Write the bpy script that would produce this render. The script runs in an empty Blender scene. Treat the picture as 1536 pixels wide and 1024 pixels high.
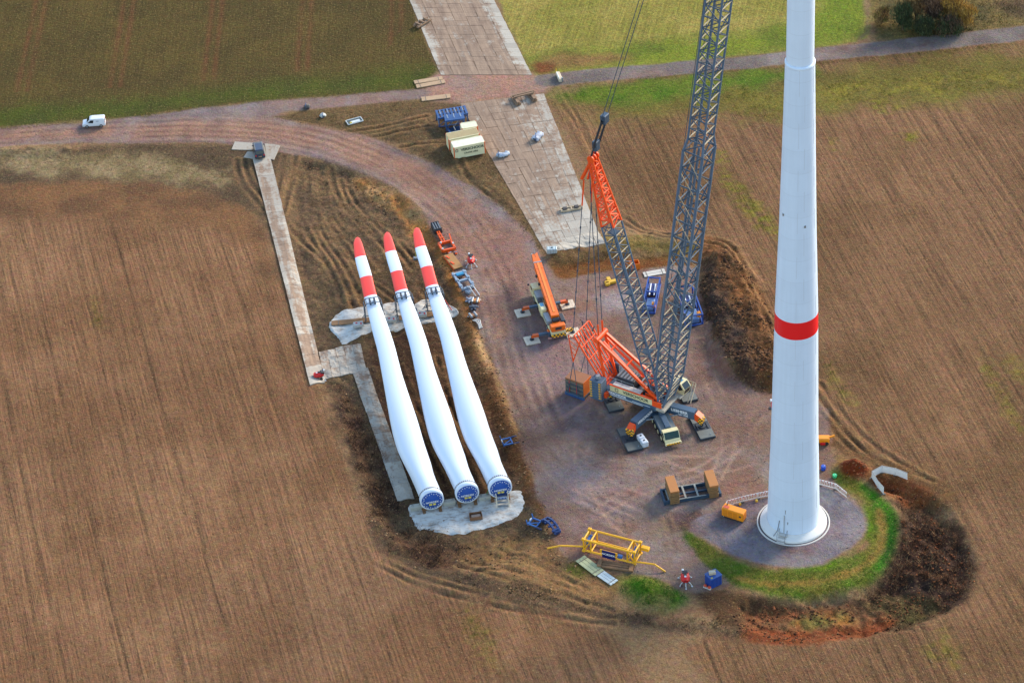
import bpy, math, random
import numpy as np
from mathutils import Vector, Matrix
random.seed(7); np.random.seed(7)
PI = math.pi
scene = bpy.context.scene
col = scene.collection
R = math.radians

# ------------------------------------------------------------------ camera
# The site is laid out in metres, z up.  The surveyed ground points below were read off the
# photograph (1536 x 1024) and carried onto the terrain with this camera.
FPX = 4200.0; PITCH = R(38.0); ROLL = R(3.7); DIST = 477.0
CAM = Vector((0, -DIST*math.cos(PITCH), DIST*math.sin(PITCH)))
_f = Vector((0, math.cos(PITCH), -math.sin(PITCH)))
_r0 = Vector((1, 0, 0)); _u0 = _r0.cross(_f)
_r = _r0*math.cos(ROLL) - _u0*math.sin(ROLL)
_u = _u0*math.cos(ROLL) + _r0*math.sin(ROLL)
cd = bpy.data.cameras.new('camera'); co = bpy.data.objects.new('camera', cd); col.objects.link(co)
co.matrix_world = Matrix(((_r.x, _u.x, -_f.x, CAM.x), (_r.y, _u.y, -_f.y, CAM.y), (_r.z, _u.z, -_f.z, CAM.z), (0, 0, 0, 1)))
cd.sensor_width = 36; cd.lens = 36*FPX/1536; cd.clip_start = 5; cd.clip_end = 12000
scene.camera = co

def G(px, py, z=0.0):
    d = _f*FPX + _r*(px-768) - _u*(py-512)
    t = (z-CAM.z)/d.z
    return CAM + d*t
def proj(p):
    v = Vector(p)-CAM; d = v.dot(_f)
    return 768+FPX*v.dot(_r)/d, 512-FPX*v.dot(_u)/d
def depth(p): return (Vector(p)-CAM).dot(_f)
def zat(x, y, py):
    "height above (x,y) at which the photograph row py is reached"
    a, b = -5.0, 260.0
    for _ in range(50):
        m = (a+b)/2
        if proj((x, y, m))[1] > py: a = m
        else: b = m
    return (a+b)/2

# ------------------------------------------------------------------ noise (numpy)
def vnoise(x, y, s, seed):
    rs = np.random.RandomState(seed); n = 257
    g = rs.rand(n, n)
    u = x/s; v = y/s
    iu = np.floor(u).astype(int); iv = np.floor(v).astype(int)
    fu = u-iu; fv = v-iv
    fu = fu*fu*(3-2*fu); fv = fv*fv*(3-2*fv)
    a = g[iu % n, iv % n]; b = g[(iu+1) % n, iv % n]; c = g[iu % n, (iv+1) % n]; d = g[(iu+1) % n, (iv+1) % n]
    return (a*(1-fu)+b*fu)*(1-fv)+(c*(1-fu)+d*fu)*fv - .5
def fbm(x, y, s, seed, o=4):
    r = 0; a = 1.0
    for k in range(o):
        r = r + a*vnoise(x+17.3*k, y-9.1*k, s/(2**k), seed+k); a *= .55
    return r
def sst(a, b, x):
    t = np.clip((x-a)/(b-a), 0, 1); return t*t*(3-2*t)
def sdf(poly, x, y):
    "signed distance, negative inside"
    P = np.array([(p[0], p[1]) for p in poly]); Q = np.roll(P, -1, 0)
    d = np.full(x.shape, 1e9); ins = np.zeros(x.shape, bool)
    for (ax, ay), (bx, by) in zip(P, Q):
        ex, ey = bx-ax, by-ay
        t = np.clip(((x-ax)*ex+(y-ay)*ey)/(ex*ex+ey*ey+1e-9), 0, 1)
        d = np.minimum(d, (x-ax-t*ex)**2+(y-ay-t*ey)**2)
        c = (ay > y) != (by > y)
        ins ^= c & (x < (by != ay)*(ex*(y-ay)/(ey if abs(ey) > 1e-9 else 1e-9))+ax)
    d = np.sqrt(d)
    return np.where(ins, -d, d)
def ldist(pts, x, y):
    d = np.full(x.shape, 1e9)
    for a, b in zip(pts, pts[1:]):
        ex, ey = b[0]-a[0], b[1]-a[1]
        t = np.clip(((x-a[0])*ex+(y-a[1])*ey)/(ex*ex+ey*ey+1e-9), 0, 1)
        d = np.minimum(d, (x-a[0]-t*ex)**2+(y-a[1]-t*ey)**2)
    return np.sqrt(d)
def W(pts, z=0): return [tuple(G(a, b, z))[:2] for a, b in pts]
def lin(c, k=1.0):
    return tuple(k*(((v/255+.055)/1.055)**2.4 if v > 10 else v/255/12.92) for v in c)

def smooth_poly(P, n=2, closed=True):
    for _ in range(n):
        Q = []
        m = len(P)
        for i in range(m if closed else m-1):
            a, b = P[i], P[(i+1) % m]
            Q += [(a[0]*.75+b[0]*.25, a[1]*.75+b[1]*.25), (a[0]*.25+b[0]*.75, a[1]*.25+b[1]*.75)]
        if not closed: Q = [P[0]]+Q+[P[-1]]
        P = Q
    return P

# ------------------------------------------------------------------ terrain
K = 0.80      # picture value -> surface albedo
Z_HEIGHT = [  # polygon, height, softness, noise amplitude
    # lower working area left of the hardstanding
    ([(430,235),(520,250),(600,292),(632,330),(648,372),(690,480),(722,560),(757,650),(790,745),(800,800),(760,850),(640,850),(575,800),(540,700),(500,600),(470,560),(440,400)], -0.9, 1.6, .3),
    # field behind the hardstanding stands higher
    ([(826,394),(905,380),(1056,372),(1060,350),(900,352),(830,372)], 1.0, 2.2, .5),
    # topsoil berm right of the hardstanding
    ([(1058,392),(1085,372),(1108,392),(1132,440),(1160,500),(1190,570),(1180,582),(1105,570),(1078,520),(1056,470)], 2.4, 2.6, 1.0),
    # excavated hollow below the tower platform
    ([(1090,905),(1180,900),(1290,885),(1345,850),(1372,790),(1345,735),(1310,720),(1390,735),(1440,800),(1462,860),(1410,925),(1300,950),(1150,955)], -1.5, 1.6, .5),
    ([(1340,765),(1400,770),(1450,840),(1440,880),(1390,905),(1350,860)], 0.9, 2.5, .8),
    # soil mound
    ([(1262,700),(1280,694),(1296,700),(1300,712),(1282,718),(1264,712)], 2.2, 1.9, .4),
    ([(1325,713),(1350,715),(1350,735),(1320,730)], -1.0, 1.2, .3),
    # green mound
    ([(945,880),(975,868),(1005,885),(1015,900),(960,905)], 1.1, 2.4, .3),
    # low brush bank at the foot of the blade area
    ([(560,770),(600,800),(640,820),(700,840),(640,835),(590,825),(565,800)], 0.9, 2.0, .8),
    ([(640,860),(760,890),(880,920),(870,930),(740,905),(640,880)], .5, 2.0, .4),
    ([(505,560),(540,680),(575,760),(560,760),(520,660),(495,570)], .6, 1.8, .6),
    # spoil strip on the grass by the containers and along the bend
    ([(640,165),(700,240),(770,300),(790,335),(740,300),(680,255),(560,205)], .4, 1.8, .5),
    ([(520,262),(575,280),(620,305),(628,325),(570,300)], .7, 2.0, .4),
    ([(0,222),(110,222),(110,232),(0,234)], .5, 1.2, .5),
]
_ZH = [(smooth_poly(W(p)), h, s, a) for p, h, s, a in Z_HEIGHT]
PAD_PX = [(805,372),(820,398),(838,420),(870,415),(900,408),(960,404),(1050,396),(1047,440),(1055,480),(1075,520),(1098,562),(1128,587),(1160,590),
          (1245,600),(1240,660),(1262,690),(1240,700),(1250,722),(1268,735),(1290,755),(1302,785),(1290,815),(1250,840),(1200,852),(1150,850),
          (1100,835),(1060,812),(1028,785),(1012,775),(1018,800),(1035,825),(1060,850),(1088,868),(1094,880),(1052,893),(1012,884),(990,870),(930,852),(880,842),(848,838),
          (836,815),(826,785),(812,750),(790,690),(765,610),(738,545),(716,490),(702,450),(683,400),(652,350),(672,300),(740,310)]
RUTS = [  # wheel tracks: px polyline, depth
    ([(425,235),(420,270),(405,330)]), ([(443,232),(438,270),(424,320)]), ([(520,275),(540,310),(580,345),(620,400),(650,450)]),
    ([(495,250),(505,290),(540,330),(590,380),(640,440)]), ([(480,255),(482,300),(500,340),(530,380),(560,430)]),
    ([(462,260),(463,310),(475,350),(510,400),(530,450)]), ([(450,320),(470,360),(500,400),(515,450)]),
    ([(430,330),(450,355),(480,380),(500,410)]), ([(355,240),(360,275),(395,315)]), ([(368,240),(372,270),(398,300)]),
    ([(510,265),(520,300),(560,340),(600,400)]), ([(486,262),(490,310),(520,350),(560,400)]), ([(470,300),(480,345),(520,395),(545,450)]),
    ([(590,395),(620,430),(640,470)]), ([(600,360),(640,400),(668,450)]), ([(560,420),(590,440),(620,470)]),
    ([(520,440),(545,470)]), ([(540,430),(560,455)]),
    ([(930,320),(960,345),(1000,357),(1050,357),(1090,362),(1110,390),(1140,440),(1175,510),(1230,600),(1270,650),(1310,690)]),
    ([(935,335),(965,352),(1000,364),(1050,364),(1080,369),(1100,398),(1130,448),(1165,520),(1225,610),(1262,660),(1300,700)]),
    ([(1228,590),(1260,640),(1310,690),(1400,720)]), ([(1232,575),(1280,640),(1340,690),(1420,730)]), ([(1232,620),(1255,655),(1300,690)]),
    ([(830,140),(865,185),(888,230)]), ([(843,135),(872,185),(892,228)]),
    ([(640,175),(580,190),(520,198)]), ([(650,190),(600,200),(540,208)]), ([(680,215),(640,218),(600,222)]), ([(690,240),(700,270),(740,300)]),
    ([(700,855),(760,850),(830,880),(880,905)]), ([(700,835),(780,855),(850,880)]), ([(690,845),(770,870),(870,900),(920,915)]), ([(720,820),(790,840),(860,875)]),
    ([(745,815),(810,845),(880,882)]), ([(560,845),(640,885),(720,905),(850,930),(920,935)]), ([(575,842),(650,876),(730,895)]),
    ([(600,545),(640,640),(690,730)]), ([(645,530),(690,640),(735,725)]), ([(655,530),(668,580),(700,650)]), ([(590,560),(640,660),(672,730)]),
    ([(540,470),(580,500),(620,480)]), ([(990,752),(1005,790),(1012,820)]), ([(1050,770),(1075,800),(1085,825)]),
    ([(890,700),(930,692),(980,700),(1010,730)]),
    ([(945,740),(930,780),(935,800)]),
]
_RUT = [smooth_poly(W(r), 2, False) for r in RUTS]
def height(x, y):
    x = np.asarray(x, float); y = np.asarray(y, float)
    h = 0.10*fbm(x, y, 9, 11)
    for poly, hh, s, a in _ZH:
        P = np.array(poly); x0, y0 = P.min(0)-s-2; x1, y1 = P.max(0)+s+2
        m = (x > x0) & (x < x1) & (y > y0) & (y < y1)
        if not m.any(): continue
        xx, yy = x[m], y[m]
        w = 1-sst(-s, s, sdf(poly, xx, yy)+a*2*fbm(xx, yy, 3.5, 5))
        h[m] += w*(hh+a*.7*fbm(xx, yy, 3.0, 9)+min(.5, .35*abs(hh))*fbm(xx, yy, 1.3, 19, 3))
    # platform round the tower is a level disc
    return h
def hz(x, y): return float(height(np.array([x]), np.array([y]))[0])
def on(px, py, up=0.0):
    z = 0.0
    for _ in range(5):
        p = G(px, py, z); z = hz(p.x, p.y)
    return Vector((p.x, p.y, z+up))
def ang(a, b):
    p, q = G(*a), G(*b); return math.atan2(q.y-p.y, q.x-p.x)
# zones in painting order: name, px polygon, colour A, colour B, noise size, edge softness, edge raggedness, kind(gravel, grass, furrow)
FUR_L = ((254,640),(363,1024)); FUR_R = ((1387,140),(1536,371)); FUR_T = ((194,0),(172,133)); FUR_M = ((1010,0),(985,80))
ROAD_TOP = [(-1500,300),(0,193),(160,182),(330,158),(560,140),(640,133),(700,127),(830,110),(1100,87),(1230,72),(1400,55),(2400,-60)]
ROAD_BOT = [(2400,-35),(1400,75),(1230,92),(1100,104),(850,127),(700,140),(600,151),(540,158),(450,165),(405,173)]
BEND_R = [(415,176),(490,193),(560,208),(620,233),(680,265),(740,303),(790,345),(805,372),(830,420),(720,470)]
BEND_L = [(700,450),(683,400),(652,350),(640,322),(610,290),(560,264),(500,243),(430,228),(350,213),(250,212),(100,216),(0,219),(-1500,330)]
Z = [
 # fields
 ('ploughed_field', [(-1500,262),(150,262),(300,285),(380,312),(440,440),(470,560),(560,800),(700,880),(900,930),(1000,1060),(1200,1500),(-1500,1500)], (137,103,78),(119,87,64), 14, 1.5,.8, (0,0,1,'L')),
 ('ploughed_field', [(-1500,245),(150,256),(300,276),(385,300),(415,420),(388,425),(370,345),(150,330),(-1500,318)], (126,92,66),(104,76,56), 6, 3,1.5, (0,0,.25,'L')),
 ('grass_field', [(-1500,-1500),(300,-1500),(614,0),(662,116),(640,131),(560,139),(330,156),(160,181),(-1500,290)], (86,72,39),(76,64,35), 9, .6,.3, (0,.0,.45,'T')),
 ('grass_field', [(-1500,262),(160,152),(400,124),(600,104),(650,94),(662,116),(640,131),(560,139),(330,156),(160,181),(-1500,290)], (74,80,28),(64,70,28), 5, 4,1.5, (0,.3,.2,'T')),
 ('meadow', [(400,-1500),(1200,-1500),(1300,0),(1308,45),(1300,62),(1230,70),(1100,86),(830,108),(800,112),(742,0)], (152,138,78),(134,126,64), 8, .5,.3, (0,1,.7,'M')),
 ('meadow', [(790,78),(1000,62),(1180,40),(1215,20),(1300,0),(1308,45),(1230,72),(1100,90),(830,112),(800,112)], (118,126,50),(98,108,44), 5, 3,1.6, (0,1,.2,'M')),
 ('meadow', [(1228,-100),(1296,-100),(1304,40),(1228,68)], (116,128,48),(98,112,44), 5, 3,1.0, (0,1,.3,'M')),
 ('meadow', [(822,82),(900,78),(960,86),(900,98),(835,104),(800,100)], (140,110,72),(120,96,60), 3, 2,1, (0,.5,0,'M')),
 ('meadow', [(800,94),(832,94),(836,108),(803,112)], (118,74,48),(104,68,46), 3, 1,.5, (0,0,0,'M')),
 ('scrub_ground', [(1305,-100),(2000,-160),(2000,-10),(1400,58),(1312,66),(1300,30)], (118,100,62),(84,76,48), 4, 1.5,1, (0,.8,0,'M')),
 ('scrub_ground', [(1480,-80),(1600,-80),(1600,26),(1500,34)], (104,82,60),(84,68,50), 4, 2,1, (0,.3,0,'M')),
 ('scrub_ground', [(1290,-50),(1296,-50),(1308,46),(1290,62),(1284,62),(1301,44)], (136,112,86),(120,100,76), 2, .6,.3, (0,0,0,'M')),
 # field behind the hardstanding
 ('ploughed_field', [(800,125),(1560,58),(2600,-60),(2600,1500),(1150,1500),(1100,1060),(1000,940),(1400,930),(1470,860),(1440,790),(1390,720),(1260,660),(1190,590),(1130,440),(1105,380),(1040,360),(930,340),(880,240)], (128,96,72),(109,81,58), 14, 1.5,.6, (0,0,1,'R')),
 ('grass_margin', [(826,133),(1100,110),(1180,102),(1240,96),(2400,0),(2400,80),(1480,150),(1300,160),(1230,180),(1100,170),(900,178),(850,165)], (112,102,52),(98,86,44), 7, 4,3, (0,.8,.3,'R')),
 ('grass_margin', [(830,134),(1100,110),(1220,98),(1228,110),(1100,138),(1000,146),(900,158),(846,152)], (76,102,32),(94,108,40), 4, 3,2, (0,1,.1,'R')),
 ('grass_margin', [(1230,126),(1300,122),(1400,118),(1500,108),(1530,118),(1460,132),(1400,140),(1300,148),(1235,150)], (128,116,54),(108,96,52), 2, 3,3, (0,1,.3,'R')),
 # rough ground between track and left field
 ('rough_ground', [(-1500,330),(100,219),(250,216),(350,215),(430,230),(500,246),(560,268),(610,292),(634,320),(648,355),(690,470),(720,560),(757,650),(800,760),(840,835),(870,860),(930,880),(930,930),(850,920),(700,885),(590,850),(555,790),(520,680),(490,580),(463,560),(430,420),(395,315),(300,284),(150,262),(-1500,370)], (102,82,62),(84,68,52), 6, 1.5,1.2, (0,.6,0,'L')),
 ('rough_ground', [(-60,224),(100,226),(250,240),(330,250),(330,280),(150,262),(-60,252)], (146,126,96),(112,96,68), 5, 2,2, (0,.6,0,'L')),
 ('rough_ground', [(420,236),(520,250),(640,350),(690,470),(640,470),(480,470),(440,440),(400,300)], (92,74,58),(108,86,64), 5, 2,1.5, (0,.3,0,'L')),
 ('rough_ground', [(500,560),(560,640),(600,740),(600,790),(570,800),(530,700),(492,590)], (70,52,42),(100,76,56), 3, 1.5,1.5, (0,.3,0,'L')),
 ('rough_ground', [(545,500),(690,490),(760,640),(790,730),(600,740),(560,600)], (82,60,46),(70,50,40), 4, 2,1.5, (0,.2,0,'L')),
 ('rough_ground', [(560,770),(610,805),(700,812),(690,850),(640,850),(585,825)], (72,52,42),(106,78,58), 2.5, 1.5,1.5, (0,.3,0,'L')),
 ('rough_ground', [(690,800),(780,790),(830,820),(850,850),(900,860),(930,880),(910,910),(800,880),(700,850)], (146,112,78),(122,92,64), 3.5, 2,1.5, (0,.1,0,'L')),
 ('rough_ground', [(640,855),(720,872),(880,905),(960,920),(1100,935),(1110,955),(960,940),(840,918),(700,882)], (78,62,50),(98,78,60), 3.5, 1.5,1.2, (0,.2,0,'L')),
 ('rough_ground', [(960,922),(1060,905),(1120,912),(1120,940),(1060,938)], (156,130,98),(150,112,84), 4, 1.5,1, (0,0,0,'L')),
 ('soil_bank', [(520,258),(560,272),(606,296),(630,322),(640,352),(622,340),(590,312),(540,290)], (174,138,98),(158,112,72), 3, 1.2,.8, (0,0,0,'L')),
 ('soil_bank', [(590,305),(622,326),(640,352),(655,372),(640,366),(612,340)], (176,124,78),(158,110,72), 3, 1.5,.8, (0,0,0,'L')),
 ('soil_bank', [(636,330),(654,360),(686,408),(704,452),(720,495),(712,500),(694,462),(672,412),(644,366)], (172,118,70),(142,100,64), 3, 1.0,.5, (0,0,0,'L')),  # orange strip: sun on the slope painted into the soil
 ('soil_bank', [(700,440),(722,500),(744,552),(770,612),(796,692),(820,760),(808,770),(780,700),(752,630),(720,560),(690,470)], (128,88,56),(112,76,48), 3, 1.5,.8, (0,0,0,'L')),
 ('soil_bank', [(716,490),(736,540),(765,606),(794,690),(806,722),(798,724),(784,692),(756,620),(728,556),(708,500)], (218,178,134),(196,150,104), 3, .8,.5, (0,0,0,'L')),  # sunlit crest, its brightness put into the soil colour
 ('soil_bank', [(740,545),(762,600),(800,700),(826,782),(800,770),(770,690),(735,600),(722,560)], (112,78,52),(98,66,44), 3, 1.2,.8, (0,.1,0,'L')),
 # triangle with the containers
 ('rough_ground', [(418,172),(470,166),(560,158),(650,151),(690,152),(720,180),(770,262),(812,350),(822,384),(808,372),(790,340),(740,298),(680,260),(620,228),(560,204),(490,190)], (108,86,62),(92,74,52), 4, 1,.6, (0,.4,0,'L')),
 ('rough_ground', [(560,160),(650,153),(700,158),(710,210),(640,212),(600,190)], (90,74,54),(104,82,60), 3, 1.5,1, (0,.2,0,'L')),
 ('rough_ground', [(418,172),(470,166),(560,158),(620,152),(620,158),(560,166),(500,174),(440,178)], (136,106,62),(110,96,48), 2, .8,.8, (0,.8,0,'L')),
 ('rough_ground', [(735,220),(755,226),(772,262),(735,228)], (196,150,100),(150,116,84), 3, 1,.6, (0,0,0,'L')),  # patch of low sunlight beside the container, painted into the earth
 ('rough_ground', [(812,388),(905,372),(960,385),(1045,380),(1052,394),(960,404),(900,408),(870,415),(838,420)], (118,92,64),(100,76,52), 3, 1,1, (0,.3,0,'L')),
 ('soil_bank', [(826,402),(838,398),(900,388),(960,386),(1045,382),(1052,398),(960,404),(900,410),(870,417),(838,422)], (112,72,44),(120,84,52), 3, .8,.6, (0,.1,0,'L')),
 ('grass_margin', [(890,350),(1040,366),(1060,378),(960,384),(905,376)], (124,104,62),(104,92,48), 4, 2,1.5, (0,.6,0,'L')),
 # topsoil berm
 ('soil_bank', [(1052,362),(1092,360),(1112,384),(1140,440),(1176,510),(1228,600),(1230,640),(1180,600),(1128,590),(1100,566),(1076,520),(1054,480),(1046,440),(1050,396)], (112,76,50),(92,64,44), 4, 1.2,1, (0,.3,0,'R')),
 ('soil_bank', [(1050,400),(1068,396),(1100,470),(1130,540),(1150,592),(1120,586),(1092,560),(1070,510),(1052,470)], (60,48,44),(78,58,46), 2.5, 1.5,1.2, (0,.3,0,'R')),  # shade of the left-facing flank put into the soil colour
 ('rough_ground', [(1225,600),(1260,630),(1330,690),(1420,725),(1440,760),(1400,770),(1340,745),(1300,716),(1260,690),(1230,665)], (116,84,56),(96,70,48), 3, 1.5,1.5, (0,.2,0,'R')),
 ('grass_margin', [(1228,668),(1250,672),(1270,690),(1262,700),(1244,690)], (120,100,40),(140,106,44), 2, 1,1.5, (0,.8,0,'R')),
 # bank round the tower
 ('grass_bank', [(1018,782),(1060,812),(1100,837),(1150,852),(1200,854),(1250,842),(1292,817),(1304,785),(1292,752),(1262,728),(1236,720),(1236,704),(1280,716),(1320,740),(1346,770),(1352,800),(1340,840),(1310,872),(1250,892),(1180,900),(1110,885),(1090,868),(1050,845),(1022,815)], (82,104,38),(106,100,46), 4, .8,.6, (0,1,0,'R')),
 ('grass_bank', [(1290,724),(1325,745),(1349,780),(1350,815),(1330,850),(1300,870),(1322,830),(1330,790),(1318,760),(1288,735)], (46,104,28),(62,108,32), 4, 1,.8, (0,1,0,'R')),
 ('grass_bank', [(1250,722),(1280,740),(1305,775),(1310,800),(1300,822),(1260,846),(1150,860),(1150,853),(1250,842),(1290,816),(1303,785),(1290,752),(1262,730)], (78,112,30),(100,112,36), 3, 1.2,1, (0,1,0,'R')),
 ('grass_bank', [(1018,784),(1036,795),(1060,815),(1052,832),(1026,818)], (58,92,28),(80,86,34), 3, 1,.8, (0,1,0,'R')),
 ('grass_bank', [(1292,810),(1302,806),(1308,820),(1280,838),(1268,836)], (156,118,88),(130,100,74), 3, .6,.6, (0,0,0,'R')),
 ('grass_bank', [(938,866),(975,858),(1010,882),(1034,896),(1024,910),(960,912),(930,894)], (44,104,24),(92,106,40), 4, 2,1, (0,1,0,'R')),
 ('grass_bank', [(846,846),(866,842),(880,858),(870,868),(850,862)], (88,92,40),(104,88,50), 3, 1.5,1, (0,1,0,'R')),
 ('grass_bank', [(1322,760),(1333,800),(1320,837),(1282,864),(1220,879),(1150,882),(1100,870),(1106,861),(1150,873),(1220,869),(1274,855),(1309,830),(1321,800),(1313,768)], (142,114,62),(120,104,54), 3, .6,.5, (0,.7,0,'R')),
 ('rough_ground', [(1030,880),(1100,880),(1180,904),(1290,892),(1330,870),(1345,840),(1352,770),(1330,742),(1400,750),(1446,796),(1470,862),(1420,918),(1340,948),(1180,960),(1090,940),(1040,905)], (90,66,46),(74,54,40), 4, 1.2,1, (0,.3,0,'R')),
 ('rough_ground', [(1350,770),(1390,760),(1440,800),(1470,862),(1420,914),(1380,890),(1300,890),(1340,850)], (54,40,34),(66,46,36), 3, 2,1.2, (0,.3,0,'R')),
 ('rough_ground', [(1300,888),(1380,892),(1410,916),(1350,940),(1320,930)], (84,74,44),(92,72,48), 3, 2,1.5, (0,.6,0,'R')),
 ('red_earth', [(1118,922),(1150,908),(1220,902),(1340,905),(1360,925),(1300,952),(1200,966),(1130,958)], (134,86,60),(116,84,60), 3, 1.2,1, (0,0,0,'R')),
 ('red_earth', [(1118,930),(1200,937),(1290,927),(1348,912),(1342,936),(1262,958),(1180,968),(1116,961)], (132,74,49),(114,66,45), 3, .8,.6, (0,0,0,'R')),
 ('red_earth', [(1190,912),(1260,906),(1300,920),(1250,932),(1180,930)], (124,108,62),(142,98,60), 2.5, 1,1, (0,.5,0,'R')),
 ('red_earth', [(1260,696),(1284,690),(1304,706),(1290,722),(1264,716)], (124,62,38),(104,52,34), 3, .6,.5, (0,0,0,'R')),
 ('red_earth', [(1312,716),(1345,716),(1372,722),(1400,745),(1360,750),(1320,742)], (98,56,38),(124,78,52), 3, 1,.8, (0,0,0,'R')),
 # gravel and roads
 ('gravel_pad', PAD_PX, (134,116,108),(126,99,86), 7, .5,.5, (1,0,0,'L')),
 ('gravel_pad', [(760,490),(860,450),(930,560),(900,620),(860,660),(800,620)], (136,118,118),(126,108,108), 5, 4,2, (1,0,0,'L')),
 ('gravel_pad', [(860,690),(940,700),(960,760),(900,800),(840,760),(830,700)], (142,120,114),(134,126,130), 5, 4,2, (1,0,0,'L')),
 ('gravel_pad', [(880,440),(960,430),(960,462),(900,470)], (166,154,150),(140,128,128), 3, 1.5,1, (.7,0,0,'L')),
 ('gravel_pad', [(890,735),(930,728),(945,745),(910,755)], (168,108,84),(140,104,90), 2.5, 2.5,2, (.6,0,0,'L')),
 ('gravel_pad', [(980,780),(1010,770),(1015,800),(1000,830),(960,800)], (132,112,98),(112,92,80), 3, 2,1, (.6,0,0,'L')),
 ('gravel_pad', [(1000,765),(1040,760),(1060,775),(1028,790),(1010,785)], (78,56,54),(96,76,74), 2.5, 1.2,1, (.5,0,0,'L')),
 ('dirt_road', ROAD_TOP+ROAD_BOT+[(600,190),(405,173),(415,176)]+BEND_R[1:]+BEND_L, (138,119,112),(124,108,106), 5, .5,.4, (1,0,0,'L')),
 ('dirt_road', [(-60,200),(0,199),(150,190),(300,180),(420,180),(520,200),(620,240),(690,285),(760,350),(790,400),(770,470),(740,540),(730,480),(700,400),(660,340),(610,280),(540,248),(430,215),(300,206),(150,208),(-60,214)], (160,124,106),(142,108,94), 5, 2,1, (.6,0,0,'L')),
 ('dirt_road', [(640,290),(700,300),(770,360),(788,420),(760,480),(740,410),(690,340)], (138,106,98),(150,116,100), 4, 3,1.5, (.8,0,0,'L')),
 ('rough_ground', [(405,173),(600,151),(650,151),(600,178),(560,204),(490,190),(425,179)], (110,88,62),(94,76,52), 4, .6,.4, (0,.4,0,'L')),
 ('dirt_road', [(642,112),(700,104),(800,108),(806,128),(830,128),(812,142),(690,156),(640,150)], (152,124,110),(166,128,112), 3, 1,.6, (.5,0,0,'L')),
 ('gravel_track', [(800,114),(830,110),(1100,87),(1230,72),(1400,55),(2400,-60),(2400,-35),(1400,75),(1230,92),(1100,104),(850,127),(806,130)], (124,113,108),(108,97,94), 5, .3,.25, (1,0,0,'L')),

 ('gravel_pad', [(1032,788),(1052,772),(1082,762),(1120,753),(1150,748),(1228,728),(1258,736),(1288,760),(1300,785),(1288,814),(1248,838),(1200,850),(1150,848),(1102,833),(1062,810)], (126,120,126),(110,102,108), 4, .35,.3, (1,0,0,'L')),
]
WEEDS = [([(1072,225),(1080,225),(1098,262),(1120,290),(1160,330),(1170,355),(1150,350),(1110,310),(1085,270)], .8),
         ([(1470,540),(1478,540),(1500,580),(1536,650),(1530,650),(1495,600)], .5),
         ([(1512,530),(1536,545),(1536,570),(1520,560)], .4), ([(1235,530),(1262,570),(1280,605),(1262,600),(1240,560)], .5),
         ([(1395,955),(1420,945),(1440,970),(1430,1000),(1395,985)], .5), ([(700,900),(735,950),(750,1010),(720,990),(690,930)], .3),
         ([(1355,198),(1372,202),(1374,212),(1362,212)], .8), ([(1245,210),(1255,225),(1248,228)], .5), ([(136,440),(150,450),(152,500),(142,480)], .25),
         ([(1095,130),(1180,150),(1180,185),(1110,180),(1090,150)], .35), ([(1300,145),(1340,150),(1350,165),(1325,170)], .8)]
def fur_dir(k):
    a, b = {'L': FUR_L, 'R': FUR_R, 'T': FUR_T, 'M': FUR_M}[k]
    p, q = G(*a), G(*b); d = Vector((q.x-p.x, q.y-p.y)).normalized(); return d

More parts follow.
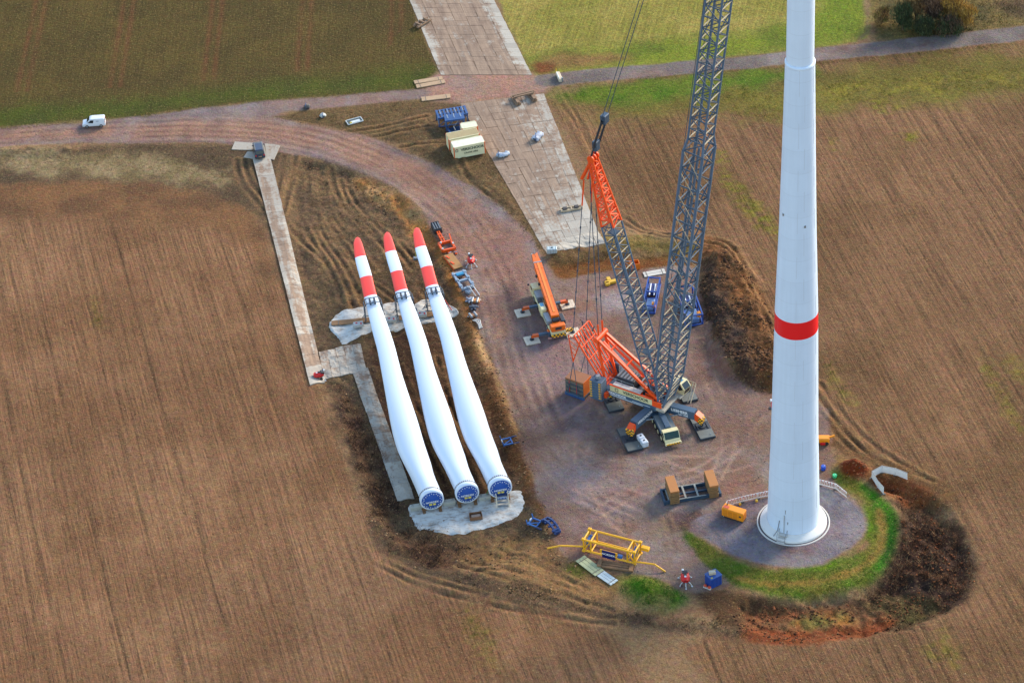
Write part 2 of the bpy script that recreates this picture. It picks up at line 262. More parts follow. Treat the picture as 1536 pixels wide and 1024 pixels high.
def build_ground():
    def axis(lo, hi, s):
        a = np.arange(lo, hi, s); out = []; g = s
        v = hi; ext = []
        while v < 4500: g *= 1.25; v += g; ext.append(v)
        v = lo; g = s; e2 = []
        while v > -4500: g *= 1.25; v -= g; e2.append(v)
        return np.array(e2[::-1]+list(a)+ext)
    S = 0.29
    xs = axis(-126, 128, S); ys = axis(-102, 140, S)
    nx, ny = len(xs), len(ys)
    X, Y = np.meshgrid(xs, ys, indexing='ij'); X = X.ravel(); Y = Y.ravel()
    N = len(X)
    H = height(X, Y)
    C = np.tile(np.array(lin((136,108,82), K)), (N, 1)); sf = np.zeros((N, 3)); fd = np.tile(np.array([0., 1.]), (N, 1)); zid = np.zeros(N, int)
    names = ['ploughed_field']
    fd[:] = tuple(fur_dir('L'))
    n_edge = fbm(X, Y, 5, 21); n_fine = vnoise(X, Y, .9, 31)
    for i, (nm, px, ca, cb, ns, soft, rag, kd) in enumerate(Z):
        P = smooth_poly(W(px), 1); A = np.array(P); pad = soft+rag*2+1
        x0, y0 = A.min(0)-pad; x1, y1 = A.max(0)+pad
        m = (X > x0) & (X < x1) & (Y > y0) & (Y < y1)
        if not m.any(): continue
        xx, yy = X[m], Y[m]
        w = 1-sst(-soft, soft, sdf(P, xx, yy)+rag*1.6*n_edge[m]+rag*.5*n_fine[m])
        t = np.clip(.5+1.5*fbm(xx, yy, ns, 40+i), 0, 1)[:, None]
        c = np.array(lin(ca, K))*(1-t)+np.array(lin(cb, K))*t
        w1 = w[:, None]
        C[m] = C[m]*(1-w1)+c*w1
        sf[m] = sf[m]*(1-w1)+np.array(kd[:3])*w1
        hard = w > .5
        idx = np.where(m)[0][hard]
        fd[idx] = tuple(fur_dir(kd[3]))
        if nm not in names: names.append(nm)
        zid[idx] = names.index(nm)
    for px, amt in WEEDS:
        P = W(px); A = np.array(P); m = (X > A[:,0].min()-3) & (X < A[:,0].max()+3) & (Y > A[:,1].min()-3) & (Y < A[:,1].max()+3)
        xx, yy = X[m], Y[m]
        w = amt*(1-sst(-1, 1.5, sdf(P, xx, yy)+2*fbm(xx, yy, 2, 77)))*np.clip(.6+1.5*vnoise(xx, yy, .8, 78), 0, 1)
        C[m] = C[m]*(1-w[:, None])+np.array(lin((122,114,48), K))*w[:, None]
    # pale wheel polish and red dust on the hardstanding, damp patches
    g = sf[:, 0]
    d = np.clip(fbm(X, Y, 11, 90)*1.6, 0, 1)[:, None]*g[:, None]
    C = C*(1-.45*d)+np.array(lin((156,112,96), K))*.45*d
    d = np.clip(fbm(X, Y, 6, 95)*1.8-.25, 0, 1)[:, None]*g[:, None]
    C = C*(1-.3*d)+np.array(lin((100,90,98), K))*.3*d
    # tyre ruts: pressed in, edges pushed up, soil colour mixed
    for r in _RUT:
        A = np.array(r); m = (X > A[:,0].min()-2) & (X < A[:,0].max()+2) & (Y > A[:,1].min()-2) & (Y < A[:,1].max()+2)
        xx, yy = X[m], Y[m]; l = ldist(r, xx+.25*vnoise(xx, yy, 3, 61), yy+.25*vnoise(xx, yy, 3, 62))
        amp = np.clip(.6+1.2*vnoise(xx, yy, 4, 63), .1, 1)*(1-.75*g[m])
        w = np.exp(-(l/.32)**2)*amp; e = np.exp(-((l-.75)/.3)**2)*amp
        H[m] += -.22*w+.12*e
        C[m] = C[m]*(1-.35*w[:, None])+np.array(lin((74,56,42), K))*.35*w[:, None]
        C[m] = C[m]*(1-.4*e[:, None])+np.array(lin((168,130,94), K))*.4*e[:, None]
    # compaction and mud streaks left by traffic
    cen = smooth_poly(W([(-60,208),(0,207),(150,199),(300,194),(420,200),(520,226),(600,262),(668,312),(718,370),(748,440),(765,520),(790,600),(826,680),(880,740),(960,770)]), 3, False); cen = np.array(cen)
    tn = np.gradient(cen, axis=0); tn /= np.linalg.norm(tn, axis=1)[:, None]; nn = np.stack([-tn[:, 1], tn[:, 0]], 1); rw = np.random.RandomState(5)
    lines = [(cen+nn*o, a, dk) for o, a, dk in [(-4.6,.3,0),(-3.7,.5,1),(-2.9,.4,0),(-1.9,.6,1),(-1.1,.35,0),(-.3,.4,1),(.6,.5,0),(1.5,.6,1),(2.3,.4,0),(3.3,.5,1),(4.2,.35,0),(5.2,.3,1)]]
    for pxl in ([(840,470),(860,560),(900,640),(990,700),(1080,720),(1140,700)], [(760,600),(820,690),(900,760),(1000,800)], [(870,430),(900,520),(900,600),(860,690),(900,790),(960,820)], [(740,420),(800,520),(830,560),(850,640),(930,700),(1100,660)], [(1060,560),(1100,640),(1080,720),(1000,760)], [(800,620),(880,700),(980,690),(1060,690)], [(850,740),(950,735),(1000,780),(1030,830)], [(1140,620),(1080,700),(960,730),(860,790)]):
        cc = np.array(smooth_poly(W(pxl), 3, False)); t2 = np.gradient(cc, axis=0); t2 /= np.linalg.norm(t2, axis=1)[:, None]; n2_ = np.stack([-t2[:, 1], t2[:, 0]], 1)
        for o in (-1.0, 1.0): lines.append((cc+n2_*o, .55, rw.randint(0, 2)))
    for pl_, a_, dk in lines:
        m = (g > .2) & (X > pl_[:, 0].min()-1.5) & (X < pl_[:, 0].max()+1.5) & (Y > pl_[:, 1].min()-1.5) & (Y < pl_[:, 1].max()+1.5)
        xx, yy = X[m], Y[m]; l = ldist([tuple(q) for q in pl_[::2]], xx+.5*vnoise(xx, yy, 4, 161), yy+.5*vnoise(xx, yy, 4, 162))
        w = np.exp(-(l/.33)**2)*a_*np.clip(.5+1.6*vnoise(xx, yy, 5, 163+dk), 0, 1)
        C[m] = C[m]*(1-w[:, None])+np.array(lin((92,72,68) if dk else (178,146,128), K))*w[:, None]; H[m] -= .03*w
    # mud patches carried in
    pm_ = np.clip(fbm(X, Y, 4.5, 190)*3-.55, 0, 1)[:, None]*g[:, None]; C = C*(1-.5*pm_)+np.array(lin((104,78,68), K))*.5*pm_
    pm_ = np.clip(fbm(X, Y, 5.5, 195)*3-.6, 0, 1)[:, None]*g[:, None]; C = C*(1-.45*pm_)+np.array(lin((154,144,142), K))*.4*pm_
    # headland tramlines in the winter crop
    dT = fur_dir('T'); gf = zid == names.index('grass_field')
    p0 = G(194, 0); crossT = (X-p0.x)*dT.y-(Y-p0.y)*dT.x
    per = abs((G(62,0)-p0).x*dT.y-(G(62,0)-p0).y*dT.x)
    q = (crossT+per/2) % per-per/2
    l = np.minimum(np.abs(q-1.0), np.abs(q+1.0))
    m = gf & (l < 1.2) ; m &= (sdf(smooth_poly(W([(-300,-500),(640,-500),(640,80),(450,108),(300,122),(160,134),(-300,150)])), X, Y) < 0)
    w = np.exp(-(l[m]/.55)**2)*.45*np.clip(.8+vnoise(X[m], Y[m], 5, 222), .3, 1)
    C[m] = C[m]*(1-w[:, None])+np.array(lin((112,66,50), K))*w[:, None]; H[m] -= .06*w
    # field rows
    for k in ('L', 'R'):
        dd = fur_dir(k); m = (sf[:, 2] > .1) & (np.abs(fd[:, 0]-dd.x) < 1e-6) & (zid == 0)
        cr = X[m]*dd.y-Y[m]*dd.x; al = X[m]*dd.x+Y[m]*dd.y
        n1 = vnoise(cr+.3*vnoise(X[m], Y[m], 20, 3), al, 1, 5)*0
        st = fbm(cr*1.0, al*.02, 1.6, 71, 3)
        rl = np.random.RandomState(99); ln = np.zeros(len(cr)); lo_, hi_ = cr.min(), cr.max(); q = lo_; mod = vnoise(X[m], Y[m], 9, 75); mod2 = vnoise(X[m], Y[m], 3, 76)
        wob = .35*vnoise(al*0+cr*.2, al, 14, 8)
        while q < min(hi_, lo_+500):
            st_ = rl.rand()**1.6; gap = 1.3+2.6*rl.rand()
            for o_ in ((0, 1.9) if rl.rand() < .16 else (0,)):
                dd_ = np.abs(cr+wob-q-o_); ww = .15+.07*st_
                ln = np.maximum(ln, np.exp(-(dd_/ww)**2)*st_*np.clip(.75+1.4*mod+.8*mod2, 0, 1))
            q += gap
        f = sf[m, 2]
        C[m] *= (1+.07*st*f)[:, None]
        C[m] = C[m]*(1-.62*(ln*f)[:, None])+np.array(lin((66,50,36), K))*.62*(ln*f)[:, None]
        H[m] += f*(.03*st-.10*ln)
        big = fbm(X[m], Y[m], 26, 76)
        C[m] *= (1+.11*big*f)[:, None]
    inner = (np.abs(X) < 125) & (Y > -101) & (Y < 139)
    H = np.where(inner, H, H*0)
    cr = X*fd[:, 1]-Y*fd[:, 0]; al = X*fd[:, 0]+Y*fd[:, 1]
    # quads, split by what the ground is there
    I, J = np.meshgrid(np.arange(nx-1), np.arange(ny-1), indexing='ij')
    a = (I*ny+J).ravel(); quads = np.stack([a, a+ny, a+ny+1, a+1], 1)
    qz = zid[quads[:, 0]]
    mat = ground_material()
    V = np.stack([X, Y, H], 1)
    # smooth normals of the whole sheet, so that the pieces meet without a seam
    HH = H.reshape(nx, ny); gx = np.gradient(HH, xs, axis=0).ravel(); gy = np.gradient(HH, ys, axis=1).ravel()
    NR = np.stack([-gx, -gy, np.ones(N)], 1); NR /= np.linalg.norm(NR, axis=1)[:, None]
    for z, nm in enumerate(names):
        q = quads[qz == z]
        if not len(q): continue
        u, inv = np.unique(q.ravel(), return_inverse=True); q = inv.reshape(-1, 4)
        me = bpy.data.meshes.new(nm); me.vertices.add(len(u)); me.vertices.foreach_set('co', V[u].ravel())
        me.loops.add(q.size); me.loops.foreach_set('vertex_index', q.ravel().astype(np.int32))
        me.polygons.add(len(q)); me.polygons.foreach_set('loop_start', np.arange(0, q.size, 4, dtype=np.int32))
        me.update(calc_edges=True)
        me.polygons.foreach_set('use_smooth', np.ones(len(q), bool))
        at = me.attributes.new('soil', 'FLOAT_COLOR', 'POINT'); at.data.foreach_set('color', np.concatenate([C[u], np.ones((len(u), 1))], 1).ravel())
        at = me.attributes.new('surf', 'FLOAT_VECTOR', 'POINT'); at.data.foreach_set('vector', sf[u].ravel())
        at = me.attributes.new('row', 'FLOAT_VECTOR', 'POINT'); at.data.foreach_set('vector', np.stack([cr[u], al[u], np.zeros(len(u))], 1).ravel())
        me.normals_split_custom_set_from_vertices(NR[u])
        me.materials.append(mat)
        o = bpy.data.objects.new(nm, me); col.objects.link(o); o['kind'] = 'structure'
        o['label'] = GROUND_LABEL.get(nm, nm.replace('_', ' ')+' of the site')
GROUND_LABEL = {'ploughed_field': 'brown sown field in fine straight rows', 'grass_field': 'olive green winter crop field with tramlines',
 'meadow': 'yellow green meadow beyond the farm track', 'scrub_ground': 'rough grass under the bushes', 'grass_margin': 'green weedy field margin south of the track',
 'rough_ground': 'rough brown earth and dead grass round the works', 'soil_bank': 'bank of bare topsoil along the hardstanding', 'grass_bank': 'green grass bank round the tower platform',
 'red_earth': 'red brown excavated earth', 'gravel_pad': 'grey crushed stone hardstanding under the cranes', 'dirt_road': 'reddish haul road curving to the hardstanding', 'gravel_track': 'grey gravel farm track'}

# ------------------------------------------------------------------ materials
def new_mat(name):
    m = bpy.data.materials.new(name); m.use_nodes = True
    nt = m.node_tree; b = nt.nodes['Principled BSDF']; return m, nt, b
def nd(nt, t, **kw):
    n = nt.nodes.new(t)
    for k, v in kw.items():
        if k in n.inputs.keys(): n.inputs[k].default_value = v
        else: setattr(n, k, v)
    return n
def mth(nt, op, a, b=None, c=None, clamp=False):
    n = nt.nodes.new('ShaderNodeMath'); n.operation = op; n.use_clamp = clamp
    for i, v in enumerate((a, b, c)):
        if v is None: continue
        if isinstance(v, (int, float)): n.inputs[i].default_value = v
        else: nt.links.new(v, n.inputs[i])
    return n.outputs[0]
def mixc(nt, f, a, b, mode='MIX'):
    n = nt.nodes.new('ShaderNodeMix'); n.data_type = 'RGBA'; n.blend_type = mode; n.clamp_factor = True
    for s, v in ((0, f), (6, a), (7, b)):
        if isinstance(v, (int, float)): n.inputs[s].default_value = v
        elif isinstance(v, tuple): n.inputs[s].default_value = (*v, 1)[:4]
        else: nt.links.new(v, n.inputs[s])
    return n.outputs[2]
def noise(nt, vec, scale, detail=3, rough=.6):
    n = nt.nodes.new('ShaderNodeTexNoise'); n.inputs['Scale'].default_value = scale; n.inputs['Detail'].default_value = detail; n.inputs['Roughness'].default_value = rough
    if vec is not None: nt.links.new(vec, n.inputs['Vector'])
    return n.outputs['Fac']
def geo_pos(nt): return nt.nodes.new('ShaderNodeNewGeometry').outputs['Position']
def bump(nt, b, h, dist, strength=1.0):
    n = nt.nodes.new('ShaderNodeBump'); n.inputs['Distance'].default_value = dist; n.inputs['Strength'].default_value = strength
    nt.links.new(h, n.inputs['Height']); nt.links.new(n.outputs[0], b.inputs['Normal'])
def ground_material():
    m, nt, b = new_mat('soil')
    A = lambda nm: nd(nt, 'ShaderNodeAttribute', attribute_name=nm)
    c = A('soil').outputs['Color']; sf = A('surf').outputs['Vector']; row = A('row').outputs['Vector']
    sp = nt.nodes.new('ShaderNodeSeparateXYZ'); nt.links.new(sf, sp.inputs[0])
    gr, ga, fu = sp.outputs
    P = geo_pos(nt)
    mp = nd(nt, 'ShaderNodeMapping'); mp.inputs['Scale'].default_value = (1.35, .035, 1); nt.links.new(row, mp.inputs['Vector'])
    rows = noise(nt, mp.outputs[0], 1.6, 3, .65)
    mp2 = nd(nt, 'ShaderNodeMapping'); mp2.inputs['Scale'].default_value = (1.0, .35, 1); nt.links.new(row, mp2.inputs['Vector'])
    strk = noise(nt, mp2.outputs[0], 2.2, 4, .75)
    n1 = noise(nt, P, 1.7, 5, .7); n2 = noise(nt, P, 5.5, 2, .6); n3 = noise(nt, P, .35, 3, .6)
    # clod / stone speckle
    v = mth(nt, 'ADD', mth(nt, 'MULTIPLY', mth(nt, 'SUBTRACT', n1, .5), 2.1), mth(nt, 'MULTIPLY', mth(nt, 'SUBTRACT', n2, .5), 1.3))
    fr = mth(nt, 'MULTIPLY', fu, mth(nt, 'ADD', mth(nt, 'MULTIPLY', mth(nt, 'SUBTRACT', rows, .5), 1.7), mth(nt, 'MULTIPLY', mth(nt, 'SUBTRACT', strk, .5), 1.2)))
    big = mth(nt, 'MULTIPLY', mth(nt, 'SUBTRACT', n3, .5), .45)
    amp = mth(nt, 'ADD', mth(nt, 'SUBTRACT', .85, mth(nt, 'ADD', mth(nt, 'MULTIPLY', gr, .42), mth(nt, 'MULTIPLY', fu, .36))), mth(nt, 'MULTIPLY', ga, .3))
    tot = mth(nt, 'ADD', 1.0, mth(nt, 'ADD', mth(nt, 'ADD', mth(nt, 'MULTIPLY', v, amp), fr), big))
    tot = mth(nt, 'MAXIMUM', tot, .25)
    vm = nt.nodes.new('ShaderNodeVectorMath'); vm.operation = 'SCALE'; nt.links.new(c, vm.inputs[0]); nt.links.new(tot, vm.inputs[3])
    # hue wander: straw-coloured and greenish flecks
    fl = mth(nt, 'MULTIPLY', mth(nt, 'GREATER_THAN', noise(nt, P, 3.1, 2, .5), .64), .35)
    c2 = mixc(nt, fl, vm.outputs[0], lin((176,150,108), K))
    hue = nt.nodes.new('ShaderNodeTexNoise'); hue.inputs['Scale'].default_value = 1.1; hue.inputs['Detail'].default_value = 4; nt.links.new(P, hue.inputs['Vector'])
    hm = nt.nodes.new('ShaderNodeVectorMath'); hm.operation = 'MULTIPLY_ADD'; nt.links.new(hue.outputs['Color'], hm.inputs[0]); hm.inputs[1].default_value = (.45, .45, .45); hm.inputs[2].default_value = (.775, .775, .775)
    hv = nt.nodes.new('ShaderNodeVectorMath'); hv.operation = 'MULTIPLY'; nt.links.new(c2, hv.inputs[0]); nt.links.new(hm.outputs[0], hv.inputs[1])
    hs = nt.nodes.new('ShaderNodeHueSaturation'); hs.inputs['Saturation'].default_value = 1.08; nt.links.new(hv.outputs[0], hs.inputs['Color'])
    nt.links.new(hs.outputs[0], b.inputs['Base Color']); b.inputs['Roughness'].default_value = .95; b.inputs['Specular IOR Level'].default_value = .15
    hsum = mth(nt, 'ADD', n1, mth(nt, 'ADD', mth(nt, 'MULTIPLY', n2, .35), mth(nt, 'MULTIPLY', mth(nt, 'MULTIPLY', rows, fu), .7)))
    bump(nt, b, hsum, .30, .9)
    return m
def bc(nt, b, c):
    if isinstance(c, tuple): b.inputs['Base Color'].default_value = (*c, 1)
    else: nt.links.new(c, b.inputs['Base Color'])
MC = {}
def paint(name, rgb, rough=.5, metal=0.0, wear=.25, dirt=(110,92,76), k=.85, scale=1.5, bmp=0.0, wave=None):
    "painted / plain surface with grime and tone variation"
    if name in MC: return MC[name]
    m, nt, b = new_mat(name)
    oc = nt.nodes.new('ShaderNodeTexCoord').outputs['Object']
    n = noise(nt, oc, scale, 5, .65); n2 = noise(nt, oc, scale*6, 3, .6)
    base = lin(rgb, k)
    f = mth(nt, 'MULTIPLY', mth(nt, 'SUBTRACT', n, .42, clamp=True), wear*3.2, clamp=True)
    f2 = mth(nt, 'ADD', f, mth(nt, 'MULTIPLY', mth(nt, 'SUBTRACT', n2, .55, clamp=True), wear*1.5), clamp=True)
    c = mixc(nt, f2, base, lin(dirt, k))
    c = mixc(nt, mth(nt, 'MULTIPLY', n2, wear*.5), c, tuple(v*.6 for v in base))
    bc(nt, b, c); b.inputs['Roughness'].default_value = rough; b.inputs['Metallic'].default_value = metal
    if bmp: bump(nt, b, n2, bmp)
    MC[name] = m; return m

# ------------------------------------------------------------------ mesh helper
class MB:
    def __init__(s): s.v = []; s.f = []; s.m = []; s.sm = []
    def add(s, vs, fs, mi=0, sm=False):
        o = len(s.v); s.v += [tuple(v) for v in vs]
        for f in fs: s.f.append([i+o for i in f]); s.m.append(mi); s.sm.append(sm)
        return s
    def box(s, c, d, M=None, mi=0, bev=0.0):
        "centre c, full size d, optional rotation matrix M"
        x, y, z = d[0]/2, d[1]/2, d[2]/2
        if bev <= 0:
            vs = [Vector((a*x, b*y, e*z)) for a in (-1, 1) for b in (-1, 1) for e in (-1, 1)]
            fs = [(0,1,3,2),(4,6,7,5),(0,4,5,1),(2,3,7,6),(0,2,6,4),(1,5,7,3)]
        else:
            e = min(bev, x*.9, y*.9, z*.9)
            lay = []
            for zz, i in ((-z, e), (-z+e, 0), (z-e, 0), (z, e)):
                a, b = x-i, y-i; k = e if i == 0 else e*.3
                lay.append([(a, -b+k, zz), (a, b-k, zz), (a-k, b, zz), (-a+k, b, zz), (-a, b-k, zz), (-a, -b+k, zz), (-a+k, -b, zz), (a-k, -b, zz)])
            vs = [Vector(p) for l in lay for p in l]; fs = []
            for j in range(3):
                for k in range(8): fs.append((j*8+k, j*8+(k+1) % 8, j*8+8+(k+1) % 8, j*8+8+k))
            fs.append(tuple(range(7, -1, -1))); fs.append(tuple(range(24, 32)))
        c = Vector(c)
        if M is not None: vs = [M @ v for v in vs]
        return s.add([c+v for v in vs], fs, mi)
    def bar(s, a, b, w, h=None, mi=0, up=(0,0,1)):
        "rectangular bar from a to b"
        a = Vector(a); b = Vector(b); d = b-a; L = d.length
        if L < 1e-6: return s
        t = d/L; u = Vector(up)
        if abs(t.dot(u)) > .98: u = Vector((1, 0, 0))
        x = t.cross(u).normalized(); z = x.cross(t)
        return s.box((a+b)/2, (w, L, h or w), Matrix((x, t, z)).transposed(), mi)
    def tube(s, a, b, r, n=6, mi=0, r2=None, cap=True):
        a = Vector(a); b = Vector(b); d = b-a
        if d.length < 1e-6: return s
        t = d.normalized(); u = Vector((0, 0, 1)) if abs(t.z) < .95 else Vector((1, 0, 0))
        x = t.cross(u).normalized(); y = t.cross(x); r2 = r if r2 is None else r2
        vs = [a+(x*math.cos(2*PI*k/n)+y*math.sin(2*PI*k/n))*r for k in range(n)]+[b+(x*math.cos(2*PI*k/n)+y*math.sin(2*PI*k/n))*r2 for k in range(n)]
        fs = [(k, n+k, n+(k+1) % n, (k+1) % n) for k in range(n)]
        s.add(vs, fs, mi, True)
        if cap and n > 6: s.add(vs[:n], [tuple(range(n))], mi); s.add(vs[n:][::-1], [tuple(range(n))], mi)
        return s
    def path(s, pts, r, n=6, mi=0):
        for a, b in zip(pts, pts[1:]): s.tube(a, b, r, n, mi)
        return s
    def lathe(s, prof, n=48, mi=0, cap=True, c=(0,0,0), mats=None, sm=True):
        vs = []; c = Vector(c)
        for r, z in prof:
            vs += [c+Vector((r*math.cos(2*PI*k/n), r*math.sin(2*PI*k/n), z)) for k in range(n)]
        o = len(s.v); s.v += [tuple(v) for v in vs]
        for j in range(len(prof)-1):
            for k in range(n):
                s.f.append([o+j*n+k, o+j*n+(k+1) % n, o+(j+1)*n+(k+1) % n, o+(j+1)*n+k]); s.m.append(mats[j] if mats else mi); s.sm.append(sm)
        if cap:
            s.add(vs[:n][::-1], [tuple(range(n))], mi); s.add(vs[-n:], [tuple(range(n))], mi)
        return s
    def prism(s, pts, z0, z1, mi=0, M=None):
        "extrude a polygon (counter-clockwise) in z"
        n = len(pts); vs = [Vector((p[0], p[1], z0)) for p in pts]+[Vector((p[0], p[1], z1)) for p in pts]
        if M is not None: vs = [M @ v for v in vs]
        fs = [tuple(range(n-1, -1, -1)), tuple(range(n, 2*n))]+[(k, (k+1) % n, n+(k+1) % n, n+k) for k in range(n)]
        return s.add(vs, fs, mi)
    def side(s, pts, x0, x1, mi=0):
        "extrude a y-z outline along x"
        n = len(pts); vs = [Vector((x0, p[0], p[1])) for p in pts]+[Vector((x1, p[0], p[1])) for p in pts]
        fs = [tuple(range(n-1, -1, -1)), tuple(range(n, 2*n))]+[(k, (k+1) % n, n+(k+1) % n, n+k) for k in range(n)]
        return s.add(vs, fs, mi)
    def build(s, name, mats, parent=None, label=None, smooth_angle=None):
        me = bpy.data.meshes.new(name); me.from_pydata(s.v, [], s.f)
        if not isinstance(mats, (list, tuple)): mats = [mats]
        for m in mats: me.materials.append(m)
        me.polygons.foreach_set('material_index', s.m); me.polygons.foreach_set('use_smooth', s.sm); me.update()
        bm = None
        o = bpy.data.objects.new(name, me); col.objects.link(o)
        if parent is not None: o.parent = parent
        if label: o['label'] = label
        return o
def thing(name, label, cat, loc=(0,0,0), rz=0, group=None, kind=None):
    o = bpy.data.objects.new(name, None); col.objects.link(o); o.empty_display_size = .5
    o.location = loc; o.rotation_euler = (0, 0, rz); o['label'] = label; o['category'] = cat
    if group: o['group'] = group
    return o
def tag(o, label, cat, group=None, kind=None):
    o['label'] = label
    if cat: o['category'] = cat
    if group: o['group'] = group
    if kind: o['kind'] = kind
    return o
def dup(root, loc=None, rz=None, label=None, group=None):
    r = root.copy(); col.objects.link(r)
    if loc is not None: r.location = loc
    if rz is not None: r.rotation_euler = (0, 0, rz)
    if label: r['label'] = label
    if group: r['group'] = group
    for ch in list(root.children):
        c = ch.copy(); col.objects.link(c); c.parent = r
        for g in list(ch.children):
            d = g.copy(); col.objects.link(d); d.parent = c
    return r
def text_mesh(name, txt, size, mat, parent, M, align='CENTER', bold=0.0):
    cu = bpy.data.curves.new(name, 'FONT'); cu.body = txt; cu.size = size; cu.align_x = align; cu.align_y = 'CENTER'; cu.extrude = .006; cu.offset = bold*size
    to = bpy.data.objects.new(name, cu); col.objects.link(to)
    dg = bpy.context.evaluated_depsgraph_get(); me = bpy.data.meshes.new_from_object(to.evaluated_get(dg))
    bpy.data.objects.remove(to); me.name = name
    me.materials.clear(); me.materials.append(mat)
    o = bpy.data.objects.new(name, me); col.objects.link(o); o.parent = parent; o.matrix_local = M
    return o
def face_M(loc, right, up):
    r = Vector(right).normalized(); u = Vector(up).normalized(); n = r.cross(u)
    M = Matrix((r, u, n)).transposed().to_4x4(); M.translation = Vector(loc); return M
build_ground()

# ------------------------------------------------------------------ tower
TW = G(1190, 782)
def rad(py_side, half):   # radius seen half px wide at picture row py
    z = zat(TW.x, TW.y, py_side); return half*depth((TW.x, TW.y, z))/FPX, z
def tower_paint(name, rgb):
    m, nt, b = new_mat(name); oc = nt.nodes.new('ShaderNodeTexCoord').outputs['Object']; sp = nt.nodes.new('ShaderNodeSeparateXYZ'); nt.links.new(oc, sp.inputs[0])
    ring = mth(nt, 'FLOOR', mth(nt, 'DIVIDE', sp.outputs[2], 3.75)); wn = nt.nodes.new('ShaderNodeTexWhiteNoise'); wn.noise_dimensions = '1D'; nt.links.new(ring, wn.inputs['W'])
    mp = nd(nt, 'ShaderNodeMapping'); mp.inputs['Scale'].default_value = (1.6, 1.6, .05); nt.links.new(oc, mp.inputs[0]); st = noise(nt, mp.outputs[0], 1.0, 5, .7); n2 = noise(nt, oc, .35, 4, .6)
    fr = mth(nt, 'FRACT', mth(nt, 'DIVIDE', sp.outputs[2], 3.75)); jt = mth(nt, 'MULTIPLY', mth(nt, 'LESS_THAN', fr, .02), .10)
    k = mth(nt, 'SUBTRACT', mth(nt, 'ADD', mth(nt, 'ADD', .945, mth(nt, 'MULTIPLY', wn.outputs['Value'], .035)), mth(nt, 'ADD', mth(nt, 'MULTIPLY', mth(nt, 'SUBTRACT', st, .5), .16), mth(nt, 'MULTIPLY', mth(nt, 'SUBTRACT', n2, .5), .10))), jt)
    vm = nt.nodes.new('ShaderNodeVectorMath'); vm.operation = 'SCALE'; vm.inputs[0].default_value = lin(rgb); nt.links.new(k, vm.inputs[3]); bc(nt, b, vm.outputs[0]); b.inputs['Roughness'].default_value = .5; b.inputs['Specular IOR Level'].default_value = .3; return m
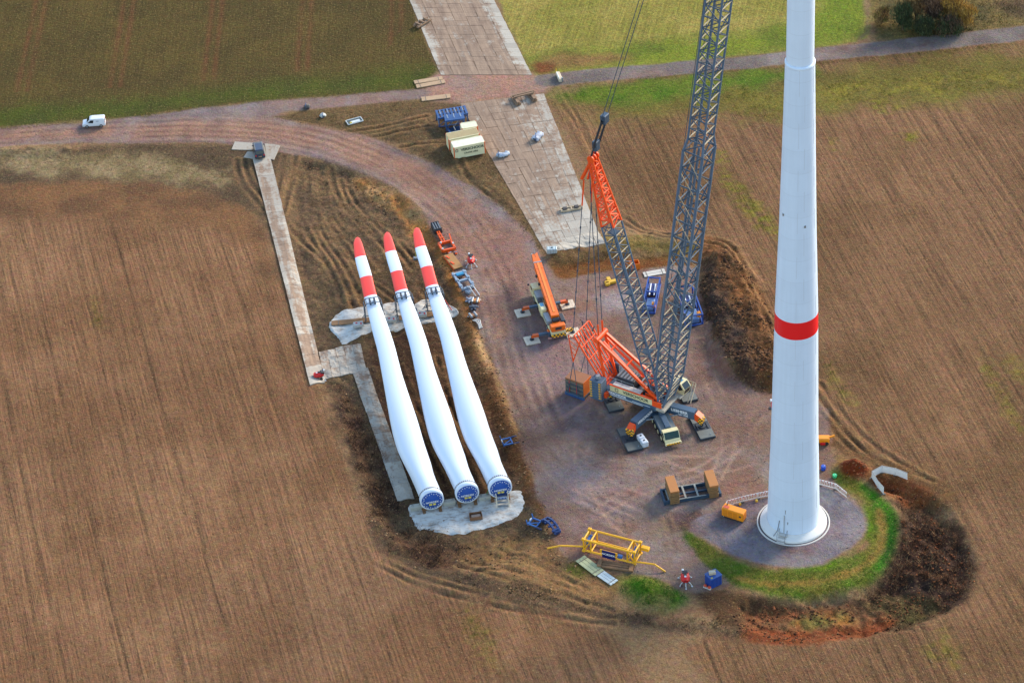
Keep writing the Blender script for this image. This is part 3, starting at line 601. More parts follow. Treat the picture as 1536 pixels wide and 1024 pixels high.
def build_tower():
    white = tower_paint('tower_concrete', (204,220,240))
    red = paint('tower_red', (228,14,24), .5, wear=.03, k=1.0)
    steel = tower_paint('tower_steel', (208,223,242))
    conc = paint('plinth_concrete', (206,202,196), .9, wear=.2, dirt=(150,140,130), k=.9, scale=1.0)
    t = thing('wind_turbine_tower', 'tall white wind turbine tower with one red band standing on a round plinth', 'tower', (TW.x, TW.y, 0))
    prof = [(39.2, 781), (35.3, 640), (32.8, 490), (32.5, 465), (28.0, 335), (25.0, 210), (22.6, 94)]
    P = [rad(b, a) for a, b in prof]; P[0] = (P[0][0], 0.9)
    zt = P[-1][1]
    secs = []
    for (r0, z0), (r1, z1) in zip(P, P[1:]):
        n = max(1, round((z1-z0)/3.75))
        for k in range(n): secs.append((r0+(r1-r0)*k/n, z0+(z1-z0)*k/n))
    secs.append(P[-1])
    zr0, zr1 = P[2][1], P[3][1]
    m = MB(); pr = []; mt = []
    for i, (r, z) in enumerate(secs):
        pr.append((r, z))
    mt = [1 if (zr0-.02 < (a[1]+b[1])/2 < zr1+.02) else 0 for a, b in zip(pr, pr[1:])]
    m.lathe(pr, 96, cap=False, mats=mt)
    body = m.build('concrete_shaft', [white, red], t)
    body.data.shade_smooth()
    r, z = P[-1]
    m = MB(); m.lathe([(r+.0, z-.1), (r+.05, z+.0), (r+.05, z+.3), (r-.2, z+.42)], 96, cap=False); m.build('flange', steel, t)
    m = MB(); r1 = 21.0*depth((TW.x, TW.y, z))/FPX
    pr = [(r1, z+.45)]
    for k in range(1, 6): pr += [(r1-.06*k, z+.45+14*k)]
    m.lathe(pr, 96, cap=True); s = m.build('steel_section', steel, t)
    # plinth
    rb = P[0][0]
    m = MB(); m.lathe([(rb+1.12, 0.02), (rb+1.12, .38), (rb+1.05, .45), (rb+.25, .7), (rb+.02, .95)], 96, cap=False); m.build('plinth', conc if False else paint('plinth_white', (214,214,212), .8, wear=.15, dirt=(170,165,158), k=.95, scale=.8), t)
    m = MB(); m.lathe([(rb+1.38, -.1), (rb+1.38, .08), (rb+1.5, .1), (rb+1.62, .08), (rb+1.62, -.1)], 96, cap=False); m.build('drain_ring', conc, t)
    # seams drawn by the precast half-shell joints
    for i, (a, b) in enumerate(zip(secs, secs[1:])):
        if zr0-3 < a[1] < zr1: continue
        for q in (-1.72, 1.42, -.6) if i % 2 else (-1.35, 1.79, 2.6):
            for (r0, z0), (r1_, z1) in ((a, b),):
                c, s_ = math.cos(q), math.sin(q); m = MB()
                m.bar((c*(r0-.025), s_*(r0-.025), z0+.05), (c*(r1_-.025), s_*(r1_-.025), z1-.05), .07, .06); m.build('shell_joint', paint('joint_grey', (196,208,224), .7, wear=.1, k=.95), t)
    # steps and door gear at the foot, lower left
    a = -2.06; c, s_ = math.cos(a), math.sin(a); M = Matrix.Rotation(a+PI/2, 3, 'Z')
    m = MB()
    for k in range(4):
        q = Vector((c*(rb+.5+.3*k), s_*(rb+.5+.3*k), .45-.0*k)); m.box((q.x, q.y, .75-.18*k), (1.3, .32, .06), M)
    m.box((c*(rb+.35), s_*(rb+.35), .95), (1.4, .6, .08), M)
    m.build('entrance_steps', conc, t)
    gy = paint('galvanised', (150,156,160), .45, metal=.5, wear=.2)
    for sx in (-.65, .65):
        m = MB(); b = Vector((c*(rb+.2), s_*(rb+.2), 0))+M @ Vector((sx, 0, 0)); m.tube((b.x, b.y, .9), (b.x, b.y, 1.95), .035); e = b+Vector((c, s_, 0))*1.1
        m.tube((b.x, b.y, 1.95), (e.x, e.y, 1.3), .035); m.tube((e.x, e.y, .2), (e.x, e.y, 1.3), .035); m.build('handrail', gy, t)
    m = MB()
    q = Vector((c*(rb+.03), s_*(rb+.03), 0)); m.bar((q.x, q.y, .9), (q.x*.985, q.y*.985, 4.6), .22, .1); m.build('door', paint('door_grey', (190,196,200), .5), t)
    a2 = -2.35; m = MB(); rr = rb+.06; pts = [Vector((math.cos(a2+.02*k)*(rr-.012*k+ (.9 if k == 0 else 0)), math.sin(a2+.02*k)*(rr-.012*k+(.9 if k == 0 else 0)), .5+.55*k)) for k in range(6)]
    m.path(pts, .05); m.build('cable', paint('cable_grey', (110,112,116), .6), t)
    m = MB(); a3 = -1.9; rr = rb-.16
    m.box((math.cos(a3)*rr, math.sin(a3)*rr, 3.1), (.3, .2, .5)); m.build('camera_box', gy, t); m = MB(); m.box((math.cos(a3-.12)*rr, math.sin(a3-.12)*rr, 5.2), (.12, .12, .9)); m.build('camera_box', gy, t)
    for aa, zz in ((-2.6, 60), (-1.3, 58.5)): 
        rr = np.interp(zz, [p[1] for p in P], [p[0] for p in P]); gy2 = MB(); gy2.box((math.cos(aa)*rr, math.sin(aa)*rr, zz), (.25, .25, .35)); gy2.build('warning_light', gy, t)
    return t, P
tower, TP = build_tower()

# ------------------------------------------------------------------ rotor blades
BL = [(365,[(530,538.5)]),]
OUT = [ # row, left, right of the left-hand blade, read off the photograph
 (358,535.5,536.5),(360,532.5,540),(365,530.5,542.5),(371,530,545),(388,532,549.5),(401,535,554),(418,540,559),(442,544.5,564.5),(458,549,570),(475,553,576.5),(500,559,585.5),
 (523,565.5,593),(564,573,603.5),(590,577.5,612),(604.6,580,617),(625,583.5,624),(645,587.5,630.5),(662,592,635),(676,597,639.5),(690,604,644.5),(706,612.5,650),(720,620.5,655),(732,627,659.5),(747,633.5,664)]
def build_blades():
    wh = paint('blade_white', (206,218,233), .32, wear=.03, dirt=(210,210,210), k=1.0, scale=.3)
    rd = paint('blade_red', (236,58,44), .35, wear=.05, dirt=(230,110,90), k=1.0)
    ZC = 2.1
    A = G(648, 750, ZC); T = G(536.5, 358, ZC); ax = (T-A); ax.z = 0; L = ax.length; ax.normalize(); sd = Vector((ax.y, -ax.x, 0))  # sd points to picture right
    root_r = 1.78
    n = 36; rings = []
    # station -> left/right offsets from the root-tip line
    st = []
    for py, l, r in OUT:
        pl, pr = G(l, py, ZC), G(r, py, ZC)
        t = ((pl+pr)/2-A).dot(ax); st.append((t, (pl-A).dot(sd), (pr-A).dot(sd)))
    st.sort()
    ts = np.array([s[0] for s in st]); la = np.array([s[1] for s in st]); ra = np.array([s[2] for s in st])
    tt = np.concatenate([np.linspace(0, 3.2, 5), np.linspace(4.5, L-2.5, 46), L-np.array([2.0,1.5,1.0,.6,.3,.1,.0])])
    kern = lambda arr, t: np.mean([np.interp(t+d, ts, arr) for d in (-1.4, -.7, 0, .7, 1.4)]) if 4 < t < L-2 else np.interp(t, ts, arr)
    vs = []; mats = []
    marks = [(G(0, 0, 0), 0)]
    def t_at(py, px): return (G(px, py, ZC)-A).dot(ax)
    red = [(t_at(388, 540), L+1), (t_at(446.5, 556), t_at(418, 548))]
    extra = [red[0][0], red[1][0], red[1][1]]
    tt = np.unique(np.concatenate([tt, extra]))
    for t in tt:
        l, r = kern(la, t), kern(ra, t)
        w = (r-l)/2; cx = (l+r)/2
        b = sst(2.5, 16, t)           # 0 round root -> 1 aerofoil
        c8 = (kern(la, 8)+kern(ra, 8))/2
        if t < 8: cx = c8*sst(0, 8, t)
        if t < 12: w = max(w, root_r); w = root_r+(w-root_r)*sst(1, 9, t)
        th = root_r*(1-b)+b*max(.02, w*np.interp(t, [16, 30, L], [.62, .40, .25]))
        tw = R(10)*b*(1-t/L)
        ring = []
        for k in range(n):
            a = 2*PI*k/n; x = math.cos(a); y = math.sin(a)
            # aerofoil: blunt right side (leading edge), thin left side
            yy = y*(1-b)+b*y*(math.sqrt(max(0, (1+x)/2))*.55+.55)*(.98)
            p = Vector((x*w, yy*th))
            p = Vector((p.x*math.cos(tw)-p.y*math.sin(tw), p.x*math.sin(tw)+p.y*math.cos(tw)))
            zc = ZC+.35*b*(t/L)   # slight prebend
            ring.append(ax*t+sd*(cx+p.x)+Vector((0, 0, p.y+zc)))
        rings.append(ring)
    m = MB(); m.v = [tuple(p) for r_ in rings for p in r_]
    for j in range(len(rings)-1):
        tm = (tt[j]+tt[j+1])/2; mi = 1 if any(a < tm < b_ for a, b_ in red) else 0
        for k in range(n): m.f.append([j*n+k, j*n+(k+1) % n, (j+1)*n+(k+1) % n, (j+1)*n+k]); m.m.append(mi); m.sm.append(True)
    m.f.append(list(range((len(rings)-1)*n, len(rings)*n))); m.m.append(1); m.sm.append(True)
    base = (A.x, A.y)
    def z0(p): return hz(p[0], p[1])
    g = z0(base)
    t = thing('rotor_blade', '', 'rotor blade', (A.x, A.y, g), 0, 'rotor blades lying side by side on their stands')
    for i in range(len(m.v)): m.v[i] = (m.v[i][0], m.v[i][1], m.v[i][2]-g)
    bld = m.build('blade_shell', [wh, rd], t)
    ZL = ZC-g
    Mx = Matrix((sd, Vector((0, 0, 1)), ax)).transposed()   # local x=sd y=up z=ax
    def L3(x, y, z): return Mx @ Vector((x, y, z))+Vector((0, 0, ZL))
    # root collar, cap, bolts
    def ringmb(prof, nn=40):
        q = MB(); q.lathe(prof, nn, cap=False); q.v = [tuple(L3(*p)) for p in q.v]; return q
    q = ringmb([(root_r-.02, 1.25), (root_r+.05, 1.2), (root_r+.06, .85), (root_r-.02, .8)]); q.build('root_band', paint('root_band', (196,200,206), .5), t)
    q = ringmb([(root_r+.04, .78), (root_r+.14, .7), (root_r+.14, -.02), (root_r-.1, -.04)]); q.build('root_collar', wh, t)
    q = MB()
    for k in range(36):
        a = 2*PI*k/36; q.box(L3((root_r+.07)*math.cos(a), (root_r+.07)*math.sin(a), 1.02), (.12, .12, .12), Mx)
    q.build('root_bolts', paint('bolt_dark', (70,74,84), .5, metal=.6), t)
    blue = paint('cap_blue', (12,76,166), .6, wear=.12, dirt=(70,96,140), k=.9)
    q = ringmb([(root_r-.1, .0), (root_r-.1, -.08), (.01, -.14)]); q.build('root_cap', blue, t)
    q = MB()
    for k in range(24):
        a = 2*PI*k/24; r0 = root_r-.28-(.14 if k % 2 else 0); q.box(L3(r0*math.cos(a), r0*math.sin(a), -.17), (.11, .2, .05), Mx @ Matrix.Rotation(a-PI/2, 3, 'Z'))
    q.build('cap_eyelets', paint('strap_white', (220,228,240), .6), t)
    q = MB()
    for sx in (-.28, .32): q.box(L3(sx, -.72, -.17), (.46, .34, .04), Mx)
    q.build('cap_label', paint('label_yellow', (226,206,90), .6, wear=.1), t)
    yy = L3(0, -.28, -.165)
    text_mesh('cap_lettering', 'NORDEX', .5, paint('letter_white', (240,242,246), .5, wear=0), t, face_M(yy, sd, (0, 0, 1)), bold=.02)
    # cradle frame clamped near the tip (thing of its own)
    steel = paint('frame_steel', (92,108,124), .5, metal=.3, wear=.2, k=.8)
    tc = t_at(458, 560)
    l, r = np.interp(tc, ts, la), np.interp(tc, ts, ra); cx = (l+r)/2; w = (r-l)/2
    P0 = A+ax*tc+sd*cx; gz = hz(P0.x, P0.y)
    f = thing('blade_cradle', '', 'support frame', (P0.x, P0.y, gz), 0, 'steel cradles holding the blade tips')
    zc = ZC+.2-gz
    def F(x, y, z): return ax*z+sd*x+Vector((0, 0, y))
    q = MB()
    for z in (-.75, .75):
        hw = w+.35; pts = [F(-hw, .05, z), F(-hw, zc+.3, z), F(-hw+.4, zc+.95, z), F(hw-.4, zc+.95, z), F(hw, zc+.3, z), F(hw, .05, z)]
        q.path(pts, .075, 8); q.tube(F(-hw, .35, z), F(hw, .35, z), .08, 8)
        for sx in (-1, 1): q.tube(F(sx*(hw), .8, z), F(sx*(hw+.55), .05, z), .06, 6)
    for sx in (-1, 1):
        hw = w+.35
        for yy in (.1, 1.1, zc+.3): q.tube(F(sx*hw, yy, -.75), F(sx*hw, yy, .75), .06, 6)
        q.tube(F(sx*(hw-.4), zc+.95, -.75), F(sx*(hw-.4), zc+.95, .75), .065, 6)
        q.tube(F(sx*hw, .1, -.75), F(sx*hw, 1.1, .75), .05, 6)
    q.build('hoop_frame', steel, f)
    q = MB()
    for x in (-.45, .35): q.box(F(x, zc+.72, 0), (.28, .5, 1.3), Matrix((sd, Vector((0, 0, 1)), ax)).transposed())
    q.box(F(0, zc-.75, 0), (w*2-.1, .3, 1.2), Matrix((sd, Vector((0, 0, 1)), ax)).transposed()); q.build('clamp_pads', paint('pad_dark', (52,60,74), .7), f)
    q = MB()
    for sx in (-1, 1): q.box(F(sx*(w+.6), .05, 0), (.9, .1, 2.0), Matrix((sd, Vector((0, 0, 1)), ax)).transposed())
    q.build('foot_plate', steel, f)
    # root stand
    s = thing('blade_stand', '', 'support frame', (A.x, A.y, g), 0, 'timber and steel stands under the blade roots')
    q = MB(); P1 = .9
    for sx in (-1, 1):
        q.bar(F(sx*1.3, .1, .3), F(sx*1.3, .1, 2.2), .5, .2)
        q.bar(F(sx*1.3, .2, 1.2), F(sx*.9, ZL-root_r*.82, 1.2), .25, .25)
    q.bar(F(-1.6, .3, 1.2), F(1.6, .3, 1.2), .3, .3)
    q.build('trestle', paint('timber_brown', (140,102,66), .85, wear=.3, k=.8), s)
    q = MB(); q.box(F(0, max(.35, ZL-root_r-.12), 1.2), (1.5, .22, .5), Matrix((sd, Vector((0, 0, 1)), ax)).transposed()); q.build('saddle', steel, s)
    roots = [(648,750), (701,740), (750.5,732)]; tips = [(536.5,358), (581,350), (625.5,343.5)]
    names = ['left', 'middle', 'right']
    out = []
    bl = ['leftmost of the three white rotor blades with red striped tips', 'middle one of the three white rotor blades with red striped tips', 'rightmost white rotor blade with red striped tip and a ladder at its root']
    cl = ['steel hoop cradle clamped round the tip of the left rotor blade', 'steel hoop cradle clamped round the tip of the middle rotor blade', 'steel hoop cradle clamped round the tip of the right rotor blade beside the haul road']
    sl = ['timber trestle under the root of the left rotor blade', 'timber trestle under the root of the middle rotor blade', 'timber trestle under the root of the right rotor blade']
    a0 = math.atan2(ax.y, ax.x)
    for i in range(3):
        if i == 0: b_, f_, s_ = t, f, s
        else: b_, f_, s_ = dup(t), dup(f), dup(s)
        b_['label'] = bl[i]; f_['label'] = cl[i]; s_['label'] = sl[i]
        Ai = G(*roots[i], ZC); Ti = G(*tips[i], ZC); d = Ti-Ai; rot = math.atan2(d.y, d.x)-a0; sc_ = Vector((d.x, d.y)).length/L
        if i:
            b_.location = (Ai.x, Ai.y, g); b_.rotation_euler.z = rot; b_.scale = (1, 1, 1)
            s_.location = (Ai.x, Ai.y, g); s_.rotation_euler.z = rot
            v = Vector((P0.x-A.x, P0.y-A.y, 0)); v.rotate(Matrix.Rotation(rot, 3, 'Z')); f_.location = (Ai.x+v.x, Ai.y+v.y, gz); f_.rotation_euler.z = rot
        out.append((Ai, Ti))
        print('blade', i, 'len', round(L*sc_, 2))
    return out
BLD = build_blades()
# ------------------------------------------------------------------ plate roads
def slab_mat():
    m, nt, b = new_mat('road_slab')
    P = geo_pos(nt); a = nd(nt, 'ShaderNodeAttribute', attribute_name='mud'); sp = nt.nodes.new('ShaderNodeSeparateXYZ'); nt.links.new(a.outputs['Vector'], sp.inputs[0])
    mud, tint, _ = sp.outputs
    n1 = noise(nt, P, .45, 5, .7); n2 = noise(nt, P, 2.5, 4, .7)
    am = nd(nt, 'ShaderNodeAttribute', attribute_name='run'); mp = nd(nt, 'ShaderNodeMapping'); mp.inputs['Scale'].default_value = (1.3, .09, 1); nt.links.new(am.outputs['Vector'], mp.inputs[0]); n3 = noise(nt, mp.outputs[0], 1.0, 4, .65)
    mud = mth(nt, 'ADD', mud, mth(nt, 'MULTIPLY', mth(nt, 'SUBTRACT', n3, .5), 1.3))
    base = mixc(nt, tint, lin((190,182,168), K), lin((168,160,148), K))
    base = mixc(nt, mth(nt, 'MULTIPLY', mth(nt, 'SUBTRACT', n2, .5, clamp=True), 2.2, clamp=True), base, lin((168,140,116), K))
    f = mth(nt, 'MULTIPLY', mth(nt, 'SUBTRACT', mth(nt, 'ADD', mth(nt, 'ADD', mud, mth(nt, 'MULTIPLY', mth(nt, 'SUBTRACT', n1, .5), 1.6)), mth(nt, 'MULTIPLY', mth(nt, 'SUBTRACT', n2, .5), .7)), .42), 3.0, clamp=True)
    mc = mixc(nt, mth(nt, 'MULTIPLY', mth(nt, 'SUBTRACT', n3, .3), 2.4, clamp=True), lin((104,80,66), K), lin((178,150,124), K)); mc = mixc(nt, mth(nt, 'MULTIPLY', n2, .5), mc, lin((150,122,100), K)); mc = mixc(nt, mth(nt, 'MULTIPLY', mth(nt, 'SUBTRACT', n1, .5, clamp=True), 3, clamp=True), mc, lin((120,92,76), K))
    bc(nt, b, mixc(nt, mth(nt, 'MULTIPLY', f, .93), base, mc)); b.inputs['Roughness'].default_value = .9
    bump(nt, b, n2, .06); return m
SLAB = slab_mat()
def slab_road(name, corners, nu, nv, mud, up=.06, thick=.12, jit=.05, sub=5):
    A, B, C, D = [Vector(p) for p in corners]   # top-left, top-right, bottom-right, bottom-left in plan
    V = []; F = []; AT = []; RUN = []; wd_ = (B-A).length; ln_ = (D-A).length
    rs = random.Random(len(name)+nu*7+nv)
    ph = []
    for i in range(nu):
        for j in range(nv):
            dz = rs.uniform(-.02, .02); tint = rs.random(); e = .006
            ox, oy = rs.uniform(-jit, jit), rs.uniform(-jit, jit); dm = rs.uniform(-.12, .12)
            o = len(V); n = sub+1
            for a in range(n):
                for b in range(n):
                    u = (i+.012+(1-.024)*a/sub)/nu; v = (j+.008+(1-.016)*b/sub)/nv
                    p = A*(1-u)*(1-v)+B*u*(1-v)+C*u*v+D*(1-u)*v
                    V.append((p.x+ox, p.y+oy, dz)); AT += [mud(u, v)+dm, tint, 0]; RUN += [u*wd_, v*ln_, 0]
            for a in range(sub):
                for b in range(sub): q = o+a*n+b; F.append((q, q+1, q+n+1, q+n))
            rim = [o+b for b in range(n)]+[o+a*n+sub for a in range(1, n)]+[o+sub*n+b for b in range(sub-1, -1, -1)]+[o+a*n for a in range(sub-1, 0, -1)]
            k = len(V)
            for r_ in rim: V.append((V[r_][0], V[r_][1], V[r_][2]-thick-.25)); AT += [1, tint, 0]; RUN += [0, 0, 0]
            for q in range(len(rim)): F.append((rim[q], k+q, k+(q+1) % len(rim), rim[(q+1) % len(rim)]))
    VV = np.array(V); VV[:, 2] += height(VV[:, 0], VV[:, 1])+up
    me = bpy.data.meshes.new(name); me.from_pydata(VV.tolist(), [], F); at = me.attributes.new('mud', 'FLOAT_VECTOR', 'POINT'); at.data.foreach_set('vector', AT); at = me.attributes.new('run', 'FLOAT_VECTOR', 'POINT'); at.data.foreach_set('vector', RUN)
    # outward faces
    me.materials.append(SLAB); me.update()
    o = bpy.data.objects.new(name, me); col.objects.link(o); return o
def onz(px, py): p = on(px, py); return Vector((p.x, p.y))
def road(name, label, px, nu, nv, mud, **k):
    o = slab_road(name, [onz(*p) for p in px], nu, nv, mud, **k); o['kind'] = 'structure'; o['label'] = label; return o
g_ = lambda x, a, b: max(0, 1-abs(x-a)/b)
road('plate_road', 'wide crane track of concrete slabs coming down between the fields', [(596,-44),(719,-44),(798,113),(661,113)], 7, 24, lambda u, v: .92-.6*g_(u, 0, .14)-.85*g_(u, 1, .22)+(.25 if v > .9 else 0))
road('plate_road', 'wide slab road between the gravel track and the crane hardstanding', [(690,156),(816,141),(907,366),(822,383)], 7, 22, lambda u, v: .95-.6*max(0, u-.35)-(1.0*max(0, v-.6)/.4)*(.5+.5*u))
road('plate_path', 'narrow plate road running down the edge of the left field', [(379,239),(406,237),(488,574),(465,579)], 1, 34, lambda u, v: .42+.5*g_(u, .5 if v > .35 else .3, .3)*(1 if v > .1 else .4)+.25*(v > .8)*(v < .93)-.6*(v > .93), jit=.03, up=.24)
road('plate_path', 'short cross path of plates joining the plate road to the blades', [(478,528),(541,516),(550,556),(486,570)], 5, 3, lambda u, v: .55-.5*g_(v, 1, .3), up=.16)
road('plate_path', 'plate strip alongside the left rotor blade', [(528,558),(552,552),(622,748),(596,752)], 1, 18, lambda u, v: .55-.5*g_(v, 1, .35), jit=.04, up=.18)
def plate(name, label, cat, px, mud=.3, thick=.14, group=None, up=.12, nu=1, nv=1):
    o = slab_road(name, [onz(*p) for p in px], nu, nv, lambda u, v: mud, thick=thick, up=up, jit=.0); tag(o, label, cat, group); return o
G1 = 'loose track plates'
plate('track_plate', 'pale plate left of the dark car at the top of the narrow plate road', 'plate', [(352,213),(380,215),(379,226),(347,225)], .3, group=G1)
plate('track_plate', 'small pale plate tucked in left of the plate road below the T', 'plate', [(371,228),(380,228),(381,239),(365,237)], .4, group=G1)
plate('track_plate', 'pale plate right of the dark pickup with earth on its corner', 'plate', [(397,216),(421,219),(411,241),(400,238)], .45, group=G1, up=.15)
plate('track_plate', 'plate under the dark pickup at the top of the plate road', 'plate', [(381,215),(396,216),(401,238),(380,239)], .3, group=G1, up=.13)
tm = lambda: paint('mat_timber', (206,172,136), .85, wear=.35, dirt=(150,122,96), k=.8, scale=1.0, bmp=.02)
def mat_board(label, a, b, wd, up=.1, m=None, n=6, th=.16, rot=None, cat='timber mat', name='timber_mat'):
    "boarded timber mat, a and b are the ends of its centre line in the photograph"
    p, q = on(*a), on(*b); d = q-p; L = math.hypot(d.x, d.y); z = max(p.z, q.z)
    t = thing(name, label, cat, ((p.x+q.x)/2, (p.y+q.y)/2, z+up), math.atan2(d.y, d.x))
    for k in range(n):
        mb = MB(); mb.box((0, (k-(n-1)/2)*wd/n, 0), (L*random.uniform(.97, 1.0), wd/n*.94, th), bev=.02); mb.build('board', m or tm(), t)
    for s in (-.35, .35): mb = MB(); mb.box((s*L, 0, th/2+.015), (.12, wd*.97, .03)); mb.build('cross_strap', paint('strap_steel', (120,110,100), .6, metal=.4), t)
    return t
mat_board('upper of two sandy timber mats on the left verge of the farm track', (621,125), (664,118), 1.2, up=.16)
mat_board('lower of two sandy timber mats on the left verge of the farm track', (624,131), (668,123), 1.2, up=.14)
mat_board('weathered timber mat on the lower verge of the farm track left of the slabs', (632,150), (676,145), 1.4, up=.14)
# flat pale panels by the yellow lifting frame
gp = paint('panel_green', (178,182,140), .7, wear=.2, k=.85); bp = paint('panel_blue', (190,204,208), .6, wear=.2, k=.85)
mat_board('pale green board lying in front of the yellow lifting yoke', (870,838), (900,861), 1.9, up=.2, m=gp, n=3, th=.1, cat='board', name='flat_board')
mat_board('pale blue board lying in front of the yellow lifting yoke', (897,858), (922,875), 1.6, up=.16, m=bp, n=3, th=.1, cat='board', name='flat_board')
mat_board('long pale steel plate lying behind the crane hardstanding', (965,413), (998,407), 1.5, up=.1, m=paint('plate_pale', (206,200,188), .7, wear=.2), n=2, th=.08, cat='plate', name='steel_plate')

# ------------------------------------------------------------------ sheets of geotextile
def cloth_mat():
    m, nt, b = new_mat('geotextile'); P = geo_pos(nt); n = noise(nt, P, .8, 5, .7); n2 = noise(nt, P, 3, 4, .7)
    mp = nd(nt, 'ShaderNodeMapping'); mp.inputs['Rotation'].default_value = (0, 0, .5); mp.inputs['Scale'].default_value = (.5, 2.5, 1); nt.links.new(P, mp.inputs[0]); n3 = noise(nt, mp.outputs[0], 1.2, 4, .7)
    f = mth(nt, 'MULTIPLY', mth(nt, 'SUBTRACT', mth(nt, 'ADD', n, mth(nt, 'MULTIPLY', mth(nt, 'SUBTRACT', n3, .5), 1.1)), .47), 4, clamp=True)
    c = mixc(nt, mth(nt, 'MULTIPLY', f, .8), lin((214,214,208), .85), lin((158,130,102), .85)); c = mixc(nt, mth(nt, 'MULTIPLY', n2, .35), c, lin((170,164,156), .85))
    bc(nt, b, c); b.inputs['Roughness'].default_value = .9; bump(nt, b, n2, .12); return m
CLOTH = cloth_mat()
def sheet(name, label, px, seed, up=.12, rings=16, cat='ground sheet'):
    P = smooth_poly([tuple(onz(*p)) for p in px], 1); n0 = len(P)
    # resample the outline
    Q = []
    for a, b in zip(P, P[1:]+P[:1]):
        k = max(1, int(math.hypot(b[0]-a[0], b[1]-a[1])/.3))
        Q += [(a[0]+(b[0]-a[0])*i/k, a[1]+(b[1]-a[1])*i/k) for i in range(k)]
    Q = np.array(Q); c = Q.mean(0); n = len(Q)
    V = [np.array([[c[0], c[1]]])]
    for r in range(1, rings+1):
        f = r/rings; V.append(c+(Q-c)*f)
    rag = fbm(Q[:, 0], Q[:, 1], 1.2, seed); V[-1] = c+(Q-c)*(1+.04*rag[:, None])
    XY = np.concatenate(V); x, y = XY[:, 0], XY[:, 1]
    rr = np.concatenate([[0]]+[np.full(n, r/rings) for r in range(1, rings+1)])
    wr = .10*fbm(x, y, 1.6, seed+1)+.07*vnoise(x, y, .5, seed+2)+.10*np.abs(vnoise(x, y, 1.1, seed+3))*sst(.75, .95, rr)*3
    z = height(x, y)+up+np.maximum(wr, -.06); z[rr > .99] -= .2
    F = [(0, 1+i, 1+(i+1) % n) for i in range(n)]
    for r in range(rings-1):
        o = 1+r*n
        F += [(o+i, o+n+i, o+n+(i+1) % n, o+(i+1) % n) for i in range(n)]
    me = bpy.data.meshes.new(name); me.from_pydata(np.stack([x, y, z], 1).tolist(), [], F); me.materials.append(CLOTH); me.polygons.foreach_set('use_smooth', [True]*len(F)); me.update()
    o = bpy.data.objects.new(name, me); col.objects.link(o); tag(o, label, cat); return o
sheet('ground_sheet', 'big crumpled white ground sheet under the blade roots', [(611,758),(640,752),(690,748),(740,742),(775,734),(783,736),(784,744),(789,756),(784,768),(774,776),(750,786),(716,795),(684,803),(656,799),(634,792),(626,797),(622,784),(612,770)], 301)
sheet('ground_sheet', 'muddy white sheet left of the left blade tip cradle', [(490,488),(505,470),(530,462),(558,460),(568,466),(572,484),(562,496),(536,506),(514,518),(508,508),(498,498)], 302)
sheet('ground_sheet', 'muddy white sheet between the left and middle blade tips', [(564,466),(574,456),(590,452),(604,460),(612,470),(614,484),(600,496),(582,498),(570,488)], 303)
sheet('ground_sheet', 'muddy white sheet between the middle and right blade tips', [(606,466),(622,456),(636,448),(652,454),(662,470),(658,482),(636,486),(612,486)], 304)
sheet('ground_sheet', 'small grey sheet right of the right blade tip', [(660,462),(672,456),(684,462),(690,470),(680,476),(664,478)], 305)
bt = paint('beam_timber', (150,114,80), .9, wear=.3, dirt=(104,80,60), k=.8)
mat_board('row of brown boards laid under the left blade tip cradle', (497,488), (572,480), 1.3, up=.3, m=bt, n=4)
mat_board('row of brown boards laid between the middle and right blade tip cradles', (598,480), (672,470), 1.3, up=.3, m=bt, n=4)
def block(name, label, cat, px, size, rz, rgb, up=0, wear=.3, parts=None, z=None):
    p = on(*px); t = thing(name, label, cat, (p.x, p.y, (p.z if z is None else z)+up), rz)
    mb = MB(); mb.box((0, 0, size[2]/2), size, bev=.06); mb.build('block', paint(name+'_%d%d%d' % rgb, rgb, .8, wear=wear, k=.8), t); return t
def rlab(t, pts, m, nm='red_marking'):
    for i, (a, b, c, d, e, f) in enumerate(pts):
        mb = MB(); mb.box((a, b, c), (d, e, f)); mb.build(nm, m, t)
RED = paint('bright_red', (214,20,20), .5, wear=.1)
a_ = ang((540,490),(640,474))
for lb, px in (('white block with red marks beside the left blade tip cradle', (538,491)), ('white block with red marks between the left and middle blade tip cradles', (587,484)), ('white block with red marks right of the middle blade tip cradle', (633,476))):
    t = block('weight_block', lb, 'concrete block', px, (1.7, 1.1, .6), a_, (204,204,200), up=.35); t['group'] = 'weight blocks by the blade tips'
    rlab(t, [(-.3, .1, .615, .35, .3, .03), (.45, -.2, .615, .25, .45, .03)], RED)
a_ = ang((648,760),(750,742))
for lb, px in (('pale concrete block between the left and middle blade roots', (674,757)), ('pale concrete block between the middle and right blade roots', (727,749)), ('pale concrete block left of the left blade root', (625,764))):
    t = block('weight_block', lb, 'concrete block', px, (2.0, .9, .8), a_, (190,188,176), up=.12); mb = MB()
    for s in (-.6, .6): mb = MB(); mb.path([(s-.12, 0, .8), (s-.12, 0, .95), (s+.12, 0, .95), (s+.12, 0, .8)], .03); mb.build('lifting_eye', paint('eye_steel', (90,90,92), .5, metal=.5), t)
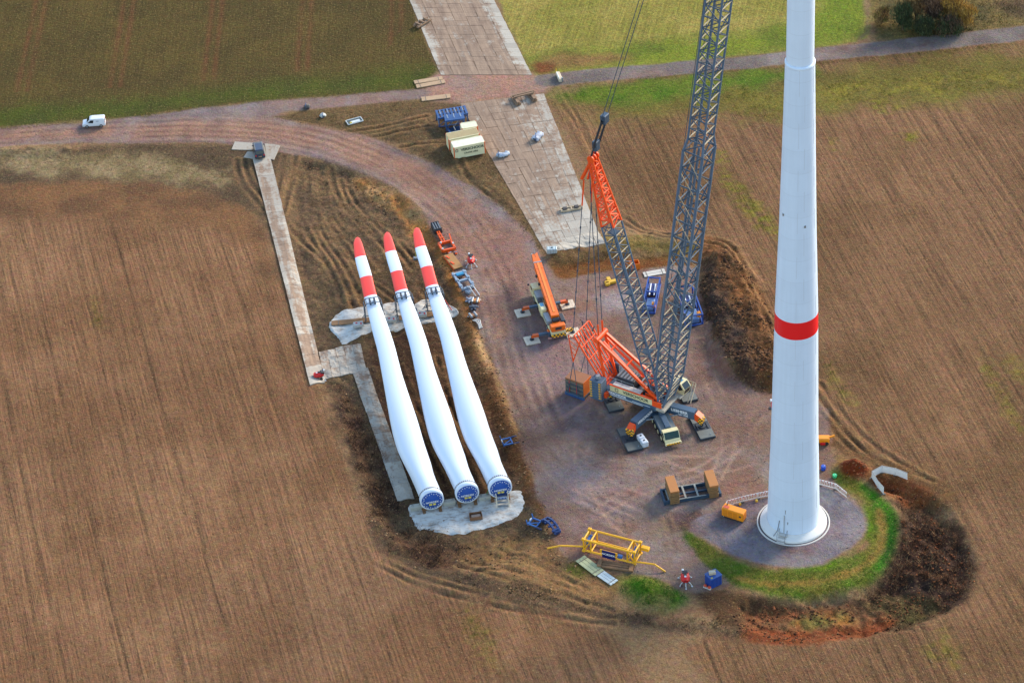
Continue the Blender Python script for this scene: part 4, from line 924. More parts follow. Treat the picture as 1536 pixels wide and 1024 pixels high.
# open crate on the sheet
def crate(label, px, rz, size, rgb, up=.15, fill=None):
    p = on(*px); t = thing('wooden_crate', label, 'crate', (p.x, p.y, p.z+up), rz); m = paint('crate_%d' % rgb[0], rgb, .85, wear=.3, k=.8)
    x, y, z = size
    mb = MB(); mb.box((0, 0, .05), (x, y, .1)); mb.build('bottom', m, t)
    for s in (-1, 1):
        for k in range(3): mb = MB(); mb.box((0, s*(y/2-.03), .18+k*(z-.12)/3), (x, .06, (z-.1)/3*.9)); mb.build('side_plank', m, t)
        mb = MB(); mb.box((s*(x/2-.03), 0, z/2), (.06, y-.14, z*.95)); mb.build('end_panel', m, t)
    mb = MB(); 
    mb.box((0, 0, z*.45), (x*.8, y*.55, z*.4), bev=.1); mb.build('contents', paint('crate_fill', (176,150,130), .8, wear=.4), t)
    return t
crate('open wooden crate standing on the white sheet below the blade roots', (714,777), ang((705,781),(726,778)), (2.0,1.3,.7), (142,98,66))

# ------------------------------------------------------------------ containers
def container(label, a, b, L, Wd, H, roof, ribs, text=False, cream=(232,226,186)):
    p, q = on(*a), on(*b); rz = math.atan2(q.y-p.y, q.x-p.x); z = (p.z+q.z)/2
    f = Vector((math.cos(rz), math.sin(rz), 0)); n = Vector((-f.y, f.x, 0)); c = p+f*L/2+n*Wd/2
    t = thing('shipping_container', label, 'container', (c.x, c.y, z+.05), rz)
    cm = paint('container_cream', cream, .5, wear=.12, dirt=(170,150,120)); rm = paint('container_roof_%d' % roof[0], roof, .55, wear=.2); om = paint('container_orange', (226,88,26), .5, wear=.15)
    nb = int(L/.3); pts = []
    def corr(x0, x1, y, s):
        pts = []; k = int((x1-x0)/.28)
        for i in range(k):
            xa = x0+(x1-x0)*i/k; w_ = (x1-x0)/k
            pts += [(xa, y), (xa+w_*.3, y), (xa+w_*.42, y-s*.035), (xa+w_*.88, y-s*.035)]
        return pts+[(x1, y)]
    for s, nm in ((-1, 'front_wall'), (1, 'rear_wall')):
        pl = corr(-L/2+.12, L/2-.12, s*(Wd/2-.02), s) if not (text and s < 0) else [(-L/2+.12, s*(Wd/2-.02)), (L/2-.12, s*(Wd/2-.02))]
        mb = MB(); vs = [(x, y, .12) for x, y in pl]+[(x, y, H-.1) for x, y in pl]; m_ = len(pl); mb.add(vs, [(i, i+1, m_+i+1, m_+i) if s < 0 else (i+1, i, m_+i, m_+i+1) for i in range(m_-1)]); mb.build(nm, cm, t)
    for s in (-1, 1):
        mb = MB(); mb.box((s*(L/2-.03), 0, H/2), (.05, Wd-.2, H-.2))
        if s > 0: pass
        d = mb.build('end_door' if s > 0 else 'end_wall', cm, t)
        if s > 0:
            for y in (-.5, -.2, .2, .5): mb = MB(); mb.tube((L/2+.01, y, .2), (L/2+.01, y, H-.15), .025, 6); mb.build('lock_rod', paint('rod_steel', (140,140,136), .5), d)
    mb = MB(); mb.box((0, 0, H-.05), (L-.1, Wd-.06, .06)); 
    if ribs:
        for i in range(18): mb.box((-L/2+L*(i+.5)/18, 0, H-.005), (L/18*.5, Wd-.3, .05))
    mb.build('roof', rm, t)
    for sx in (-1, 1):
        for sy in (-1, 1): mb = MB(); mb.box((sx*(L/2-.08), sy*(Wd/2-.08), H/2), (.18, .18, H), bev=.02); mb.build('corner_post', om, t)
    for sy in (-1, 1):
        for zz, mm in ((.08, om if False else cm), (H-.06, cm)): mb = MB(); mb.box((0, sy*(Wd/2-.05), zz), (L-.3, .12, .14)); mb.build('rail', mm, t)
    mb = MB(); mb.box((0, 0, .06), (L-.3, Wd-.3, .1)); mb.build('floor', om, t)
    if text:
        dk = paint('letter_dark', (34,62,58), .5, wear=0)
        text_mesh('lettering', 'VERSCHOOR', .76, dk, t, face_M((.55, -Wd/2-.005, H*.68), (1, 0, 0), (0, 0, 1)), bold=.03)
        text_mesh('lettering', 'CRANE HIRE', .48, dk, t, face_M((.25, -Wd/2-.005, H*.36), (1, 0, 0), (0, 0, 1)), bold=.02)
        for q_, (x0, w_, h_) in enumerate(((-2.45, .5, .09), (-2.45, .5, .09))): mb = MB(); mb.box((x0, -Wd/2-.01, H*.68+(.22 if q_ else -.22)), (w_, .02, h_)); mb.build('emblem_bar', dk, t)
        for x0 in (-2.66, -2.24): mb = MB(); mb.box((x0, -Wd/2-.01, H*.68), (.09, .02, .36)); mb.build('emblem_bar', dk, t)
        mb = MB(); mb.box((-2.45, -Wd/2-.01, H*.68+.38), (.2, .02, .14)); mb.build('emblem_dot', om, t)
    return t
container('cream container with orange corner posts and dark lettering on its long side', (681.5,238), (727,232), 6.05, 2.35, 2.55, (232,230,206), False, True)
container('container with ribbed beige roof behind the lettered one', (674,226), (720,219.5), 6.0, 2.3, 2.55, (190,168,120), True)
container('short cream container at the back of the three', (694,210.5), (717,206.5), 3.1, 2.0, 2.5, (226,224,194), False)

# ------------------------------------------------------------------ blue transport racks
BLUE = paint('rack_blue', (38,82,140), .5, wear=.2, dirt=(70,90,110)); BLUE2 = paint('frame_blue', (44,104,176), .5, wear=.15); GREY = paint('steel_grey', (150,160,168), .5, metal=.3, wear=.2)
def rack(label, a, b, W_, H_, wh=3):
    p, q = on(*a), on(*b); L = math.hypot(q.x-p.x, q.y-p.y); rz = math.atan2(q.y-p.y, q.x-p.x); c = (p+q)/2
    t = thing('transport_rack', label, 'steel rack', (c.x, c.y, min(p.z, q.z)+.05), rz, 'blue steel racks behind the containers')
    for y in (-W_/2, 0, W_/2): mb = MB(); mb.bar((-L/2, y, H_), (L/2, y, H_), .22, .25); mb.build('deck_beam', BLUE, t)
    n = 9
    for i in range(n): mb = MB(); mb.bar((-L/2+.2+(L-.4)*i/(n-1), -W_/2-.1, H_+.16), (-L/2+.2+(L-.4)*i/(n-1), W_/2+.1, H_+.16), .42, .08); mb.build('deck_board', BLUE, t)
    for x in (-L/2+.15, L/2-.15):
        for y in (-W_/2, W_/2): mb = MB(); mb.bar((x, y, 0), (x, y, H_), .18); mb.build('leg', BLUE, t)
        mb = MB(); mb.bar((x, -W_/2, .15), (x, W_/2, H_-.2), .12); mb.build('brace', GREY, t)
    for y in (-W_/2, W_/2):
        mb = MB(); mb.bar((-L/2, y, .12), (L/2, y, .12), .16); mb.build('ground_beam', BLUE, t)
        for i in range(3):
            x = -L/2+L*i/3; mb = MB(); mb.bar((x, y, .2), (x+L/3, y, H_-.1), .1); mb.build('brace', GREY if i % 2 else BLUE, t)
    for i in range(wh): 
        x = -L/2+L*(i+.5)/wh; mb = MB(); mb.tube((x, -.2, H_+.2), (x-.15, -.2, H_+.85), .07); mb.tube((x, .5, H_+.2), (x-.1, .5, H_+.7), .06); mb.build('stanchion', paint('stanchion_white', (226,230,234), .5, wear=.1), t)
    return t
rack('largest blue steel rack at the back with white stanchions', (656,186), (701,179), 2.6, 2.0, 4)
rack('blue rack in the middle close behind the short container', (668,194), (697,190), 1.8, 2.3, 3)
rack('low blue rack nearest the ribbed roof container', (674,203), (692,200), 1.7, .9, 1)

# ------------------------------------------------------------------ log and timber cribs
LOG = paint('crib_timber', (150,122,98), .9, wear=.35, dirt=(96,76,60), k=.8, bmp=.02)
def beam(t, a, b, w_=.3, h_=.3, m=LOG, nm='beam'):
    mb = MB(); mb.bar(a, b, w_, h_); return mb.build(nm, m, t)
def crib(label, px, rz, L, sp, bw=.9):
    p = on(*px); t = thing('timber_crib', label, 'timber beams', (p.x, p.y, p.z+.15), rz)
    for s in (-1, 1):
        for k in (-1, 1): beam(t, (s*L/2+k*.28, -sp/2, .2), (s*L/2+k*.28, sp/2, .2), .42, .42)
        beam(t, (s*L/2, -sp/2, .58), (s*L/2, sp/2*.4, .58), .5, .3)
    beam(t, (-L/2-.5, sp*.18, .95), (L/2+.6, sp*.18, .95), .35, .35); beam(t, (-L/2-.3, sp*.18-.5, .93), (L/2+.4, sp*.18-.5, .93), .3, .3)
    return t
crib('two pairs of thick timbers joined by a cross beam on the slab road', (786,150), ang((772,156),(797,150)), 3.3, 3.2)
p = on(634,37); t = thing('timber_crib', 'pair of long tree trunks with packing lying on the left edge of the crane track', 'timber beams', (p.x, p.y, p.z+.15), ang((624,41),(648,27)))
for y in (-.5, .5): mb = MB(); mb.tube((-1.9, y, .35), (1.9, y, .35), .32, 10, r2=.26); mb.build('log', LOG, t)
for x in (-1.3, -.2, 1.0): beam(t, (x, -.7, .72), (x, .7, .72), .3, .2)
p = on(839,118); t = thing('road_barrier', 'pale concrete barrier with a yellow post standing on the gravel farm track', 'barrier', (p.x, p.y, p.z+.03), ang((843,126),(836,110)))
mb = MB(); mb.box((0, 0, .35), (2.9, .75, .7), bev=.08); mb.build('barrier_block', paint('barrier_cream', (214,200,176), .8, wear=.25), t)
mb = MB(); mb.box((.1, .25, .78), (2.3, .2, .2)); mb.build('rail', paint('rail_white', (226,226,220), .5), t)
mb = MB(); mb.tube((1.2, .3, .6), (1.2, .3, 1.7), .08); mb.build('post', paint('post_yellow', (232,190,40), .5), t)
mb = MB(); mb.box((-1.3, -.3, .5), (.3, .3, .9)); mb.build('end_post', GREY, t)
p = on(857,315); t = thing('timber_pallet', 'low timber frame with two dark boxes on the slab road', 'timber frame', (p.x, p.y, p.z+.15), ang((840,318),(876,312)))
for y in (-.45, .45): beam(t, (-2.0, y, .2), (2.0, y, .2), .22, .3, paint('pale_timber', (196,176,146), .85, wear=.3))
for x in (-1.15, 1.0): mb = MB(); mb.box((x, 0, .3), (.8, .75, .55), bev=.05); mb.build('dark_box', paint('dark_box', (54,48,50), .6), t)
for x in (-1.9, 0, 1.9): beam(t, (x, -.5, .38), (x, .5, .38), .2, .12, paint('pale_timber', (196,176,146)))
p = on(828,379); t = thing('water_tank', 'small translucent pale tank at the near end of the slab road', 'tank', (p.x, p.y, p.z+.1), ang((820,381),(836,380)))
mb = MB(); mb.box((0, 0, .5), (1.8, 1.1, 1.0), bev=.12); mb.build('tank_body', paint('tank_pale', (196,212,214), .4, wear=.1), t)
for x in (-.75, -.25, .25, .75): mb = MB(); mb.path([(x, -.6, .05), (x, -.6, 1.05), (x, .6, 1.05), (x, .6, .05)], .03); mb.build('cage_bar', GREY, t)
mb = MB(); mb.tube((0, 0, 1.0), (0, 0, 1.1), .15, 12); mb.build('lid', paint('lid_dark', (70,80,84)), t)

# ------------------------------------------------------------------ crumpled wrapped bundles
def bundle(label, pts, r, rgb, up=.15):
    P = [on(*p) for p in pts]; c = sum(P, Vector())/len(P); t = thing('sheet_bundle', label, 'bundle', (c.x, c.y, c.z+up), 0)
    mb = MB(); V = []; n = 10; m_ = 14
    for i in range(m_):
        u = i/(m_-1)*(len(P)-1); k = min(int(u), len(P)-2); q = P[k].lerp(P[k+1], u-k)-c; q.z = 0
        d = (P[k+1]-P[k]).normalized(); s_ = Vector((-d.y, d.x, 0)); rr = r*(.75+.5*abs(math.sin(i*1.7+len(label))))*(0.5 if i in (0, m_-1) else 1)
        for j in range(n):
            a = 2*PI*j/n; k2 = rr*(1+.25*math.sin(3*a+i*2.1)); V.append(q+s_*math.cos(a)*k2+Vector((0, 0, max(0, r*.6+math.sin(a)*k2*.7))))
    F = [(i*n+j, i*n+(j+1) % n, (i+1)*n+(j+1) % n, (i+1)*n+j) for i in range(m_-1) for j in range(n)]
    mb.add(V, F, 0, True); mb.build('folded_sheet', paint('sheet_%d' % rgb[0], rgb, .7, wear=.25, dirt=(120,130,150)), t)
    mb = MB(); q = (P[0]+P[1])/2-c; mb.lathe([(r*1.15, r*.1), (r*1.2, r*.7), (r*1.0, r*1.3)], 12, c=(q.x, q.y, 0)) if False else mb.box((q.x, q.y, r*.75), (.12, r*2.3, r*1.5)); mb.build('tie_strap', paint('strap_blue', (60,80,120)), t)
    return t
bundle('blue white wrapped bundle lying in the middle of the slab road', [(802,213),(806,209),(812,203)], .65, (196,204,220))
bundle('sagging pale bundle at the left edge of the slab road by the containers', [(746,234),(750,236),(758,235),(763,231)], .5, (176,190,206))
bundle('small white bag lying in the grass above the haul road', [(483,174),(486,177)], .45, (214,218,214), up=.05)
bundle('grey stone heap at the edge of the haul road fork', [(457,161),(461,162),(465,162)], .5, (96,92,88), up=.0)
p = on(532,183); t = thing('flat_frame', 'flat grey frame with a white panel lying in the grass above the haul road', 'frame', (p.x, p.y, p.z+.12), ang((520,185),(546,178)))  # plain flat frame round a white panel, no glazing
wm = paint('pale_metal', (196,204,206), .5, wear=.15)
for a, b in (((-1.5,-.7),(1.5,-.7)),((-1.5,.8),(1.5,.8)),((-1.5,-.7),(-1.5,.8)),((1.5,-.7),(1.5,.8))): beam(t, (*a, .1), (*b, .1), .14, .14, wm, 'side_bar')
mb = MB(); mb.box((.15, -.1, .08), (1.8, .65, .05)); mb.build('white_panel', paint('panel_white', (214,222,226), .4), t)
mb = MB(); mb.box((-.85, -.25, .12), (.4, .35, .12)); mb.build('yellow_box', paint('box_yellow', (200,180,60)), t)
mb = MB(); mb.box((0, .1, .02), (2.8, 1.3, .04)); mb.build('backing', paint('backing_dark', (74,84,80)), t)
# ------------------------------------------------------------------ vehicles
def wheel(t, x, y, r=.34, w_=.22):
    mb = MB(); mb.tube((x, y-w_/2, r), (x, y+w_/2, r), r, 18); o = mb.build('wheel', paint('tyre', (34,34,36), .9, wear=.2), t)
    s = 1 if y > 0 else -1
    mb = MB(); mb.tube((x, y+s*(w_/2-.02), r), (x, y+s*(w_/2+.02), r), r*.6, 14); mb.build('rim', paint('rim_grey', (170,174,178), .4, metal=.5), o); return o
def car_body(mb, prof, hw, tumble=.12):
    "profile of (x, z_low, z_high, half width at the top) stations, lofted"
    n = len(prof); V = []
    for x, zl, zh, wt in prof:
        zb = zl+(min(zh, .95)-zl)
        V += [Vector((x, -hw*.94, zl)), Vector((x, -hw, zl+.2)), Vector((x, -hw, zb-.02)), Vector((x, -wt, zh-.05)), Vector((x, -wt*.85, zh)), Vector((x, wt*.85, zh)), Vector((x, wt, zh-.05)), Vector((x, hw, zb-.02)), Vector((x, hw, zl+.2)), Vector((x, hw*.94, zl))]
    F = []
    for i in range(n-1):
        for j in range(10): F.append((i*10+j, i*10+(j+1) % 10, (i+1)*10+(j+1) % 10, (i+1)*10+j))
    F.append(tuple(range(9, -1, -1))); F.append(tuple((n-1)*10+j for j in range(10)))
    mb.add(V, [f[::-1] for f in F], 0, False)
def quad(t, nm, pts, m, off=0):
    mb = MB(); mb.add([Vector(p) for p in pts], [(0, 1, 2, 3)]); return mb.build(nm, m, t)
GL = paint('dark_glass', (34,44,50), .12, wear=0)
def van():
    p = on(142,188); rz = ang((156,186),(128,188))
    t = thing('delivery_van', 'small white delivery van driving along the haul road', 'van', (p.x, p.y, p.z+.02), rz)
    wh = paint('van_white', (220,228,238), .35, wear=.06)
    mb = MB(); car_body(mb, [(-2.15,.35,1.0,.82),(-2.12,.3,1.75,.72),(-1.9,.3,1.84,.74),(.35,.3,1.84,.74),(.75,.3,1.72,.72),(1.35,.3,1.12,.72),(1.45,.3,1.06,.74),(2.05,.32,.88,.74),(2.2,.4,.7,.7)], .88); b = mb.build('body', wh, t)
    for s in (-1, 1):
        quad(t, 'side_window', [(.45, s*.765, 1.62), (1.2, s*.83, 1.10), (.1, s*.9, 1.02), (-.05, s*.765, 1.62)][::s], GL)
        for x in (-1.35, 1.35): wheel(t, x, s*.8, .32)
        mb = MB(); mb.box((1.05, s*.98, 1.1), (.12, .18, .16)); mb.build('mirror', wh, t)
        mb = MB(); mb.box((2.1, s*.62, .72), (.2, .3, .14)); mb.build('headlight', paint('lamp_glass', (220,226,230), .1), t)
        mb = MB(); mb.box((-2.15, s*.78, 1.1), (.06, .14, .3)); mb.build('tail_light', RED, t)
        mb = MB(); mb.box((-.75, s*.84, 1.36), (.5, .03, .1)); mb.build('side_lettering', paint('letter_grey', (90,110,130)), t)
    quad(t, 'windscreen', [(.78, -.64, 1.745), (.78, .64, 1.745), (1.34, .68, 1.17), (1.34, -.68, 1.17)][::-1], GL)
    quad(t, 'rear_window', [(-2.16, -.6, 1.55), (-2.16, .6, 1.55), (-2.17, .64, 1.1), (-2.17, -.64, 1.1)], GL)
    mb = MB(); mb.box((2.15, 0, .42), (.2, 1.6, .2), bev=.05); mb.build('bumper', paint('bumper_grey', (60,64,68)), t)
van()
def suv():
    p = on(389,231); rz = ang((390,238),(386,219))
    t = thing('off_road_car', 'dark slate estate car parked at the top of the narrow plate road', 'car', (p.x, p.y, p.z+.17), rz)
    bl = paint('car_slate', (50,60,78), .3, wear=.08)
    mb = MB(); car_body(mb, [(-2.35,.4,.9,.86),(-2.3,.35,1.35,.78),(-2.05,.35,1.9,.72),(-1.9,.35,1.96,.74),(.5,.35,1.95,.74),(.75,.35,1.88,.72),(1.3,.35,1.22,.74),(2.2,.38,1.08,.8),(2.35,.45,.8,.8)], .95); mb.build('body', bl, t)
    mb = MB(); mb.box((-.7, 0, 1.985), (2.3, 1.36, .04), bev=.015); mb.build('roof_panel', paint('roof_blue', (62,76,100), .3), t)
    for s in (-1, 1):
        mb = MB(); mb.tube((-1.8, s*.72, 2.03), (.4, s*.72, 2.03), .03); mb.build('roof_rail', GREY, t)
        quad(t, 'side_window', [(.6, s*.79, 1.78), (1.1, s*.88, 1.25), (-1.8, s*.92, 1.2), (-1.8, s*.79, 1.78)][::s], GL)
        for x in (-1.45, 1.45): wheel(t, x, s*.86, .38)
        mb = MB(); mb.box((1.0, s*1.04, 1.2), (.14, .2, .18)); mb.build('mirror', bl, t)
        mb = MB(); mb.box((-2.36, s*.75, 1.05), (.06, .2, .3)); mb.build('tail_light', RED, t)
        mb = MB(); mb.box((2.32, s*.7, .85), (.1, .3, .16)); mb.build('headlight', paint('lamp_glass', (220,226,230)), t)
    quad(t, 'windscreen', [(.78, -.64, 1.88), (.78, .64, 1.88), (1.28, .7, 1.27), (1.28, -.7, 1.27)][::-1], GL)
    quad(t, 'rear_window', [(-2.13, -.64, 1.85), (-2.13, .64, 1.85), (-2.31, .7, 1.38), (-2.31, -.7, 1.38)], GL)
    mb = MB(); mb.box((-2.39, 0, .8), (.03, .6, .16)); mb.build('number_plate', paint('plate_orange', (190,150,110)), t)
    mb = MB(); mb.box((-2.38, 0, .52), (.2, 1.75, .22), bev=.05); mb.build('bumper', paint('bumper_grey', (60,64,68)), t)
suv()

# ------------------------------------------------------------------ red tag-line winches on their stands
LEGM = paint('leg_silver', (206,210,214), .4, metal=.3, wear=.1)
def winch(label, px, rz, wheelkind=False, s=1.0):
    p = on(*px); t = thing('tag_line_winch', label, 'winch', (p.x, p.y, p.z+.03), rz, 'red portable winches')
    t.scale = (s, s, s)
    mb = MB(); V = []
    for x, r in ((-1.0, .35), (-.75, .62), (0, .72), (.7, .62), (.95, .35)):
        for k in range(12):
            a = 2*PI*k/12; V.append(Vector((x, math.cos(a)*r, 1.05+math.sin(a)*r*.75)))
    F = [(i*12+k, i*12+(k+1) % 12, (i+1)*12+(k+1) % 12, (i+1)*12+k) for i in range(4) for k in range(12)]+[tuple(range(12)), tuple(range(59, 47, -1))]
    mb.add(V, F, 0, True); mb.build('red_cover', RED, t)
    mb = MB(); mb.box((.1, 0, 1.5), (.5, .5, .3), bev=.06); mb.build('engine_box', paint('winch_black', (36,36,40), .6), t)
    for x in (.55, .82): mb = MB(); mb.tube((x, -.42, 1.45), (x, .42, 1.45), .22, 12); mb.build('rope_drum', paint('drum_dark', (52,52,58), .5), t)
    mb = MB(); mb.box((-.35, 0, 1.5), (.35, .3, .14)); mb.build('white_label', paint('panel_white', (214,222,226)), t)
    mb = MB(); mb.box((1.05, .3, 1.62), (.32, .3, .25), bev=.04); mb.build('lamp_head', paint('letter_white', (240,242,246)), t)
    for sx, sy in ((-1, -1), (-1, 1), (1, -1), (1, 1), (-1.5, 0)):
        mb = MB(); mb.path([(sx*.6, sy*.35, .7), (sx*.85, sy*.75, .45), (sx*1.0, sy*.95, .03)], .07, 6); l = mb.build('leg', LEGM, t)
        mb = MB(); mb.tube((sx*1.0, sy*.95, 0), (sx*1.0, sy*.95, .06), .16, 10); mb.build('foot', LEGM, l)
    mb = MB(); mb.box((0, 0, .62), (1.7, .9, .12)); mb.build('base_frame', paint('leg_dark', (80,84,92), .5), t)
    if wheelkind:
        for y in (-.6, .6): mb = MB(); mb.tube((.3, y-.1, .3), (.3, y+.1, .3), .3, 14); mb.build('wheel', paint('tyre', (34,34,36)), t)
    return t
winch('red winch on silver legs standing on the haul road beside the grey lifting frame', (707,396), ang((707,400),(706,388)), s=.95)
winch('red winch on silver legs on the gravel beside the blue crate', (1028,873), ang((1029,878),(1027,860)), s=1.0)
winch('red wheeled winch trailer at the bottom end of the narrow plate road', (479,568), ang((462,570),(488,565)), True, s=.9)

# ------------------------------------------------------------------ orange and grey lifting gear left of the haul road
ORG = paint('gear_orange', (236,92,22), .45, wear=.15, dirt=(150,80,50)); DK = paint('gear_black', (40,44,52), .6, wear=.2); BG = paint('gear_bluegrey', (150,168,186), .45, metal=.2, wear=.2)
p = on(655,345); t = thing('weight_basket', 'black slatted steel weight at the top of the row of lifting gear', 'weight', (p.x, p.y, p.z), ang((659,350),(650,332)))
mb = MB(); mb.box((0, 0, .45), (2.6, 1.5, .9), bev=.08); mb.build('weight_body', DK, t)
for y in (-.45, 0, .45): mb = MB(); mb.box((0, y, .97), (2.2, .18, .12)); mb.build('top_slat', paint('slat_grey', (110,116,124), .5), t)
for x in (-1.1, 1.1): mb = MB(); mb.box((x, 0, 1.0), (.14, 1.5, .14)); mb.build('end_bar', DK, t)
p = on(664,363); rz = ang((671,376),(655,348)); t = thing('lifting_gear', 'orange lifting arm with square yoke lying by the black weight', 'lifting gear', (p.x, p.y, p.z), rz)
for y in (-.25, .25): mb = MB(); mb.bar((-.6, y, .35), (3.4, y*.6, .55), .2, .4); mb.build('arm_beam', ORG, t)
for x in (.5, 1.6, 2.7): mb = MB(); mb.bar((x, -.35, .6), (x, .35, .6), .25, .2); mb.build('arm_tie', ORG, t)
for a, b in (((-3.2,-1.3),(-.8,-1.3)),((-3.2,1.0),(-.8,1.0)),((-3.2,-1.3),(-3.2,1.0)),((-.8,-1.5),(-.8,1.1))): mb = MB(); mb.bar((*a, .4), (*b, .4), .32, .5); mb.build('yoke_beam', ORG, t)
mb = MB(); mb.bar((-1.4, -1.3, .5), (.9, -1.6, .7), .22, .3); mb.build('yoke_arm', ORG, t)
for x, y in ((-1.0, .6), (-2.0, -1.35), (-2.9, .9)): mb = MB(); mb.tube((x, y, .6), (x, y, .85), .16, 10); mb.build('pin', paint('panel_white', (214,222,226)), t)
for px, sz, r_ in (((675,381),(1.1,.4,.25),.4), ((684,380),(.9,.45,.2),-.2)):
    pp = on(*px); t2 = thing('steel_shackle', 'small orange steel piece %s of the orange yoke' % ('directly below' if r_ > 0 else 'lower right'), 'lifting gear', (pp.x, pp.y, pp.z), rz+r_)
    mb = MB(); mb.box((0, 0, .15), sz, bev=.05); mb.build('plate', ORG, t2); mb = MB(); mb.tube((0, -.3, .3), (0, .3, .3), .1, 8); mb.build('pin', GREY, t2)
p = on(680,394); rz = ang((690,409),(668,381)); t = thing('timber_deck', 'brown plywood deck with orange beams lying above the grey lifting frame', 'board', (p.x, p.y, p.z+.1), rz)
mb = MB(); mb.box((0, 0, .2), (4.6, 1.7, .25), bev=.03); mb.build('deck', paint('deck_ply', (176,128,74), .8, wear=.3), t)
for x in (-1.0, .9): mb = MB(); mb.bar((x, .3, .38), (x+.9, .55, .38), .3, .12); mb.build('orange_beam', ORG, t)
mb = MB(); mb.box((0, .88, .1), (4.5, .1, .3)); mb.build('edge_rail', ORG, t)
p = on(695,425); rz = ang((707,440),(686,408)); t = thing('lifting_gear', 'blue grey rectangular lifting frame with hoses lying at the road edge', 'lifting gear', (p.x, p.y, p.z), rz)
for y in (-1.0, 1.0):
    mb = MB(); mb.bar((-2.6, y, .7), (2.6, y, .7), .35, .5); mb.build('long_beam', BG, t)
    for x in (-1.6, .3, 2.0): mb = MB(); mb.box((x, y*1.05, .85), (.6, .6, .5), bev=.08); mb.build('clamp_block', BG, t)
    for x in (-2.2, 2.2): mb = MB(); mb.bar((x, y, 0), (x, y, .6), .25); mb.build('leg', DK, t)
for x in (-2.5, -.1, 2.2): mb = MB(); mb.bar((x, -1.0, .75), (x, 1.0, .75), .4, .4); mb.build('cross_beam', BG, t)
mb = MB(); mb.box((1.6, 0, .95), (.7, 1.4, .3), bev=.05); mb.build('blue_tank', paint('tank_blue', (36,140,186), .4), t)
for y in (-.5, .2): mb = MB(); mb.path([(-2.4, y, 1.0), (-3.0, y-.3, 1.2), (-3.9, y-.5, .8), (-4.6, y-.8, .1)], .09, 6); mb.build('white_hose', paint('hose_white', (220,224,226), .5), t)
mb = MB(); mb.box((-3.1, .2, .35), (1.0, .8, .5), Matrix.Rotation(.5, 3, 'Z'), bev=.05); mb.build('end_weight', BG, t)
def clutter(label, px, rgb, rz, kind):
    p = on(*px); t = thing('rigging_gear', label, 'rigging gear', (p.x, p.y, p.z), rz, 'rigging gear lying along the road edge')
    m = paint('rig_%d_%d' % rgb[:2], rgb, .5, wear=.25)
    if kind == 0:
        for a in (0, PI/3, 2*PI/3): 
            M = Matrix.Rotation(a, 3, 'Z'); mb = MB(); mb.box((0, 0, .25+a*.08), (1.7, .3, .3), M, bev=.06); mb.build('arm', m, t)
        mb = MB(); mb.tube((0, 0, 0), (0, 0, .65), .28, 12); mb.build('hub', m, t)
    elif kind == 1:
        mb = MB(); mb.box((0, 0, .3), (1.6, .9, .5), bev=.12); mb.build('housing', m, t)
        for x in (-.5, .4): mb = MB(); mb.tube((x, -.6, .45), (x, .6, .45), .22, 12); mb.build('roller', GREY, t)
        mb = MB(); mb.bar((-.9, .3, .15), (.9, .5, .15), .2, .2); mb.build('skid', paint('panel_white', (214,222,226)), t)
    else:
        for k in range(3): mb = MB(); mb.path([(-1.3, -.3+.3*k, .15), (-.3, -.1+.35*k, .4), (.6, -.2+.2*k, .35), (1.4, -.5+.25*k, .1)], .1, 6); mb.build('sling', m, t)
    return t
clutter('grey star shaped rigging piece below the grey lifting frame', (705,452), (140,150,168), .3, 0)
clutter('ochre orange roller housing right of the grey rigging star', (713,453), (206,130,50), -.2, 1)
clutter('dark blue grey rigging star below the ochre roller', (711,463), (74,84,100), .9, 0)
clutter('brown roller housing at the lower end of the rigging row', (710,475), (150,100,60), .4, 1)
clutter('pale slings lying at the very end of the rigging row', (717,486), (206,208,204), ang((708,480),(722,494)), 2)
p = on(624,389); t = thing('marker_post', 'small grey box with a leaning green post left of the right blade tip', 'marker', (p.x, p.y, p.z), 0)
mb = MB(); mb.box((0, 0, .25), (.9, .6, .5), bev=.05); mb.build('box', GREY, t); mb = MB(); mb.tube((0, .1, .4), (.05, .8, 2.0), .05); mb.build('post', paint('post_green', (150,170,60)), t)
# red straps beside the right-hand cradle
p = on(676,465); t = thing('red_strap', 'red lashing strap hanging from the right blade tip cradle to the ground', 'strap', (p.x, p.y, p.z), 0)
mb = MB(); mb.path([(-1.0, 1.3, 1.6), (-.3, .4, .7), (.3, -.4, .1), (1.0, -1.0, .08)], .07, 6); mb.build('strap', RED, t)
mb = MB(); mb.box((1.1, -1.0, .15), (.4, .3, .25)); mb.build('buckle', GREY, t)

# ------------------------------------------------------------------ blue trestles and jaws right of the blades
def trestle(label, px, rz, hook):
    p = on(*px); t = thing('blue_trestle', label, 'trestle', (p.x, p.y, p.z+.1), rz, 'blue steel trestles beside the blades')
    for a, b, nm in (((-.9,-.9,.2),(-.9,.9,.2),'rail'),((.6,-.8,.2),(.6,.8,.2),'rail'),((-.9,-.75,.25),(.6,-.75,.25),'rung'),((-.9,.75,.25),(.6,.75,.25),'rung')): mb = MB(); mb.bar(a, b, .17, .2); mb.build(nm, BLUE2, t)
    for y in (-.85, .85): mb = MB(); mb.bar((-.9, y, .2), (-1.1, y, 1.0), .14); mb.build('upright', BLUE2, t)
    for y in (-.85, .85): mb = MB(); mb.box((1.2, y, .2), (1.1, .28, .32), bev=.08); mb.build('foot', paint('foot_navy', (22,46,92), .5), t)
    mb = MB(); mb.bar((-.9, -.7, .3), (.6, .2, .3), .12); mb.build('brace', BLUE2, t)
    mb = MB(); mb.box((-.95, .2, .36), (.12, .5, .4)); mb.build('white_tag', paint('panel_white', (214,222,226)), t)
    return t
trestle('blue trestle on the slope halfway along the right blade', (762,664), ang((756,666),(774,662)), 0)
trestle('blue trestle lying below the right edge of the white sheet', (803,786), ang((796,784),(812,790)), 1)
